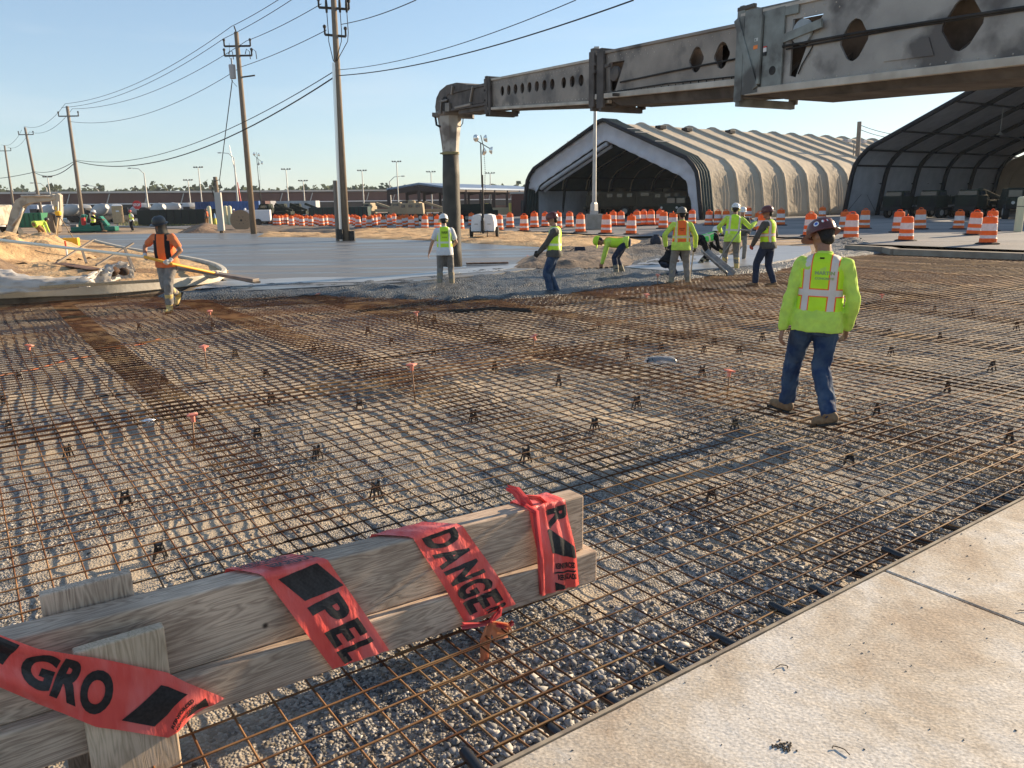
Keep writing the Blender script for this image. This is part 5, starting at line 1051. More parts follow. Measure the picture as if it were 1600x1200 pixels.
def dens(P, k=6):
    out = []
    for i in range(len(P)-1):
        p0, p1, p2, p3 = P[max(0, i-1)], P[i], P[i+1], P[min(len(P)-1, i+2)]
        for q in range(k): t = q/k; out.append(.5*((2*p1)+(p2-p0)*t+(2*p0-5*p1+4*p2-p3)*t*t+(3*p1-p0-3*p2+p3)*t**3))
    return out+[P[-1]]
KD = dens(KW)
o = wallstrip('formed_kerb', KD, .15, KZ+.06, .13, m_form); struct(o); bv = o.modifiers.new('b', 'BEVEL'); bv.width = .015; bv.segments = 2; bv.limit_method = 'ANGLE'
def offs(P, d_):
    out = []
    for i, p in enumerate(P): d = P[min(i+1, len(P)-1)]-P[max(i-1, 0)]; d.z = 0; d.normalize(); out.append(p+Vector((-d.y, d.x, 0))*d_)
    return out
struct(wallstrip('kerb_foot', offs(KD, .06), -.1, .152, .14, m_formd))
isl = [(x, y) for x, y in kp_px]+[(60, 372), (-100, 372), (-420, 380)]
struct(mound('sand_island', isl, KZ-.06, .10, m_sand, 190, .10, 1.2, .8))
struct(mound('sand_bank', ((-300, 420), (-300, 385), (-60, 383), (60, 385), (150, 390), (150, 402), (70, 408), (0, 416), (-100, 424)), .36, .60, m_sand, 130, .26, 1.8, 1.0))
struct(mound('dark_soil_heap', ((-260, 438), (-160, 405), (-20, 398), (18, 404), (36, 424), (30, 432), (-60, 438)), .34, .42, mat('dark_soil', (.15, .10, .065), .95, (.23, .16, .10), 2, bump=.9, bscale=9), 90, .22, .9, 1.8))
m_lum = mat('lumber', (.52, .38, .22), .8, (.40, .28, .16), 9, stretch=(1, 6, 6)); m_lumg = mat('grey_lumber', (.22, .18, .14), .85, (.2, .17, .14), 9)
def plank(pa, pb, w_, h_, m, name, lab, cat='board', za=.45, zb=.45):
    a, c = at(*pa, za), at(*pb, zb); b = MB(); b.bar(a, c, w_, h_); o = b.build(name, m, None, bevel=.004); tag(o, lab, cat); return o
plank((62, 449), (258, 438), .10, .06, m_lum, 'board', 'long pale board lying just inside the kerb at left', za=.46, zb=.46)
plank((0, 428), (8, 450), .04, .03, m_lum, 'stake_lath', 'short pale lath at the very left edge inside the kerb', za=.6, zb=.46)
for (pa, pb, za, zb, lab) in (((88, 411), (145, 375), .45, 1.0, 'slanting wooden brace under the white float pole, left one'), ((150, 415), (208, 380), .45, .98, 'slanting wooden brace under the white float pole, right one'), ((135, 411), (128, 390), .4, .75, 'short upright wooden stake between the two braces'), ((210, 424), (195, 388), .45, .95, 'grey wooden stake right of the slanting braces')):
    plank(pa, pb, .07, .04, m_lumg, 'wooden_brace', lab, 'brace', za, zb)
plank((92, 411), (150, 421), .35, .02, mat('ribbed_grate', (.25, .13, .08), .8, (.05, .03, .02), 3), 'drain_grate', 'dark ribbed grating strip lying in the sand', 'grating', .44, .44)
# plastic sheeting rolled along the sand, with an open dark end
def tarp():
    P = [at(x, y, z) for x, y, z in ((-60, 446, .48), (0, 446, .48), (40, 445, .50), (90, 444, .48), (130, 440, .50), (155, 436, .52), (175, 430, .56), (192, 428, .58))]
    Rr = [.36, .40, .25, .20, .18, .24, .30, .34]; n = 30; vs = []; fs = []; PD = dens(P, 6); m_ = len(PD)
    for i, p in enumerate(PD):
        u = i/(m_-1)*(len(Rr)-1); k = min(len(Rr)-2, int(u)); r = Rr[k]+(Rr[k+1]-Rr[k])*(u-k)
        for j in range(n+1):
            t = math.pi*(j/n*1.15-.08); q = r*(1+.22*nz3(i*.55, j*.45)+.10*nz3(i*1.3, j*1.2, 4)); vs.append(p+Vector((.1*nz3(i*.6, j*.3), -math.cos(t)*q*1.5, math.sin(t)*q*.95-.06)))
    for i in range(m_-1):
        for j in range(n): a = i*(n+1)+j; fs.append((a, a+1, a+n+2, a+n+1))
    t = thing('plastic_sheeting', 'long crumpled translucent plastic sheeting lying on the sand with its dark end open', 'sheeting', tuple(P[3]))
    b = MB(); b.add(vs, fs); o = b.build('sheet', mat('white_poly', (.66, .62, .56), .35, (.54, .50, .45), 4, spec=.6, trans=.3), None, True); reloc(o, t)
    b = MB(); q = P[-1]
    for k in range(9): b.ell(q+Vector((-.25+.1*rng.normal(), .12*rng.normal(), .02+.1*rng.random())), (.14, .10, .09), n=8, m_=6)
    o = b.build('bundle', mat('dark_bundle', (.035, .028, .022), .8, (.12, .06, .035), 14), None, True); reloc(o, t)
tarp()
# float blade resting on the kerb
plank((278, 416), (402, 441), .16, .05, mat('wet_board', (.12, .105, .09), .6, (.2, .17, .14), 6), 'screed_board', 'long dark wet board resting across the kerb tip behind the float man', za=.44, zb=.33)
p = at(333, 428, .42); tag(blob('concrete_lump', p, (.22, .12, .09), m_form, .5, 8), 'lump of splashed concrete on the tip of the kerb', 'lump')
# tripod with level
m_yel = mat('level_yellow', (.78, .46, .04), .5); p = at(97, 375, .45)
t = thing('survey_tripod', 'survey tripod with yellow-topped level standing on the sand', 'tripod', tuple(p))
for k, a in enumerate((.4, 2.5, 4.6)):
    b = MB(); b.bar((.05*math.cos(a), .05*math.sin(a), 1.15), (.55*math.cos(a), .55*math.sin(a), 0), .05, .04); b.build('leg', m_lum, t)
b = MB(); b.lathe([(.11, 1.14), (.12, 1.2), (.05, 1.22)], n=12); b.build('head_plate', m_belt, t); b = MB(); b.lathe([(.10, 1.22), (.15, 1.28), (.15, 1.42), (.08, 1.46)], n=14); b.build('laser_level', m_yel, t, 40)
p = at(112, 385, .45); t = thing('equipment_case', 'bright yellow equipment case standing on the sand in front of the tripod', 'case', tuple(p+Vector((0, 0, .02))), .2)
b = MB(); b.box((0, 0, .17), (.62, .3, .34)); b.build('case', m_yel, t, bevel=.03); b = MB(); b.box((.18, -.16, .17), (.03, .02, .36)); b.box((-.18, -.16, .17), (.03, .02, .36)); b.build('latch', m_yel, t)
p = at(105, 400, .45); t = thing('marker_post', 'short orange and white marker stake below the yellow case', 'stake', tuple(p)); MB().tube([(0, 0, 0), (0, 0, .28)], .03, 8).build('post', m_white, t); MB().tube([(0, 0, .28), (0, 0, .5)], .031, 8).build('orange_top', m_or, t)
# excavator
m_ex = mat('excavator_cream', (.46, .42, .34), .5, (.36, .32, .25), 1.5, 7, bump=.05, bscale=8, col3=(.26, .22, .17), scale3=2)
m_exd = mat('excavator_dark', (.04, .037, .033), .7)
XY = 45.0
def xp(px, py, dy=0): return atY(px, py, XY+dy)
ex = thing('excavator', 'cream excavator arm and bucket reaching in from the left edge', 'excavator', tuple(at(0, 388, .2)))
def limbplate(pts, w_, m, name, dy=0):
    b = MB(); P = [xp(*p) for p in pts]; n = len(P); vs = [p+Vector((0, dy-w_/2, 0)) for p in P]+[p+Vector((0, dy+w_/2, 0)) for p in P]
    b.add(vs, [tuple(range(n)), tuple(reversed(range(n, 2*n)))]+[(i, i+n, (i+1) % n+n, (i+1) % n) for i in range(n)]); o = b.build(name, m, None, bevel=.02); reloc(o, ex); return o
limbplate([(12, 362), (20, 330), (27, 313), (36, 308), (70, 305), (84, 303), (90, 306), (90, 311), (82, 314), (50, 317), (40, 322), (32, 336), (22, 365)], .42, m_ex, 'main_boom')
limbplate([(86, 305), (92, 302), (96, 305), (97, 330), (95, 352), (90, 352), (87, 330), (84, 312)], .32, m_ex, 'stick')
limbplate([(80, 332), (87, 336), (90, 350), (92, 362), (88, 364), (82, 358), (78, 346)], .7, mat('bucket_brown', (.16, .12, .085), .7), 'bucket')
for q, r, nm in ((((38, 306), (62, 306), (84, 307)), .06, 'hydraulic_cylinder'), (((25, 352), (36, 338), (41, 325)), .08, 'hydraulic_cylinder'), (((95, 315), (95, 345)), .05, 'hydraulic_cylinder')):
    o = MB().tube([xp(*p)+Vector((0, -.3, 0)) for p in q], r, 8).build(nm, m_bmp, None, True); reloc(o, ex)
b = MB(); q = xp(92, 326); b.ell(q+Vector((0, -.2, 0)), (.12, .06, .14)); o = b.build('joint_cap', m_yel, None, True); reloc(o, ex)
b = MB(); c = xp(-40, 350, 1); b.box((c.x, c.y, 1.7), (3.2, 2.6, 1.2)); o = b.build('upper_body', m_ex, None, bevel=.1); reloc(o, ex)
b = MB(); b.box((c.x+.9, c.y-.8, 2.4), (1.2, 1.0, 1.5)); o = b.build('cab', m_exd, None, bevel=.08); reloc(o, ex)
for s in (-1, 1):
    b = MB(); c2 = Vector((c.x, c.y+s*1.0, .62)); n = 20; prof = [(c2.x+(1.6 if math.cos(a) > 0 else -1.6)+.42*math.cos(a), c2.z+.42*math.sin(a)) for a in [2*math.pi*i/n+.01 for i in range(n)]]
    vs = [(x, c2.y-.25, z) for x, z in prof]+[(x, c2.y+.25, z) for x, z in prof]; b.add(vs, [tuple(range(n)), tuple(reversed(range(n, 2*n)))]+[(i, i+n, (i+1) % n+n, (i+1) % n) for i in range(n)]); o = b.build('track', m_exd, None); reloc(o, ex)
# red compactor at the foot of the excavator, and the striped buoy-like tank cut by the edge
m_red = mat('machine_red', (.55, .04, .03), .45, (.42, .03, .03), 5)
p = at(20, 366, .25); t = thing('plate_compactor', 'small red compacting machine standing on the sand beside the excavator', 'machine', tuple(p))
b = MB(); b.box((0, 0, .12), (.8, .5, .16)); b.build('base_plate', m_exd, t, bevel=.02); b = MB(); b.box((0, 0, .5), (.6, .5, .5)); b.build('engine', m_red, t, bevel=.06); b = MB(); b.tube([(.2, 0, .5), (.6, 0, 1.0), (.75, 0, 1.05)], .03, 8); b.build('handle', m_exd, t, True)
p = at(0, 367, .3); t = thing('striped_buffer', 'white and red tapered barrel cut off by the left edge', 'barrel', tuple(p)+()); b = MB(); b.lathe([(.42, 0), (.46, .1), (.44, .55)], n=18); b.build('red_base', m_red, t, 40); b = MB(); b.lathe([(.44, .55), (.36, 1.0), (.14, 1.7), (.05, 2.2)], n=18); b.build('white_cone', m_white, t, 40)
# far workers
def fw(label, px, py, yaw, o_, z=.12, **P):
    q = at(px, py, z); P.setdefault('vox', .02); P.setdefault('shaft', .12); return person(label, (q.x, q.y), z, R(yaw), o_, P.pop('h', 1.76), OG, **P)
fw('man in tan trousers and lime shirt bending over on the sand at far left', 66, 376, -30, dict(shirt=m_lime, trousers=m_tan, boots=m_bootb, hat=m_hd), .35, hip=(0, -.22, .90), pitch=80, aL=(-.24, -.05, .12), aR=(.22, .05, .12), wL=(-.2, .4, .35), wR=(.15, .4, .38), fat=1.2)
fw('man in lime vest and dark trousers standing behind the slab at left', 208, 362, 150, dict(shirt=m_white, short=1, vest=v_lime2, trousers=m_black, boots=m_bootg, hat=hatmat('red_helmet', (.45, .05, .04))), .1, wL=(-.3, .3, 1.1), aL=(-.2, .1, .1), aR=(.18, -.1, .1))
fw('man in orange vest standing by the spoil heap', 325, 354, 60, dict(shirt=m_olive, vest=v_orb, trousers=m_tan, boots=m_bootb, hat=m_hb), .1)
fw('man in orange vest working behind the cable reel', 372, 352, 120, dict(shirt=m_or, vest=v_orb, trousers=m_black, boots=m_bootb, hat=m_hw), .1, pitch=30)
fw('man in lime shirt working behind the cable reel', 385, 351, 200, dict(shirt=m_lime, trousers=m_black, boots=m_bootb, hat=m_hw), .1, pitch=20)
fw('man in white shirt partly hidden behind the excavator boom', 26, 366, 30, dict(shirt=m_white, trousers=m_tan, boots=m_bootb, hat=m_hw), .25, pitch=30, wL=(-.2, .5, .9), wR=(.2, .5, .9))
# ride-on trowel machine
m_tg = mat('machine_green', (.02, .17, .11), .45, (.015, .12, .08), 4)
p = at(150, 364, .2); t = thing('ride_on_trowel', 'green ride-on power trowel with its operator on the fresh slab', 'trowel machine', tuple(p), .25)
b = MB(); b.box((0, 0, .30), (3.0, 1.3, .34)); b.box((-.2, 0, .52), (1.6, 1.2, .3)); b.build('frame', m_tg, t, bevel=.06)
for s in (-1, 1):
    b = MB(); b.lathe([(.95, .05), (.95, .10), (.9, .12)], (s*.8, 0, 0), 20); b.build('guard_ring', m_exd, t); b = MB(); [b.box((s*.8, 0, .04), (1.7, .16, .02), rz=a) for a in (0, .8, 1.57, 2.36)]; b.build('trowel_blades', m_steel, t)
b = MB(); b.bar((-.9, 0, .6), (-.6, 0, 1.35), .9, .25); b.build('shroud', m_tg, t, bevel=.04); b = MB(); b.bar((.9, 0, .5), (.45, 0, 1.2), .9, .2); b.build('shroud', m_tg, t, bevel=.04)
b = MB(); b.box((-.05, 0, .95), (.5, .5, .1)); b.box((-.28, 0, 1.2), (.1, .5, .5)); b.build('seat', m_exd, t, bevel=.03); b = MB(); b.tube([(.25, -.2, .7), (.35, -.2, 1.25)], .025, 6); b.tube([(.25, .2, .7), (.35, .2, 1.25)], .025, 6); b.build('lever', m_exd, t, True)
b = MB(); b.lathe([(.16, .6), (.17, .7), (.16, 1.15)], (-.62, -.5, 0), 14); b.build('fuel_can', m_red, t, 40)
q = p.copy(); fw('operator in lime vest seated on the green ride-on trowel', 150, 364, -70, dict(shirt=m_black, vest=v_lime, trousers=m_black, boots=m_bootb, hat=m_hw), .55, hip=(0, -.1, .58), pitch=8, aL=(-.18, .42, .15), aR=(.18, .42, .15), kp=(0, .6, 1), wL=(-.2, .45, .8), wR=(.2, .45, .8))
p = at(118, 364, .2); t = thing('walk_behind_trowel', 'dark walk-behind machine standing on the slab behind the tripod', 'machine', tuple(p)); b = MB(); b.lathe([(.5, .03), (.5, .14), (.42, .18)], n=18); b.build('guard_ring', m_exd, t); b = MB(); b.box((0, 0, .4), (.5, .4, .45)); b.build('engine', mat('engine_grey', (.2, .18, .16), .6), t, bevel=.05); b = MB(); b.tube([(0, 0, .4), (-.9, 0, .95), (-1.3, 0, 1.0)], .025, 6); b.build('handle', m_exd, t, True)
# portable toilet
p = onyard(186, 350); t = thing('portable_toilet', 'tan portable toilet cabin standing on the verge at left', 'toilet', (p.x, p.y, p.z), .45)
m_pt = mat('toilet_tan', (.50, .36, .20), .6, (.42, .30, .17), 3); k = p.y/F
b = MB(); b.box((0, 0, 1.05*1.1), (1.25, 1.2, 2.1*1.05)); b.build('cabin', m_pt, t, bevel=.05); b = MB(); b.box((0, 0, 2.33), (1.3, 1.25, .2), taper=.75); b.build('roof', m_white, t, bevel=.05); b = MB(); b.box((.1, -.61, 1.1), (.75, .04, 1.9)); dr = b.build('door', m_pt, t, bevel=.02); b = MB(); b.box((.4, -.64, 1.1), (.06, .05, .2)); b.build('handle', m_exd, dr); b = MB(); b.box((.0, -.635, 1.6), (.35, .01, .2)); b.build('door_sign', m_white, dr)
# cable reel
p = at(378, 360, .15); rl = thing('cable_reel', 'weathered wooden cable reel standing on edge beside the utility pole', 'cable reel', (p.x, p.y, .15+.78), R(20))
m_reel = mat('reel_wood', (.34, .25, .16), .85, (.24, .17, .11), 8, stretch=(8, 1, 1))
RX = Matrix.Rotation(math.pi/2, 4, 'X')
for y in (-.32, .32):
    b = MB(); b.lathe([(.80, -.03), (.80, .03)], (0, y, 0), 30, M=RX); b.build('flange', m_reel, rl)
    b = MB()
    for a in range(6): b.lathe([(.03, -.045), (.03, .045)], (.3*math.cos(a*1.047), y, .3*math.sin(a*1.047)), 8, M=RX)
    b.lathe([(.09, -.04), (.09, .04)], (0, y, 0), 14, M=RX); b.build('bolts', m_exd, rl)
b = MB(); b.lathe([(.42, -.3), (.42, .3)], (0, 0, 0), 24, M=RX); b.build('drum', m_reel, rl, 40)
# service post with meter, pale posts, small cone
m_pole = mat('pole_wood', (.235, .185, .135), .85, (.165, .13, .095), 6, stretch=(6, 6, .6), bump=.3, bscale=30); m_poleg = mat('grey_pole_wood', (.26, .22, .18), .85, (.18, .15, .12), 6, stretch=(6, 6, .6))
p = at(347, 365, .15); t = thing('service_post', 'short wooden service post with grey meter box beside the cable reel', 'post', tuple(p))
hts = (365-281)*p.y/F; b = MB(); b.tube([(0, 0, -.2), (-.1, 0, hts)], .14, 12); b.build('post', m_pole, t, True); b = MB(); b.box((.05, -.2, 1.5), (.45, .25, 2.6)); b.build('meter_box', mat('post_grey', (.48, .46, .42), .7), t, bevel=.03)
b = MB(); b.tube([(-.1, -.15, hts-.3), (-.35, -.15, hts-.9), (-.1, -.15, hts-1.8)], .03, 6); b.tube([(-.1, -.15, hts-.3), (.25, -.15, hts-.2), (.3, -.15, hts-.6)], .03, 6); b.build('conduit', m_exd, t, True)
for i, (x, y, lab) in enumerate(((329, 352, 'pale yellow guard post behind the orange vest man at the heap'), (355, 353, 'pale yellow guard post right of the service post'), (361, 353, 'second pale yellow guard post right of the service post'))):
    p = onyard(x, y); t = thing('guard_post', lab, 'post', tuple(p), 0, 'pale guard posts by the service post'); b = MB(); b.lathe([(.22, 0), (.22, 1.9), (.16, 2.02), (.05, 2.06)], n=14); b.build('post', mat('post_cream', (.62, .56, .36), .7) if i == 0 else bpy.data.materials['post_cream'], t, 40)
p = onyard(337, 353); t = thing('water_bottle_stand', 'small yellow safety cone with pale top beside the service post', 'cone', tuple(p)); b = MB(); b.lathe([(.3, 0), (.3, .04), (.22, .06), (.12, .8)], n=14); b.build('cone', mat('cone_yellow', (.7, .6, .08), .6), t, 40); b = MB(); b.lathe([(.12, .8), (.05, 1.3)], n=14); b.build('cone_tip', mat('cone_blue', (.25, .4, .6), .6), t, 40)
plank((1, 363), (40, 366), .2, .1, m_exd, 'steel_beam', 'dark track plate lying on the sand at the far left', 'plate', .4, .4)
# ================================================================= yard: drums, lamps, poles, tents, vehicles, buildings
# traffic drums
m_dor = mat('drum_orange', (.92, .20, .03), .55, (.84, .16, .03), 7, 6, trans=.30, spec=.3); m_dwh = mat('drum_white', (.80, .78, .74), .5, (.68, .66, .63), 9, trans=.2); m_dbl = mat('drum_base', (.02, .02, .02), .8)
def drum_proto(top=False):
    t = thing('traffic_drum', 'x', 'traffic drum')
    z = [.05, .20, .21, .30, .31, .46, .47, .56, .57, .72, .73, .82, .83, .93, .97]
    r = [.285, .28, .272, .268, .268, .262, .255, .25, .25, .243, .236, .232, .232, .222, .16]
    mi = [0, 0, 1, 0, 0, 0, 1, 0, 0, 0, 1, 0, 0, 0]
    mi = [0, 1, 1, 1, 0, 0, 1, 1, 1, 0, 0, 0, 0, 0]
    b = MB(); b.lathe(list(zip(r, z)), n=24, mi=mi); o = b.build('drum_body', [m_dor, m_dwh], t, 25)
    b = MB(); b.lathe([(.42, 0), (.42, .03), (.33, .055), (.29, .06)], n=8); b.build('rubber_base', m_dbl, t)
    b = MB(); b.tube([(-.11, 0, .96), (-.10, 0, 1.03), (0, 0, 1.055), (.10, 0, 1.03), (.11, 0, .96)], .018, 6); b.build('handle', m_dor, t, True)
    return t
R_ = [(1265, 369), (1284, 345), (1329, 373), (1319, 361), (1350, 357), (1403, 363), (1415, 376), (1437, 358), (1497, 358), (1521, 367), (1543, 381), (1548, 361)]
Mi = [(1005, 352), (1017, 352), (1031, 352), (1036, 357), (1051, 360), (1081, 350), (1107, 352), (1121, 352), (1134, 352), (1169, 344), (1185, 360), (1191, 370), (1219, 352)]
C_ = [(624, 357), (636, 353), (643, 358), (664, 358), (673, 352), (684, 358), (719, 359), (737, 352), (780, 360), (797, 356), (819, 361), (835, 356), (852, 354), (871, 357), (890, 355), (907, 363), (947, 365), (957, 353), (970, 353), (630, 354), (650, 353), (986, 366), (995, 353)]
L_ = [(422, 350), (431, 352), (440, 351), (449, 350), (456, 353), (463, 351), (472, 354), (486, 354), (494, 350), (503, 353), (514, 351), (525, 355), (551, 350), (560, 355), (570, 352), (577, 356), (586, 352), (593, 351), (600, 356), (609, 352), (616, 350), (435, 352), (447, 351), (468, 352), (480, 352), (499, 351), (509, 352), (519, 353), (532, 352), (543, 350), (556, 352), (581, 353)]
LL = [(236, 345), (252, 345), (268, 346), (283, 348), (289, 347), (299, 347), (307, 349), (313, 348), (351, 348), (358, 348), (276, 346), (294, 347), (303, 348), (241, 346)]
prot = drum_proto(); first = True
for grp, nm in ((R_, 'of those right of the big lime-vested man'), (Mi, 'of those behind the standing crew'), (C_, 'of those round the light tower'), (L_, 'of those between the two utility poles'), (LL, 'of those left of the cable reel')):
    for i, (x, y) in enumerate(sorted(grp)):
        c = prot if first else copytree(prot); first = False; q = onyard(x, y); c.location = q; c.rotation_euler = (rng.normal()*.012, rng.normal()*.012, rng.random()*6)
        k = 1.0+.03*rng.normal(); c.scale = (k, k, k); c['label'] = 'orange and white drum, %s from the left %s' % (ordn(i+1), nm); c['group'] = 'traffic drums along the yard'
# lamp post on its concrete block
m_galv = mat('galvanised', (.46, .45, .43), .45, (.38, .37, .35), 3, metal=.4)
q = onyard(928, 358); t = thing('lamp_post', 'tall tapered steel lamp post on a square concrete block in front of the tent', 'lamp post', tuple(q)); kk = q.y/F
b = MB(); b.box((0, 0, .45), (.95, .95, .9)); b.build('concrete_base', m_kerb, t, .0, bevel=.03) if 0 else b.build('concrete_base', mat('block_concrete', (.34, .31, .27), .9, (.26, .24, .2), 3), t, False, .03)
b = MB(); b.box((0, 0, 1.0), (.46, .46, .2)); b.lathe([(.24, 1.1), (.22, 1.5), (.16, 1.6)], n=4); b.build('base_cover', m_galv, t); b = MB(); b.lathe([(.13, 1.5), (.07, 10.2)], n=14); b.build('mast', m_galv, t, 40)
b = MB(); b.box((0, -.3, 10.25), (.3, .6, .12)); b.build('luminaire', m_galv, t, bevel=.02)
# bollards
for x, y, yt, lab in ((1590, 362, 310, 'tall cream steel bollard in front of the dark truck at the right edge'),):
    q = onyard(x, y); b = MB(); h_ = (y-yt)*q.y/F; t = thing('bollard', lab, 'bollard', tuple(q)); b.lathe([(.17, 0), (.17, h_-.08), (.15, h_-.02), (.06, h_+.02)], n=18); b.build('post', bpy.data.materials['post_cream'], t, 40); MB().lathe([(.175, h_*.72), (.175, h_*.74)], n=18).build('band', m_exd, t)
# light towers
def lighttower(label, px, py, ytop, yaw, trailer=True):
    q = onyard(px, py); k = q.y/F; Ht = (py-ytop)*k; t = thing('light_tower', label, 'light tower', tuple(q), yaw, None); t.scale = (.6, .6, .72); Ht /= .72
    if trailer:
        for s in (-1, 1):
            n = 10; prof = [(s*.12, .45), (s*.12, 1.62), (s*.45, 1.64), (s*.86, 1.55), (s*.98, 1.1), (s*1.02, .5), (s*.95, .42)]; b = MB(); vs = [(x, y, z) for y in (-.8, .8) for x, z in prof]; m_ = len(prof)
            b.add(vs, [tuple(range(m_)), tuple(reversed(range(m_, 2*m_)))]+[(i, i+m_, (i+1) % m_+m_, (i+1) % m_) for i in range(m_)]); b.build('housing', m_white, t, bevel=.05)
            b = MB(); b.lathe([(.36, -.11), (.38, -.06), (.38, .06), (.36, .11)], (s*1.12, 0, .38), 20, M=Matrix.Rotation(math.pi/2, 4, 'Y')); b.build('wheel', m_belt, t, 40)
            b = MB(); b.box((s*.55, -.82, .95), (.3, .01, .07)); b.build('door_plate', m_galv, t)
        b = MB(); b.box((0, 0, .42), (2.0, 1.8, .08)); b.bar((0, -1.0, .4), (0, -1.8, .4), .08, .08); b.tube([(.4, -.9, 0), (.4, -.9, .5)], .04, 6); b.build('chassis', m_exd, t)
        b = MB(); b.box((0, -.85, .8), (.22, .3, .8)); b.build('winch_box', m_exd, t, bevel=.02)
    b = MB(); b.tube([(0, -.7, .3), (0, -.7, Ht*.45)], .09, 8); b.tube([(.07, -.7, Ht*.2), (.07, -.7, Ht*.62)], .06, 8); b.tube([(0, -.7, Ht*.5), (-.02, -.7, Ht*.93)], .05, 8); b.build('mast', m_exd, t)
    b = MB()
    for i in range(26): b.ell((.28+.02*math.sin(i*.5), -.7, Ht*.35+i*Ht*.02), (.035, .035, .05), n=5, m_=4)
    b.build('coiled_cable', m_exd, t, True)
    b = MB(); b.bar((-.35, -.7, Ht*.95), (.75, -.7, Ht*.87), .06, .06); b.bar((.3, -.7, Ht*.84), (.0, -.7, Ht*1.0), .06, .06); b.build('crossbar', m_exd, t)
    m_rf = mat('reflector', (.85, .84, .78), .18, metal=.7) if 'reflector' not in bpy.data.materials else bpy.data.materials['reflector']
    for (x, y, z, a, e) in ((-.35, -.75, Ht*.975, 2.3, .1), (.38, -.75, Ht*.965, .3, -.2), (.30, -.8, Ht*.84, 3.6, -.3), (.82, -.7, Ht*.855, .2, .15)):
        b = MB(); MM = Matrix.Rotation(a, 4, 'Z') @ Matrix.Rotation(math.pi/2+e, 4, 'Y'); b.lathe([(.08, -.15), (.16, -.09), (.24, .04), (.25, .12), (.22, .09), (.04, .0)], (x, y, z), 18, M=MM); o = b.build('floodlight', m_rf, t, 50)
    return t
lighttower('white trailer-mounted light tower with four floodlights beside the rubber hose', 757, 371, 222, R(-8))
q = onyard(411, 350); lighttower('slim light tower with four floodlights behind the wooden utility pole', 411, 350, 245, R(10), False)
# white trailer by the pole
q = onyard(402, 352); t = thing('utility_trailer', 'low white boxed trailer parked between the cable reel and the light tower', 'trailer', tuple(q), R(12)); b = MB(); b.box((0, 0, 1.0), (2.9, 1.6, 1.15)); b.build('body', m_white, t, bevel=.04); b = MB(); b.box((0, 0, .42), (3.2, 1.5, .12)); b.bar((1.6, 0, .42), (3.2, 0, .4), .1, .1); b.tube([(3, 0, 0), (3, 0, .5)], .05, 6); b.build('chassis', m_exd, t)
for s in (-1, 1): b = MB(); b.lathe([(.33, -.1), (.35, 0), (.33, .1)], (.2, s*.85, .35), 16, M=Matrix.Rotation(math.pi/2, 4, 'X')); b.build('wheel', m_belt, t, 40)
# street lamps
def cobra(label, px, py, ptx, pty, side):
    q = onyard(px, py); k = q.y/F; top = atY(ptx, pty, q.y); t = thing('street_lamp', label, 'street lamp', tuple(q)); h_ = top.z-q.z; b = MB(); b.lathe([(.16*k*12, 0), (.07*k*10, h_)], n=10); b.build('mast', m_galv, t, 40)
    L2 = 21*k; b = MB(); b.tube([(0, 0, h_-.1), (side*L2*.35, 0, h_+6*k), (side*L2*.8, 0, h_+7*k)], .05*k*10, 6); b.build('arm', m_galv, t, True); b = MB(); b.ell((side*L2*.98, 0, h_+7*k), (3.5*k, 1.5*k, .8*k)); b.build('lamp_head', m_galv, t, True)
cobra('street lamp with arm to the left, rising left of the wooden utility pole with transformer', 234, 346, 225, 270, -1)
cobra('street lamp with arm to the left, just behind the red and white boom', 374, 340, 370, 246, -1)
cobra('small street lamp behind the dark leaning utility pole at left', 159, 338, 155, 297, -1)
cobra('faint street lamp at far left behind the excavator', 79, 338, 76, 293, -1)
cobra('small street lamp at the left end of the open shed', 611, 332, 611, 283, 1)
# high mast floodlights, far away
def hmast(label, px, pyb, pyt, D):
    base = atY(px, pyb, D); base.z = 0; top = atY(px-(pyb-pyt)*.07*max(0, (800-px)/700), pyt, D); k = D/F; t = thing('floodlight_mast', label, 'light mast', (top.x, base.y, 0), 0, 'far floodlight masts'); h_ = top.z
    b = MB(); b.lathe([(1.1*k, 0), (.6*k, h_)], n=8); b.build('mast', m_galv, t, 40); b = MB(); b.bar((-6.5*k, 0, h_), (6.5*k, 0, h_), .6*k, .6*k); b.build('crossbar', m_galv, t)
    for s in (-1, -.4, .4, 1): b = MB(); b.box((s*6*k, 0, h_+.9*k), (2.2*k, 2*k, 1.6*k)); b.build('floodlight', m_exd, t)
for i, (x, yb, yt, D, lab) in enumerate(((313, 330, 262, 130, 'far floodlight mast, tall one left of the service post wires'), (296, 328, 282, 190, 'far floodlight mast, short one left of the tall one'), (449, 330, 265, 135, 'far floodlight mast just right of the slim light tower'), (475, 328, 283, 190, 'far short floodlight mast left of the metal-clad pole'), (567, 330, 267, 135, 'far floodlight mast just right of the metal-clad pole'), (621, 332, 253, 112, 'nearest far floodlight mast, at the left end of the open shed'), (674, 328, 269, 140, 'far floodlight mast above the open shed left of the hose'), (766, 326, 271, 140, 'far floodlight mast above the open shed behind the light tower'), (78, 330, 277, 150, 'far floodlight mast at far left behind the excavator'))): hmast(lab, x, yb, yt, D)
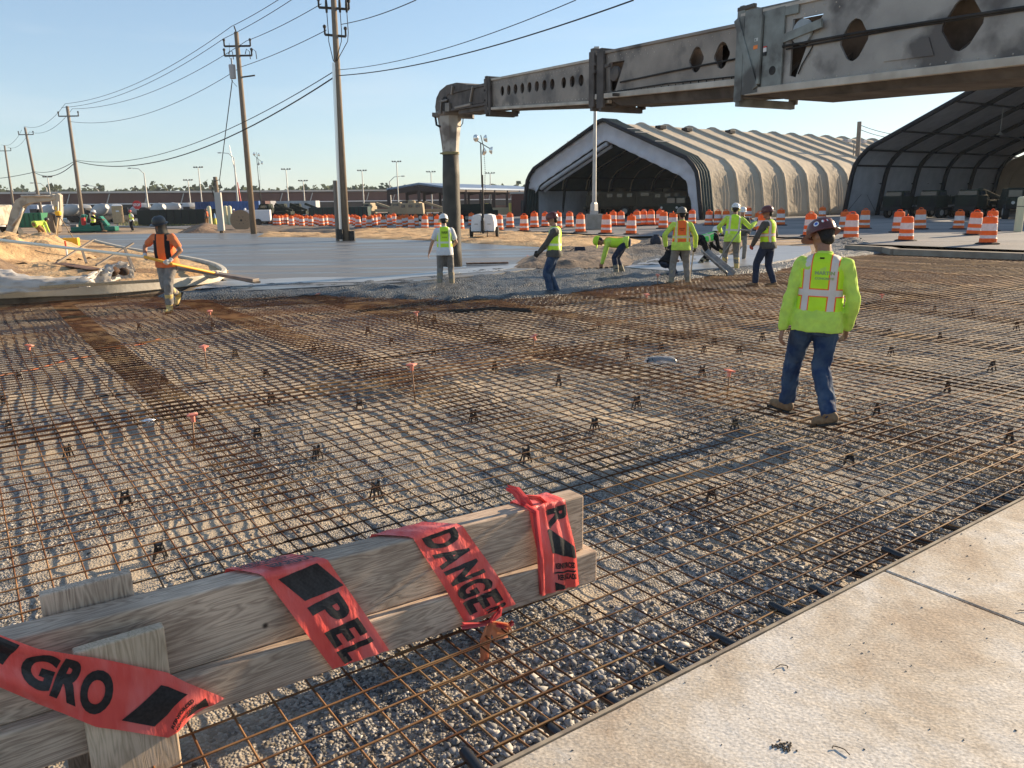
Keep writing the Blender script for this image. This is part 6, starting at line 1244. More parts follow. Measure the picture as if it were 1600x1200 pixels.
# ---------------------------------------------------------------- utility poles and wires
def upole(label, pb, pt, z=.1, r0=.17, D=None, kind=0):
    q = at(*pb, z) if D is None else atY(*pb, D)
    if D: q.z = z
    top = atY(pt[0], pt[1], q.y); t = thing('utility_pole', label, 'utility pole', tuple(q)); b = MB(); b.tube([(0, 0, -.2), tuple((top-q)*.5), tuple(top-q)], [r0, r0*.85, r0*.68], 12); b.build('pole', m_pole if kind != 2 else m_poleg, t, True)
    return t, q, top
m_wire = mat('black_wire', (.015, .015, .018), .6)
wires = MB()
def armset(t, rel, w_, m=m_exd, dz=0, dy=0):
    b = MB(); b.bar(rel+Vector((-w_, dy, dz)), rel+Vector((w_, -dy, -dz)), .10, .10); b.build('crossarm', m, t)
    for s in (-1, 1): b = MB(); b.tube([rel+Vector((s*w_, s*-dy, -s*dz)), rel+Vector((s*w_, -s*dy, -s*dz+.35))], .05, 6); b.lathe([(.07, 0), (.09, .08), (.05, .14)], rel+Vector((s*w_, -s*dy, -s*dz+.3)), 8); b.build('insulator', m, t)
P1t, P1q, P1top = upole('wooden utility pole with grey transformer and crossarms', (396, 359), (369, 50), D=52, r0=.20)
u = (P1top-P1q).normalized(); k1 = 52/F
armset(P1t, P1top-P1q-u*19*k1, .82); armset(P1t, P1top-P1q-u*32*k1, .86); b = MB(); rel = P1top-P1q-u*62*k1; b.bar(rel+Vector((-.1, 0, 0)), rel+Vector((.95, 0, .12)), .08, .08); b.build('crossarm', m_exd, P1t)
b = MB(); b.lathe([(.19, -.75), (.21, 0), (.20, .08)], P1top-P1q-u*46*k1+Vector((-.45, 0, 0)), 14); b.tube([P1top-P1q-u*46*k1+Vector((-.45, 0, .05)), P1top-P1q-u*40*k1+Vector((-.45, 0, .2))], .05, 6); b.build('transformer', mat('transformer_grey', (.36, .37, .38), .5), P1t, 40)
b = MB()
for sx, dz in ((-.62, .2), (.45, .3), (.85, .3)): c = P1top-P1q-u*30*k1+Vector((sx, 0, 0)); b.tube([c, c+Vector((.1, 0, dz)), c+Vector((.28, 0, .15)), c+Vector((.3, 0, -.3))], .025, 6)
b.tube([P1top-P1q-u*15*k1+Vector((-.5, 0, .0)), P1top-P1q-u*35*k1+Vector((-.55, 0, 0)), P1top-P1q-u*44*k1+Vector((-.45, 0, .3))], .015, 5)
b.tube([P1top-P1q-u*50*k1+Vector((-.6, 0, 0)), P1top-P1q-u*66*k1+Vector((-.55, 0, 0)), P1top-P1q-u*72*k1+Vector((-.25, 0, -.1))], .015, 5)
b.tube([P1top-P1q, P1top-P1q+u*8*k1+Vector((-.1, 0, 0))], .04, 6)
b.build('fuse_gear', m_exd, P1t, True)
P2t, P2q, P2top = upole('wooden utility pole with shiny metal conduit on its side', (541, 374), (519, -40), D=40, r0=.19)
u2 = (P2top-P2q).normalized(); k2_ = 40/F
g = lambda y: P2q+(P2top-P2q)*((374-y)/414)
for y in (9, 49): armset(P2t, g(y)-P2q, .72 if y < 20 else .5, dz=.05)
b = MB(); c0 = g(90)-P2q; c1 = g(372)-P2q; b.tube([c1+Vector((-.24, -.12, 0)), c0+Vector((-.13, -.13, 0))], .085, 12); b.build('metal_conduit', mat('bright_galv', (.72, .71, .69), .3, metal=.75), P2t, 40)
b = MB(); b.tube([g(372)-P2q+Vector((-.44, .05, -.3)), g(272)-P2q+Vector((-.42, .05, 0))], .11, 10); b.build('stub_post', m_poleg, P2t, 40)
b = MB()
for sx, se in ((-.34, -.12), (.30, 0), (.62, .05)): b.tube([g(9)-P2q+Vector((sx, -.05, .35)), g(15)-P2q+Vector((sx, -.05, -.1)), g(45)-P2q+Vector((sx+.02, -.05, 0)), g(58)-P2q+Vector((sx*.95, -.05, 0)), g(88)-P2q+Vector((se, -.2, 0))], .02, 5)
for sx in (-.34, .30, .62): b.lathe([(.05, -.3), (.07, 0), (.05, .3)], g(6)-P2q+Vector((sx, -.1, 0)), 8)
b.build('service_cables', m_exd, P2t, True)
b = MB(); b.box((g(366)-P2q)+Vector((-.25, -.3, .2)), (.3, .15, .5)); b.box((g(366)-P2q)+Vector((.32, 0, .1)), (.25, .25, .5)); b.build('ground_box', m_exd, P2t)
far_poles = [((130, 347), (105, 166), 78, 'dark utility pole leaning left of the portable toilet'), ((66, 335), (39, 199), 105, 'far utility pole second from the left edge'), ((22, 330), (7, 227), 135, 'farthest utility pole at the left edge')]
tops = [(P2top, P2q), (P1top, P1q)]; FP = []
for pb, pt, D, lab in far_poles:
    t, qq, tt = upole(lab, pb, pt, D=D, r0=.2, kind=2); FP.append((t, qq, tt)); armset(t, tt-qq-Vector((0, 0, .9)), .95); tops.append((tt, qq))
q = atY(1338, 292, 88); q.z = 0; tt = atY(1343, 190, 88); t = thing('utility_pole', 'grey utility pole standing between the two tents', 'utility pole', tuple(q)); b = MB(); b.tube([(0, 0, 0), tuple(tt-q)], [.28, .22], 10); b.build('pole', m_poleg, t, 40); b = MB(); b.tube([(-.5, 0, 0), tuple(tt-q+Vector((-.4, 0, -2.2)))], .05, 6); b.build('conduit', m_poleg, t); P5 = tt
def wire(A, Bp, sag, label, r=.018):
    n = 26; pts = [A.lerp(Bp, i/n)-Vector((0, 0, sag*4*(i/n)*(1-i/n))) for i in range(n+1)]; b = MB(); b.tube(pts, r, 5); tag(b.build('overhead_wire', m_wire, None, True, loc=A), label, 'wire', 'overhead wires')
def wpx(pa, Da, pb, Db, sag, lab, r=.018): wire(atY(*pa, Da), atY(*pb, Db), sag, lab, r)
D5 = [40, 52, 78, 105, 135]
# three top conductors and neutral between the poles
wpx((560, -90), 34, (362, 41), 52, .2, 'topmost conductor right of the transformer pole'); wpx((362, 41), 52, (102, 162), 78, .9, 'topmost conductor left of the transformer pole')
wpx((470, -10), 42, (350, 60), 52, .1, 'second conductor right of the transformer pole'); wpx((350, 60), 52, (96, 168), 78, .9, 'second conductor left of the transformer pole')
wpx((502, 6), 40, (385, 64), 52, .1, 'conductor running between the two big wooden poles'); wpx((385, 64), 52, (113, 170), 78, 1.0, 'third conductor left of the transformer pole')
wpx((510, 47), 40, (378, 104), 52, .1, 'neutral wire between the two big wooden poles'); wpx((378, 104), 52, (110, 190), 78, 1.2, 'neutral wire left of the transformer pole'); wpx((650, 0), 30, (533, 38), 40, .1, 'wire rising to the right from the metal-clad pole')
for (a_, b_, s_, lab) in (((102, 162), (37, 197), .9, 'topmost far wire between the first two leaning poles'), ((113, 170), (46, 206), .9, 'second far wire between the first two leaning poles')): wpx(a_, 78, b_, 105, s_, lab)
for (a_, b_, s_, lab) in (((34, 203), (2, 226), .8, 'far wire at the left edge, upper'), ((46, 206), (12, 230), .8, 'far wire at the left edge, lower')): wpx(a_, 105, b_, 135, s_, lab)
# two telecom cables sweeping low to the left and up to the right
wpx((526, 118), 40, (119, 252), 78, 1.9, 'thick black cable sagging between the poles, lower', .035); wpx((526, 109), 40, (119, 250), 78, 1.6, 'black cable sagging between the poles, upper', .022)
wpx((119, 252), 78, (53, 269), 105, .9, 'thick black cable sagging beyond the leaning pole, lower', .04); wpx((119, 250), 78, (53, 268), 105, .5, 'black cable beyond the leaning pole, upper', .03); wpx((53, 269), 105, (-60, 280), 135, .4, 'thick black cable leaving at the left edge', .04)
wpx((990, 0), 22, (530, 118), 40, .35, 'thick cable crossing the sky to the metal-clad pole, lower', .022); wpx((900, 0), 24, (530, 109), 40, .35, 'cable crossing the sky to the metal-clad pole, upper', .014)
wpx((363, 125), 52, (343, 281), 60, .0, 'service drop hanging from the transformer to the service post', .03)
wpx((1343, 195), 88, (1415, 212), 86, .2, 'upper wire from the grey pole to the right tent', .03); wpx((1343, 202), 88, (1408, 217), 86, .2, 'lower wire from the grey pole to the right tent', .03)
# red and white bucket lift boom
t = thing('bucket_lift', 'thin white and red lift boom standing up behind the cable reel', 'lift', tuple(onyard(378, 338))); q = t.location; k = q.y/F
for (a_, b_, r, m) in (((380, 338), (371, 285), 1.4, m_red), ((379, 330), (366, 260), 1.1, m_white), ((366, 262), (358, 227), .6, m_galv)): o = MB().tube([atY(*a_, q.y), atY(*b_, q.y)], [r*k, r*k*.6], 8).build('boom_section', m, None, 40); reloc(o, t)
b = MB(); b.box((0, .5, 1.1), (2.4, 4.5, 1.5)); b.build('carrier', mat('truck_white', (.7, .7, .68), .5), t, bevel=.1)
# ---------------------------------------------------------------- tents
m_ttan = mat('tent_tan', (.52, .44, .33), .85, (.45, .38, .285), .6, 7, trans=.12, bump=.35, bscale=2.5, col3=(.57, .48, .36), scale3=.3); m_tin = mat('tent_inner_grey', (.46, .46, .48), .9, (.38, .38, .40), 1.2, bump=.3, bscale=3); m_twh = mat('tent_white', (.66, .64, .66), .7, (.56, .55, .58), .8, 6, trans=.15, bump=.5, bscale=1.8)
m_tgr = mat('tent_dark_green', (.025, .045, .042), .8, (.04, .06, .058), 2); m_tfr = mat('tent_frame', (.012, .012, .016), .6)
def tprof(w_, he, hr, n=5):
    # half outline from left foot to ridge to right foot: slightly leaning walls, rounded eaves and ridge; gives [(s, z)]
    L_ = [(0, 0), (.25, he*.35), (.5, he*.72), (.72, he*.9), (1.15, he*1.03), (1.9, he*1.18)]
    c = w_/2; r = [(c-1.2, hr-.42), (c-.45, hr-.07), (c, hr)]
    h = L_+r; return h+[(w_-x, z) for x, z in reversed(h[:-1])]
def tent(name, label, foot, az, w_, he, hr, length, bays, mo, inner, ribs, lines=True, group='large fabric tents', ribd=.12, scal=.15, spans=None, z0=.3, g2=(.574, -.819)):
    ax = Vector((math.cos(az), math.sin(az), 0)); gx = Vector((math.sin(az), -math.cos(az), 0)); F0 = Vector((foot[0], foot[1], z0))
    t = thing(name, label, 'tent', tuple(F0), 0, group); T = lambda s, y, z: gx*s+ax*y+Vector((0, 0, z))
    pr = tprof(w_, he, hr); bl = length/bays
    # fabric skin: sagging between ribs (real geometry)
    nyb = 10; vs = []; fs = []; ny = bays*nyb; pd = []
    for i in range(len(pr)-1):
        m_ = 6 if abs(pr[i+1][0]-pr[i][0]) > 3 else (3 if i in (0, 1, len(pr)-2, len(pr)-3) else 1)
        for q in range(m_): pd.append((pr[i][0]+(pr[i+1][0]-pr[i][0])*q/m_, pr[i][1]+(pr[i+1][1]-pr[i][1])*q/m_))
    pd.append(pr[-1]); np_ = len(pd); c = Vector((w_/2, hr*.35))
    for j in range(ny+1):
        ph = (j % nyb)/nyb; sg = 1-abs(2*ph-1)**5
        for i, (s, z) in enumerate(pd):
            d = (Vector((s, z))-c); d.normalize(); kk = scal*sg*(.55+.45*min(1, z/he))*(.92+.16*abs(nz3(j//nyb*1.7, i*.35, w_))) + (.05 if z < he else .012)*nz3(s*1.5+j*.9, z*(1.0 if z < he else 1.5), j*.5)
            vs.append(T(s-d.x*kk, j/ny*length, max(0, z-d.y*kk)))
    for j in range(ny):
        for i in range(np_-1): a = j*np_+i; fs.append((a, a+1, a+np_+1, a+np_))
    b = MB(); b.add(vs, fs); o = b.build('fabric_skin', [mo, inner] if inner else mo, t, True)
    so_ = o.modifiers.new('s', 'SOLIDIFY'); so_.thickness = .03; so_.offset = -1
    if inner: so_.material_offset = 1; so_.material_offset_rim = 1
    # outside rib sleeves
    if ribs:
        for j in range(bays+1): b = MB(); b.tube([T(s-(.02 if 0 else 0), j*bl, z) for s, z in pr], ribd, 8); b.build('rib_sleeve', mo if not lines else mo, t, True)
    return t, T, pr, bl
az1 = R(36.5)
tA, T1, pr1, bl1 = tent('fabric_tent', 'large tan ribbed fabric tent with dark open white-edged front', (2.75, 86.5), az1, 24.5, 4.3, 9.0, 78, 22, m_ttan, m_tgr, True)
# dark green gathered front collar + frames
b = MB()
for y in (-.0, -.35, -.7, -1.05, -1.4): pass
for y in (-1.5, -1.15, -.8, -.45, -.1):
    b = MB(); b.tube([T1(s, y, z+.06) for s, z in pr1], .20, 8); b.build('front_rib', m_tfr if y < -1.4 else m_tgr, tA, True)
b = MB(); vs = []; n = len(pr1); vs = [T1(s, y, z) for y in (-1.5, .1) for s, z in pr1]; b.add(vs, [(i, i+n, i+n+1, i+1) for i in range(n-1)]); o = b.build('front_canopy', m_tgr, tA, True); o.modifiers.new('s', 'SOLIDIFY').thickness = .04
for fr in (.30, .36, .64, .68, .78):   # lashing straps across
    s = fr*24.5; k = next(i for i in range(n-1) if pr1[i][0] <= s <= pr1[i+1][0]); q = (s-pr1[k][0])/(pr1[k+1][0]-pr1[k][0]); z = pr1[k][1]+(pr1[k+1][1]-pr1[k][1])*q+.30; b = MB(); b.tube([T1(s, -1.6, z), T1(s, .2, z+.02)], .04, 5); b.build('strap', m_galv, tA)
# white valance hanging inside the front: outline minus inner gable opening
inn = [(1.35, 0.0), (1.5, 3.0), (2.2, 3.9), (12.25, 7.4), (22.3, 3.6), (22.9, 2.6), (23.5, 0)]
out = [(s, z-.08) for s, z in pr1]
def interp(P, u):
    L = [0]
    for i in range(1, len(P)): L.append(L[-1]+math.hypot(P[i][0]-P[i-1][0], P[i][1]-P[i-1][1]))
    d = u*L[-1]; k = next((i for i in range(1, len(P)) if L[i] >= d-1e-6), len(P)-1); q = (d-L[k-1])/max(1e-6, L[k]-L[k-1]); return P[k-1][0]+(P[k][0]-P[k-1][0])*q, P[k-1][1]+(P[k][1]-P[k-1][1])*q
inn = [(1.6, 2.6), (2.1, 3.3), (3.0, 3.75), (11.9, 7.15), (12.25, 7.25), (12.6, 7.15), (21.6, 3.7), (22.3, 3.3), (23.4, 0.0)]
outv = [(.75, 3.1)]+[p for p in out if 3.2 < p[1] and p[0] < 12.3]+[p for p in out if p[0] > 12.3]
vs = []; fs = []; N = 90
for i in range(N+1):
    a = interp(outv, i/N); c = interp(inn, i/N)
    for j in range(6): q = j/5; vs.append(T1(a[0]+(c[0]-a[0])*q, -1.35+.35*math.sin(q*3.1)+.06*math.sin(i*1.3+j)+.25*q, a[1]+(c[1]-a[1])*q))
for i in range(N):
    for j in range(5): a = i*6+j; fs.append((a, a+1, a+7, a+6))
b = MB(); b.add(vs, fs); o = b.build('white_valance', m_twh, tA, True); o.modifiers.new('s', 'SOLIDIFY').thickness = .05
vs = []; fs = []
for i in range(N+1):
    c = interp(inn, i/N)
    if c[0] < 13:
        pass
b = MB(); P = [T1(x, -.7, z-.25) for x, z in inn[1:5]]; b.tube(P, .22, 8); P = [T1(x, -.2, z-.5) for x, z in inn[1:5]]; b.tube(P, .18, 8); b.build('rolled_curtain', m_tin, tA, True)
# inner frame ribs and grey inner panel on the left wall, back wall dark
for j in (1, 2, 3, 5, 7): b = MB(); b.tube([T1(s+(12.25-s)*.04, j*bl1*1.0, z*.96) for s, z in pr1], .14, 6); b.build('inner_rib', m_tfr, tA, True)
b = MB(); b.bar(T1(1.0, 0, 2.9), T1(1.0, 30, 2.9), .1, .12); b.bar(T1(1.4, 0, 4.2), T1(1.4, 30, 4.2), .1, .12); b.build('purlin', m_tfr, tA)
vs = [T1(.75+.3*math.sin(i*1.1)*.3, i*.7, z) for i in range(14) for z in (0, 1.4, 2.8)]; b = MB(); b.add(vs, [(i*3+j, i*3+j+1, i*3+j+4, i*3+j+3) for i in range(13) for j in range(2)]); b.build('side_curtain', m_tin, tA, True)
nb_ = len(pr1); b = MB(); b.add([T1(s, 77.5, z) for s, z in pr1], [tuple(range(nb_))]); o = b.build('end_wall', m_tgr, tA); o.modifiers.new('s', 'SOLIDIFY').thickness = .05
# side annex box and flap, lacing on the wall
b = MB(); b.box(T1(24.9, 26.5, 1.25)+Vector((0, 0, 0)), (3.0, 1.6, 2.5), rz=az1); b.build('entrance_box', mat('annex_grey', (.36, .33, .27), .8), tA, bevel=.04)
b = MB(); b.bar(T1(25.8, 24.9, 2.0), T1(25.8, 26.4, 2.0), .9, .7); b.build('air_duct', mat('duct_grey', (.34, .31, .26), .8), tA, bevel=.05)
b = MB(); b.box(T1(25.0, 23.9, 1.1), (.9, 1.5, 2.2), rz=az1); b.build('dark_doorway', m_tfr, tA)
for j in range(0, 14):
    b = MB(); y0 = j*bl1
    for q in range(3): yy = y0+bl1*(.3+.13*q); b.tube([T1(24.55, yy, .5), T1(24.4, yy+.1, 2.2), T1(24.0, yy+.05, 3.9)], .025, 4)
    b.build('lacing', m_ttan, tA)
for j, fr in ((1, .55), (2, .56), (4, .55), (10, .58), (11, .58), (12, .58)):
    s = 24.5*fr; k = next(i for i in range(n-1) if pr1[i][0] <= s <= pr1[i+1][0]); q = (s-pr1[k][0])/(pr1[k+1][0]-pr1[k][0]); z = pr1[k][1]+(pr1[k+1][1]-pr1[k][1])*q; b = MB(); b.box(T1(s, j*bl1+1.6, z+.02), (.9, .7, .35), rz=az1); b.build('roof_vent', m_tfr if j < 9 else m_tin, tA, bevel=.05)
# second tent: open at both ends, dark frame
f2_ = at(1317, 337, .3)
tB, T2, pr2, bl2 = tent('fabric_tent', 'nearer open-ended tent on dark arched frames at the right edge', (f2_.x-1.2, f2_.y-2.5), R(33), 31, 5.0, 12.0, 26, 5, m_tin, m_tin, False, ribd=.2, scal=.1)
for j in range(6):
    b = MB(); b.tube([T2(s+(15.5-s)*.015, j*bl2, z*.985) for s, z in pr2], .21, 8); b.build('arch_rib', m_tfr, tB, True)
for (s, z) in [(pr2[1][0]+.15, 3.0), (pr2[3][0]+.15, 4.55), (1.9+.1, 5.8), (5.2, 7.1), (9, 9.1), (13, 10.9), (18, 10.9), (22, 9.1), (26, 7.1)]: b = MB(); b.tube([T2(s, 0, z-.12), T2(s, 26, z-.12)], .09, 6); b.build('purlin', m_tfr, tB)
for j in range(5):
    b = MB()
    for q in range(2): y0 = j*bl2; b.tube([T2(.5, y0+.3+q*1.2, 4.4), T2(.25, y0+bl2-.3, .3+1.0*q)], .02, 4); b.tube([T2(.25, y0+.3, .3+1.0*q), T2(.5, y0+bl2-.3, 4.2)], .02, 4)
    b.build('cross_wire', m_tfr, tB)
for s, y, z in ((9.0, 8, 6.9), (14.5, 12, 8.5)):
    b = MB(); b.tube([T2(s, y, z+2.2), T2(s, y, z)], .02, 5); b.lathe([(.06, 0), (.28, -.22), (.26, -.24)], T2(s, y, z), 12); b.build('hanging_lamp', m_galv, tB, 40)
# more tents behind
q = at(1516, 322, .3); tent('fabric_tent', 'far pale tan tent seen through the open end of the right tent', (52, 86), R(33), 24, 4.3, 9.2, 40, 11, mat('tent_tan_pale', (.52, .45, .34), .85, (.44, .37, .28), .6, trans=.12, bump=.3, bscale=2.5), None, True)
tD, T4, pr4, bl4 = tent('fabric_tent', 'small dark arched tent end at the right edge behind the second tent', (53.0, 77.0), R(33), 26, 4.4, 9.0, 20, 4, m_tin, m_tin, False, scal=.1)
for j in range(5): b = MB(); b.tube([T4(s, j*bl4, z) for s, z in pr4], .2, 8); b.build('arch_rib', m_tfr, tD, True)
# ---------------------------------------------------------------- vehicles
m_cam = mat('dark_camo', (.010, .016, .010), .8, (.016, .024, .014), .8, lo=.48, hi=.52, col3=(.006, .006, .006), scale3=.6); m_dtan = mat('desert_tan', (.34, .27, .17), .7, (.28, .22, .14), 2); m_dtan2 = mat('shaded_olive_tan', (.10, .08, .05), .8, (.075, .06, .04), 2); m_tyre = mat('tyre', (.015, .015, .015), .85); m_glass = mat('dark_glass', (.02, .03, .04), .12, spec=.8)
def wheel(t, x, y, r=.55, w_=.35):
    b = MB(); b.lathe([(r*.92, -w_/2), (r, -w_*.3), (r, w_*.3), (r*.92, w_/2)], (x, y, r), 20, M=None) if 0 else b.lathe([(r*.92, -w_/2), (r, -w_*.3), (r, w_*.3), (r*.92, w_/2)], (x, y, r), 20, M=Matrix.Rotation(math.pi/2, 4, 'X')); o = b.build('wheel', m_tyre, t, 40)
    b = MB(); s = 1 if y > 0 else -1; b.lathe([(r*.5, -w_/2-.01), (r*.5, w_/2+.01)], (x, y, r), 14, M=Matrix.Rotation(math.pi/2, 4, 'X')); b.build('rim', m_galv, o)
def truck(label, loc, yaw, m, L_=7.5, kind='cargo', sc=1, group=None):
    t = thing('military_truck' if kind != 'humvee' else 'utility_vehicle', label, 'truck', loc, yaw, group); t.scale = (sc,)*3
    if kind == 'humvee':
        b = MB(); b.box((0, 0, .95), (4.6, 2.1, .6)); b.box((1.6, 0, 1.2), (1.4, 1.9, .3)); b.build('body', m, t, bevel=.06); b = MB(); b.box((-.4, 0, 1.6), (2.6, 2.0, .75), taper=.88); b.build('cab', m, t, bevel=.05)
        b = MB()
        for s in (-.45, .45): b.box((.93, s, 1.62), (.06, .75, .42))
        b.build('windscreen', m_glass, t); [wheel(t, x, y, .47) for x in (-1.6, 1.6) for y in (-.95, .95)]
        for s in (-.7, .7): b = MB(); b.lathe([(.1, 0), (.1, .04)], (2.31, s, 1.05), 12, M=Matrix.Rotation(math.pi/2, 4, 'Y')); b.build('headlight', m_galv, t)
        return t
    h = L_/2; b = MB(); b.box((0, 0, 1.0), (L_, 1.0, .3)); b.box((h-.1, 0, 1.0), (.25, 2.3, .4)); b.build('chassis', m_tyre if m is m_cam else m, t, bevel=.03)
    b = MB(); b.box((h-1.2, 0, 1.75), (1.9, 2.35, 1.3)); b.box((h-1.25, 0, 2.6), (1.5, 2.2, .7), taper=.9); b.build('cab', m, t, bevel=.08); b = MB(); b.box((h-.42, 0, 2.55), (.05, 1.9, .5)); b.box((h-1.2, -1.12, 2.5), (.9, .05, .45)); b.box((h-1.2, 1.12, 2.5), (.9, .05, .45)); b.build('windows', m_glass, t)
    if kind == 'cargo': b = MB(); b.box((-1.2, 0, 1.85), (L_-2.8, 2.4, .9)); b.build('cargo_bed', m, t, bevel=.04); b = MB(); [b.box((x, s*1.22, 1.9), (.08, .06, .95)) for x in [(-h+.4)+i*.9 for i in range(int((L_-3)/.9)+1)] for s in (-1, 1)]; b.build('stake_posts', m, t)
    if kind == 'armoured': b = MB(); b.box((-.6, 0, 1.95), (L_-2.2, 2.4, 1.7), taper=.92); b.build('hull', m, t, bevel=.1); b = MB(); [b.box((x, s*1.16, 2.35), (.6, .06, .4)) for x in (-1.6, -.5, .6) for s in (-1, 1)]; b.build('side_windows', m_glass, t); b = MB(); b.lathe([(.6, 2.8), (.6, 3.1), (.4, 3.25)], (-.6, 0, 0), 14); b.bar((-.6, 0, 3.15), (.9, 0, 3.2), .08, .08); b.build('turret', m, t, 40); b = MB(); b.box((h-1.2, -1.1, 3.1), (.05, .05, .9)); b.build('antenna', m_tyre, t)
    if kind == 'loader': b = MB(); b.box((-1.2, 0, 1.6), (L_-3, 2.2, .5)); b.bar((-h+.3, 0, 1.9), (h-2.6, 0, 2.9), .5, .35); b.build('crane_arm', m, t, bevel=.04)
    for x in (h-1.2, -h+1.0, -h+2.4):
        for y in (-1.0, 1.0): wheel(t, x, y, .6, .4)
    return t
def P3(px, Y, z=.3): p = atY(px, 330, Y); return (p.x, Y, z)
G1 = 'vehicles parked in the tents'
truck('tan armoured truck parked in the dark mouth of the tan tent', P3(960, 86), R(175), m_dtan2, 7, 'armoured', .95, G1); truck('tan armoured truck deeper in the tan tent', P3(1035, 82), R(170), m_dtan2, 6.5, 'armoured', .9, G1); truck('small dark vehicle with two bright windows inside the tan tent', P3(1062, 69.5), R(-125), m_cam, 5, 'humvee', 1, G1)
for px, Y, yaw, lab, kd in ((1420, 64, -150, 'dark green camouflage truck leftmost in the open right tent', 'cargo'), (1478, 62, -155, 'dark green camouflage truck second in the open right tent', 'cargo'), (1535, 60, -150, 'dark green loader truck third in the open right tent', 'loader'), (1592, 57, -115, 'dark utility vehicle with lit windscreen at the right edge', 'humvee')): truck(lab, P3(px, Y), R(yaw), m_cam, 7, kd, .72 if kd != 'humvee' else 1.1, G1)
# open steel shed with blue-grey roof
m_shr = mat('shed_roof_blue', (.20, .27, .38), .5, (.17, .23, .33), .4, metal=.2); m_shf = mat('shed_steel_brown', (.045, .03, .028), .7)
A_ = atY(607, 320, 118); B_ = atY(762, 320, 104) ; t = thing('open_shed', 'long open steel shed with shallow blue-grey gable roof behind the light tower', 'shed', (A_.x, A_.y, 0))
sx0 = atY(607, 300, 118).x; sx1 = atY(702, 300, 118).x; zE = atY(607, 297, 118).z; zR = atY(652, 288, 118).z; xe = atY(845, 300, 150).x
dv = Vector((xe-sx1, 34, 0)); 
def SH(u_, v_, z): return Vector((sx0+(sx1-sx0)*u_, 118, z))+dv*v_-Vector((A_.x, A_.y, 0))
b = MB()
for (ua, za, ub, zb) in ((-.03, zE, .5, zR), (.5, zR, 1.03, zE)):
    b.add([SH(ua, 0, za), SH(ub, 0, zb), SH(ub, 1, zb), SH(ua, 1, za), SH(ua, 0, za+.25), SH(ub, 0, zb+.25), SH(ub, 1, zb+.25), SH(ua, 1, za+.25)], [(0, 1, 2, 3), (4, 7, 6, 5), (0, 4, 5, 1), (1, 5, 6, 2), (2, 6, 7, 3), (3, 7, 4, 0)])
b.build('roof', m_shr, t)
for v_ in [i/7 for i in range(8)]:
    for u_ in ((0, .5, 1) if v_ == 0 else (0, 1)): b = MB(); b.bar(SH(u_, v_, 0), SH(u_, v_, zE if u_ != .5 else zR-.5), .45, .45); b.build('column', m_shf, t)
    b = MB(); b.bar(SH(0, v_, zE-.4), SH(.5, v_, zR-.5), .3, .7); b.bar(SH(.5, v_, zR-.5), SH(1, v_, zE-.4), .3, .7); b.build('rafter', m_shf, t)
b = MB(); b.bar(SH(0, 0, zE-.1), SH(0, 1, zE-.1), .3, .5); b.bar(SH(1, 0, zE-.1), SH(1, 1, zE-.1), .3, .5); b.build('eave_beam', m_shf, t)
# brick hut at the tent's left foot
m_brick = mat('brick_brown', (.13, .055, .045), .85, (.10, .042, .035), 6); q = onyard(822, 333)
t = thing('brick_hut', 'low brown brick hut with grey flat roof beside the tan tent', 'hut', (q.x, 100, .2)); b = MB(); b.box((0, 0, 1.4), (4.6, 4, 2.8)); b.build('wall', m_brick, t); b = MB(); b.box((0, 0, 2.92), (5.0, 4.4, .25)); b.build('roof', m_galv, t); 
for x in (-.9, .1): b = MB(); b.box((x, -2.02, 1.2), (.5, .06, 1.6)); b.build('window', m_glass, t)
m_yb = mat('yellow_rail', (.62, .50, .12), .7)
for x, lab in ((783, 'yellow barrier rail on posts behind the light tower'),): q = onyard(x, 332); t = thing('barrier_rail', lab, 'barrier', (atY(x, 330, 100).x, 100, .2)); b = MB(); b.bar((-1.8, 0, .7), (1.8, 0, .7), .2, .9); b.build('rail_panel', mat('rail_tan', (.42, .33, .2), .8), t); [MB().lathe([(.22, 0), (.22, 1.7)], (xx, 0, 0), 10).build('post', m_yb, t) for xx in (-1.8, 1.2, 1.8)]
# long brick building with roof
A_ = Vector((-125, 165, 0)); B_ = Vector((20, 265, 0)); dirb = (B_-A_).normalized(); nb2 = Vector((-dirb.y, dirb.x, 0)); t = thing('long_warehouse', 'very long low red-brown warehouse with pale roof edge across the background', 'warehouse', tuple(A_)); Lb = (B_-A_).length
HB = 5.3
m_wh = mat('warehouse_brown', (.105, .05, .045), .8, (.085, .04, .036), .5, stretch=(1, 1, .1)); b = MB()
b.bar(Vector((0, 0, HB/2)), (B_-A_)+Vector((0, 0, HB/2)), 12, HB); b.build('wall', m_wh, t)
b = MB(); b.bar(Vector((0, 0, HB+.15)), (B_-A_)+Vector((0, 0, HB+.6)), 13, .4); b.build('roof', mat('warehouse_roof', (.40, .40, .38), .6), t)
b = MB(); b.bar(-nb2*6.1+Vector((0, 0, 2.9)), (B_-A_)-nb2*6.1+Vector((0, 0, 2.9)), .3, .22); b.build('trim_band', m_white, t)
b = MB(); b.bar(-nb2*6.3+Vector((0, 0, 1.9)), (B_-A_)-nb2*6.3+Vector((0, 0, 1.9)), .3, 1.6); b.build('dark_doors', m_tfr, t)
for i in range(22): b = MB(); c = dirb*(Lb*(i+.5)/22)-nb2*6.12; b.bar(c+Vector((0, 0, 3.0)), c+dirb*.8+Vector((0, 0, HB-.1)), .25, .2); b.build('downpipe', m_galv, t)
# far left grey shed
t = thing('grey_shed', 'low pale grey shed at the far left edge behind the excavator', 'shed', (-150, 160, 0)); b = MB(); b.box((0, 0, 2.4), (70, 12, 4.8)); b.build('wall', mat('pale_metal', (.34, .36, .40), .6), t); b = MB(); b.box((0, 0, 5.0), (72, 13, .5)); b.build('roof', m_galv, t)
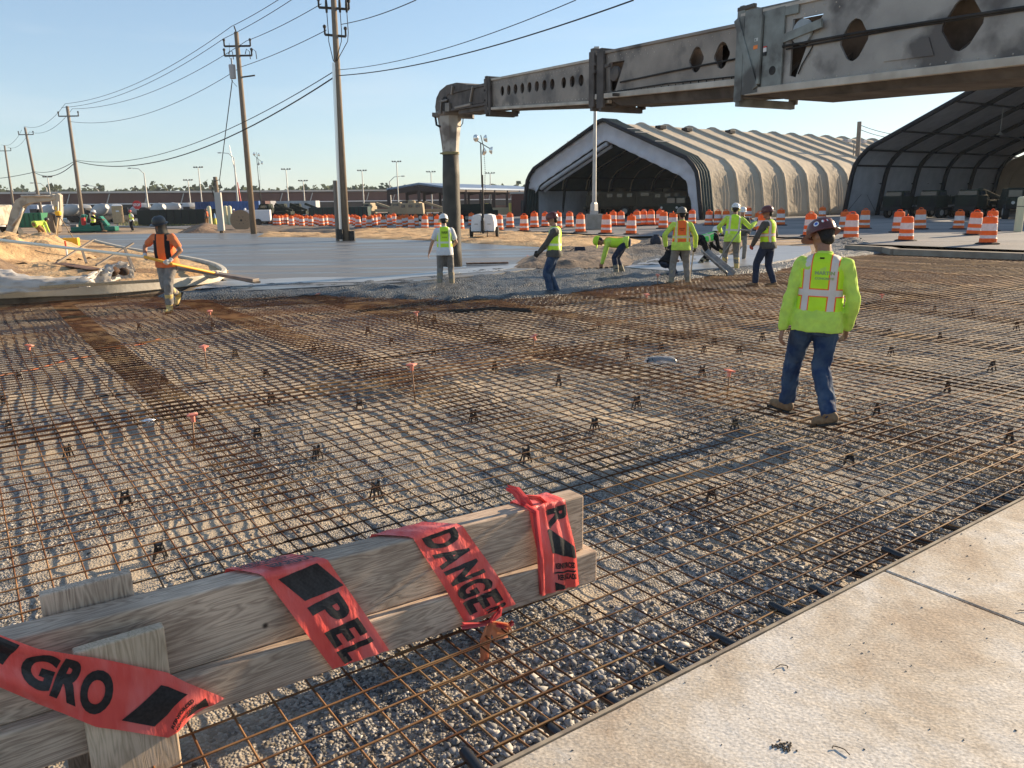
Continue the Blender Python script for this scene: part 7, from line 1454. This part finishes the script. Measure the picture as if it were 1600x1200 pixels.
# stacked freight containers, dark trailers, mixer trucks
def container(label, px, Y, L_, c, yaw=0, z=0, h=2.6, w_=2.4):
    p = atY(px, 325, Y); t = thing('freight_container', label, 'container', (p.x, Y, z), yaw, 'freight containers'); m = mat('container', c, .6, tuple(k*.8 for k in c), 1.5); b = MB(); b.box((0, 0, h/2), (L_, w_, h)); b.build('box', m, t)
    b = MB()
    for i in range(int(L_/.45)): b.box((-L_/2+.3+i*.45, -w_/2-.04, h/2), (.2, .08, h*.9))
    b.build('corrugation', m, t)
for i, (px, Y, L_, c, lab) in enumerate(((372, 98, 6, (.07, .14, .34), 'bright blue freight container right of the service post'), (343, 100, 5.2, (.05, .09, .22), 'darker blue freight container left of the bright one'), (401, 99, 3.0, (.10, .045, .045), 'maroon freight container behind the white trailer'), (418, 101, 1.6, (.25, .25, .27), 'grey freight container right of the maroon one'), (455, 110, 7.5, (.42, .43, .44), 'pale grey ribbed container behind the dark trucks'), (30, 120, 7, (.45, .50, .60), 'pale blue-white container at far left'))): container(lab, px, Y, L_, c)
for i, px in enumerate((432, 455, 478)): truck('dark flatbed truck, %s from the left behind the drums' % ordn(i+1), P3(px, 88+2*i, 0), R(180+4*i), m_cam, 5.4, 'loader', .75, 'dark trucks behind the drums')
for i, (px, L_, c) in enumerate(((512, 7.2, (.012, .035, .03)), (554, 6.6, (.012, .04, .035)), (283, 12, (.008, .014, .010)))):
    p = atY(px, 330, 88); t = thing('dark_dumpster', 'long dark green open steel bin, %s' % ('left of the metal-clad pole', 'right at the metal-clad pole', 'behind the drums left of the service post')[i], 'bin', (p.x, 88, 0), 0, 'dark green bins'); b = MB(); b.box((0, 0, .95), (L_*.5 if i < 2 else L_*.75, 2.0, 1.6)); b.build('bin', mat('bin_green', c, .6), t, bevel=.03); b = MB(); [b.box((x, -1.03, .95), (.1, .08, 1.5)) for x in [-L_*.25+j*L_*.07 for j in range(8)]]; b.build('stiffeners', m_tfr, t)
for i, px in enumerate((75, 108, 128, 155, 176, 218, 246, 265, 292, 318)):
    p = atY(px, 325, 112+3*(i % 3)); t = thing('tank_trailer', 'white round-bodied tank trailer, %s from the left in the far row' % ordn(i+1), 'tank trailer', (p.x, p.y, 0), R(20*(i % 3)-20), 'white tank trailers in the far row')
    b = MB(); L_ = 1.3+.3*(i % 2); b.lathe([(.3, -L_), (.62, -L_*.6), (.85, -.2), (.75, L_*.5), (.35, L_)], (0, 0, 1.75), 16, M=Matrix.Rotation(math.pi/2-.3, 4, 'Y')); b.build('tank', mat('tank_white', (.46, .46, .45), .5, (.34, .34, .34), 1) if i == 0 else bpy.data.materials['tank_white'], t, 40)
    b = MB(); b.box((0, 0, .7), (L_*2, 1.6, .5)); b.box((-L_-.6, 0, 1.3), (1.2, 1.8, 1.5)); b.build('chassis', m_tfr, t)
    for x in (-1.4, 1.4): b = MB(); b.lathe([(.5, -.9), (.5, .9)], (x, 0, .5), 12, M=Matrix.Rotation(math.pi/2, 4, 'X')); b.build('wheel', m_tyre, t)
for i, (px, Y, kd, lab) in enumerate(((638, 88, 'armoured', 'tan armoured vehicle left under the shed front'), (668, 90, 'loader', 'tan flatbed truck beside the armoured one'), (592, 100, 'loader', 'small tan truck left of the shed'))): truck(lab, P3(px, Y, .05), R(180-8*i), m_dtan, 6, kd, .72, 'tan vehicles by the shed')
for i, px in enumerate((728, 745)): truck('dark utility vehicle, %s right of the hose' % ordn(i+1), P3(px, 78+i, .2), R(200), m_cam, 5, 'humvee', .85, 'dark vehicles right of the hose')
for i, (px, c, lab) in enumerate(((12, (.02, .03, .05), 'dark parked car at the far left edge'), (70, (.02, .04, .07), 'dark blue parked car behind the excavator'))):
    p = onyard(px, 345); t = thing('parked_car', lab, 'car', (p.x, 95, 0), R(8)); t.location.x = atY(px, 340, 95).x; b = MB(); b.box((0, 0, .62), (4.4, 1.8, .6)); b.build('body', mat('car_paint', c, .3, spec=.6), t, bevel=.12); b = MB(); b.box((-.1, 0, 1.15), (2.5, 1.6, .6), taper=.75); b.build('cabin_glass', m_glass, t, bevel=.08); [wheel(t, x, y, .34, .22) for x in (-1.35, 1.35) for y in (-.8, .8)]
p = atY(49, 340, 92); t = thing('green_dumpster', 'green waste skip behind the excavator arm', 'skip', (p.x, 92, 0)); b = MB(); b.box((0, 0, .8), (3.4, 1.8, 1.6)); b.build('bin', mat('skip_green', (.02, .16, .07), .6), t, bevel=.03); b = MB(); [b.box((-1.4+.55*j, -.94, .8), (.12, .08, 1.4)) for j in range(6)]; b.build('stiffeners', mat('skip_green_dark', (.012, .10, .045), .6), t)
# stop sign
p = atY(218, 350, 92); t = thing('stop_sign', 'red octagonal stop sign on a thin post right of the portable toilet', 'sign', (p.x, 92, 0)); zc = atY(218, 320, 92).z; MB().tube([(0, 0, 0), (0, 0, zc+.3)], .05, 6).build('post', m_galv, t)
b = MB(); b.lathe([(.52, -.015), (.52, .015)], (0, -.06, zc), 8, M=Matrix.Rotation(math.pi/2, 4, 'X') @ Matrix.Rotation(math.pi/8, 4, 'Z')); pl_ = b.build('panel', mat('sign_red', (.6, .03, .03), .5), t); v, f = textmesh('STOP'); X = [q[0] for q in v]; Y_ = [q[1] for q in v]; b = MB(); b.add([((q[0]-min(X))/(max(X)-min(X))*.8-.4, -.085, zc-.16+(q[1]-min(Y_))/(max(Y_)-min(Y_))*.32) for q in v], f); b.build('lettering', m_white, pl_)
p = onyard(252, 346); t = thing('warning_beacon', 'small yellow box beacon on a thin post among the drums at left', 'beacon', tuple(p)); zc = atY(252, 327, p.y).z-p.z; MB().tube([(0, 0, 0), (0, 0, zc)], .05, 6).build('post', m_galv, t); b = MB(); b.box((0, 0, zc), (.42, .3, .6)); b.build('beacon', mat('beacon_yellow', (.8, .5, .04), .5), t, bevel=.04)
# grass patch
m_grass = mat('grass', (.10, .12, .03), .9, (.20, .19, .07), 3)
b = MB(); gr = random.Random(2)
for i in range(2600):
    px = gr.gauss(245, 26); py = gr.uniform(347.5, 353); q = onyard(px, py); a = gr.random()*6.28; h_ = .10+.28*gr.random(); w_ = .05; dx, dy = math.cos(a)*w_, math.sin(a)*w_
    b.add([(q.x-dx, q.y-dy, q.z), (q.x+dx, q.y+dy, q.z), (q.x+gr.uniform(-.1, .1), q.y, q.z+h_)], [(0, 1, 2)])
tag(b.build('grass', m_grass), 'patch of rough grass along the verge at left', 'grass', kind='stuff')
# low white kerb line behind trowel
b = MB(); b.bar(onyard(0, 349), onyard(330, 351), .2, .16); struct(b.build('verge_kerb', m_kerb))
# distant tree belt
m_leaf = mat('far_foliage', (.045, .065, .03), .9, (.075, .095, .05), .3, trans=.1); m_trunk = mat('far_trunk', (.12, .09, .07), .9)
tr = random.Random(11); b = MB(); bt = MB()
for i in range(230):
    px = tr.uniform(-60, 600) if i < 200 else tr.uniform(600, 840); D = tr.uniform(300, 380); base = atY(px, 320, D); h_ = tr.uniform(7.5, 12.5)*(1 if px < 330 else .86); r_ = tr.uniform(3, 5.5)
    bt.tube([(base.x, base.y, 0), (base.x, base.y, h_*.8)], .3, 5)
    for k in range(60):
        u_ = tr.random()*6.28; rr_ = tr.random()**.5*r_; z = h_*.45+tr.random()*h_*.55*(1-(rr_/r_)**2*.6); c = Vector((base.x+rr_*math.cos(u_), base.y+rr_*math.sin(u_)*.5, z)); s = tr.uniform(.6, 1.5); a1 = Vector((tr.gauss(0, 1), tr.gauss(0, 1), tr.gauss(0, 1))).normalized(); a2 = a1.orthogonal().normalized()
        b.add([c+a1*s, c+a2*s*.8, c-a1*s, c-a2*s*.8], [(0, 1, 2, 3)])
tag(b.build('tree_belt', m_leaf), 'distant belt of trees behind the long warehouse', 'trees', kind='stuff'); o = bt.build('tree_trunks', m_trunk); tag(o, 'thin trunks of the distant tree belt', 'trees', kind='stuff')
# shallow haze
hz = bpy.data.meshes.new('haze'); b = MB(); b.box((0, 190, 38), (1500, 900, 80)); b.mi = [0]*6
mh = bpy.data.materials.new('haze'); mh.use_nodes = True; n_ = mh.node_tree.nodes; n_.remove(n_['Principled BSDF']); pv = n_.new('ShaderNodeVolumePrincipled'); pv.inputs['Color'].default_value = (.85, .92, 1, 1); pv.inputs['Density'].default_value = .00022; mh.node_tree.links.new(pv.outputs[0], n_['Material Output'].inputs['Volume'])
HAZE = True
if HAZE: tag(b.build('haze', mh), kind='stuff')
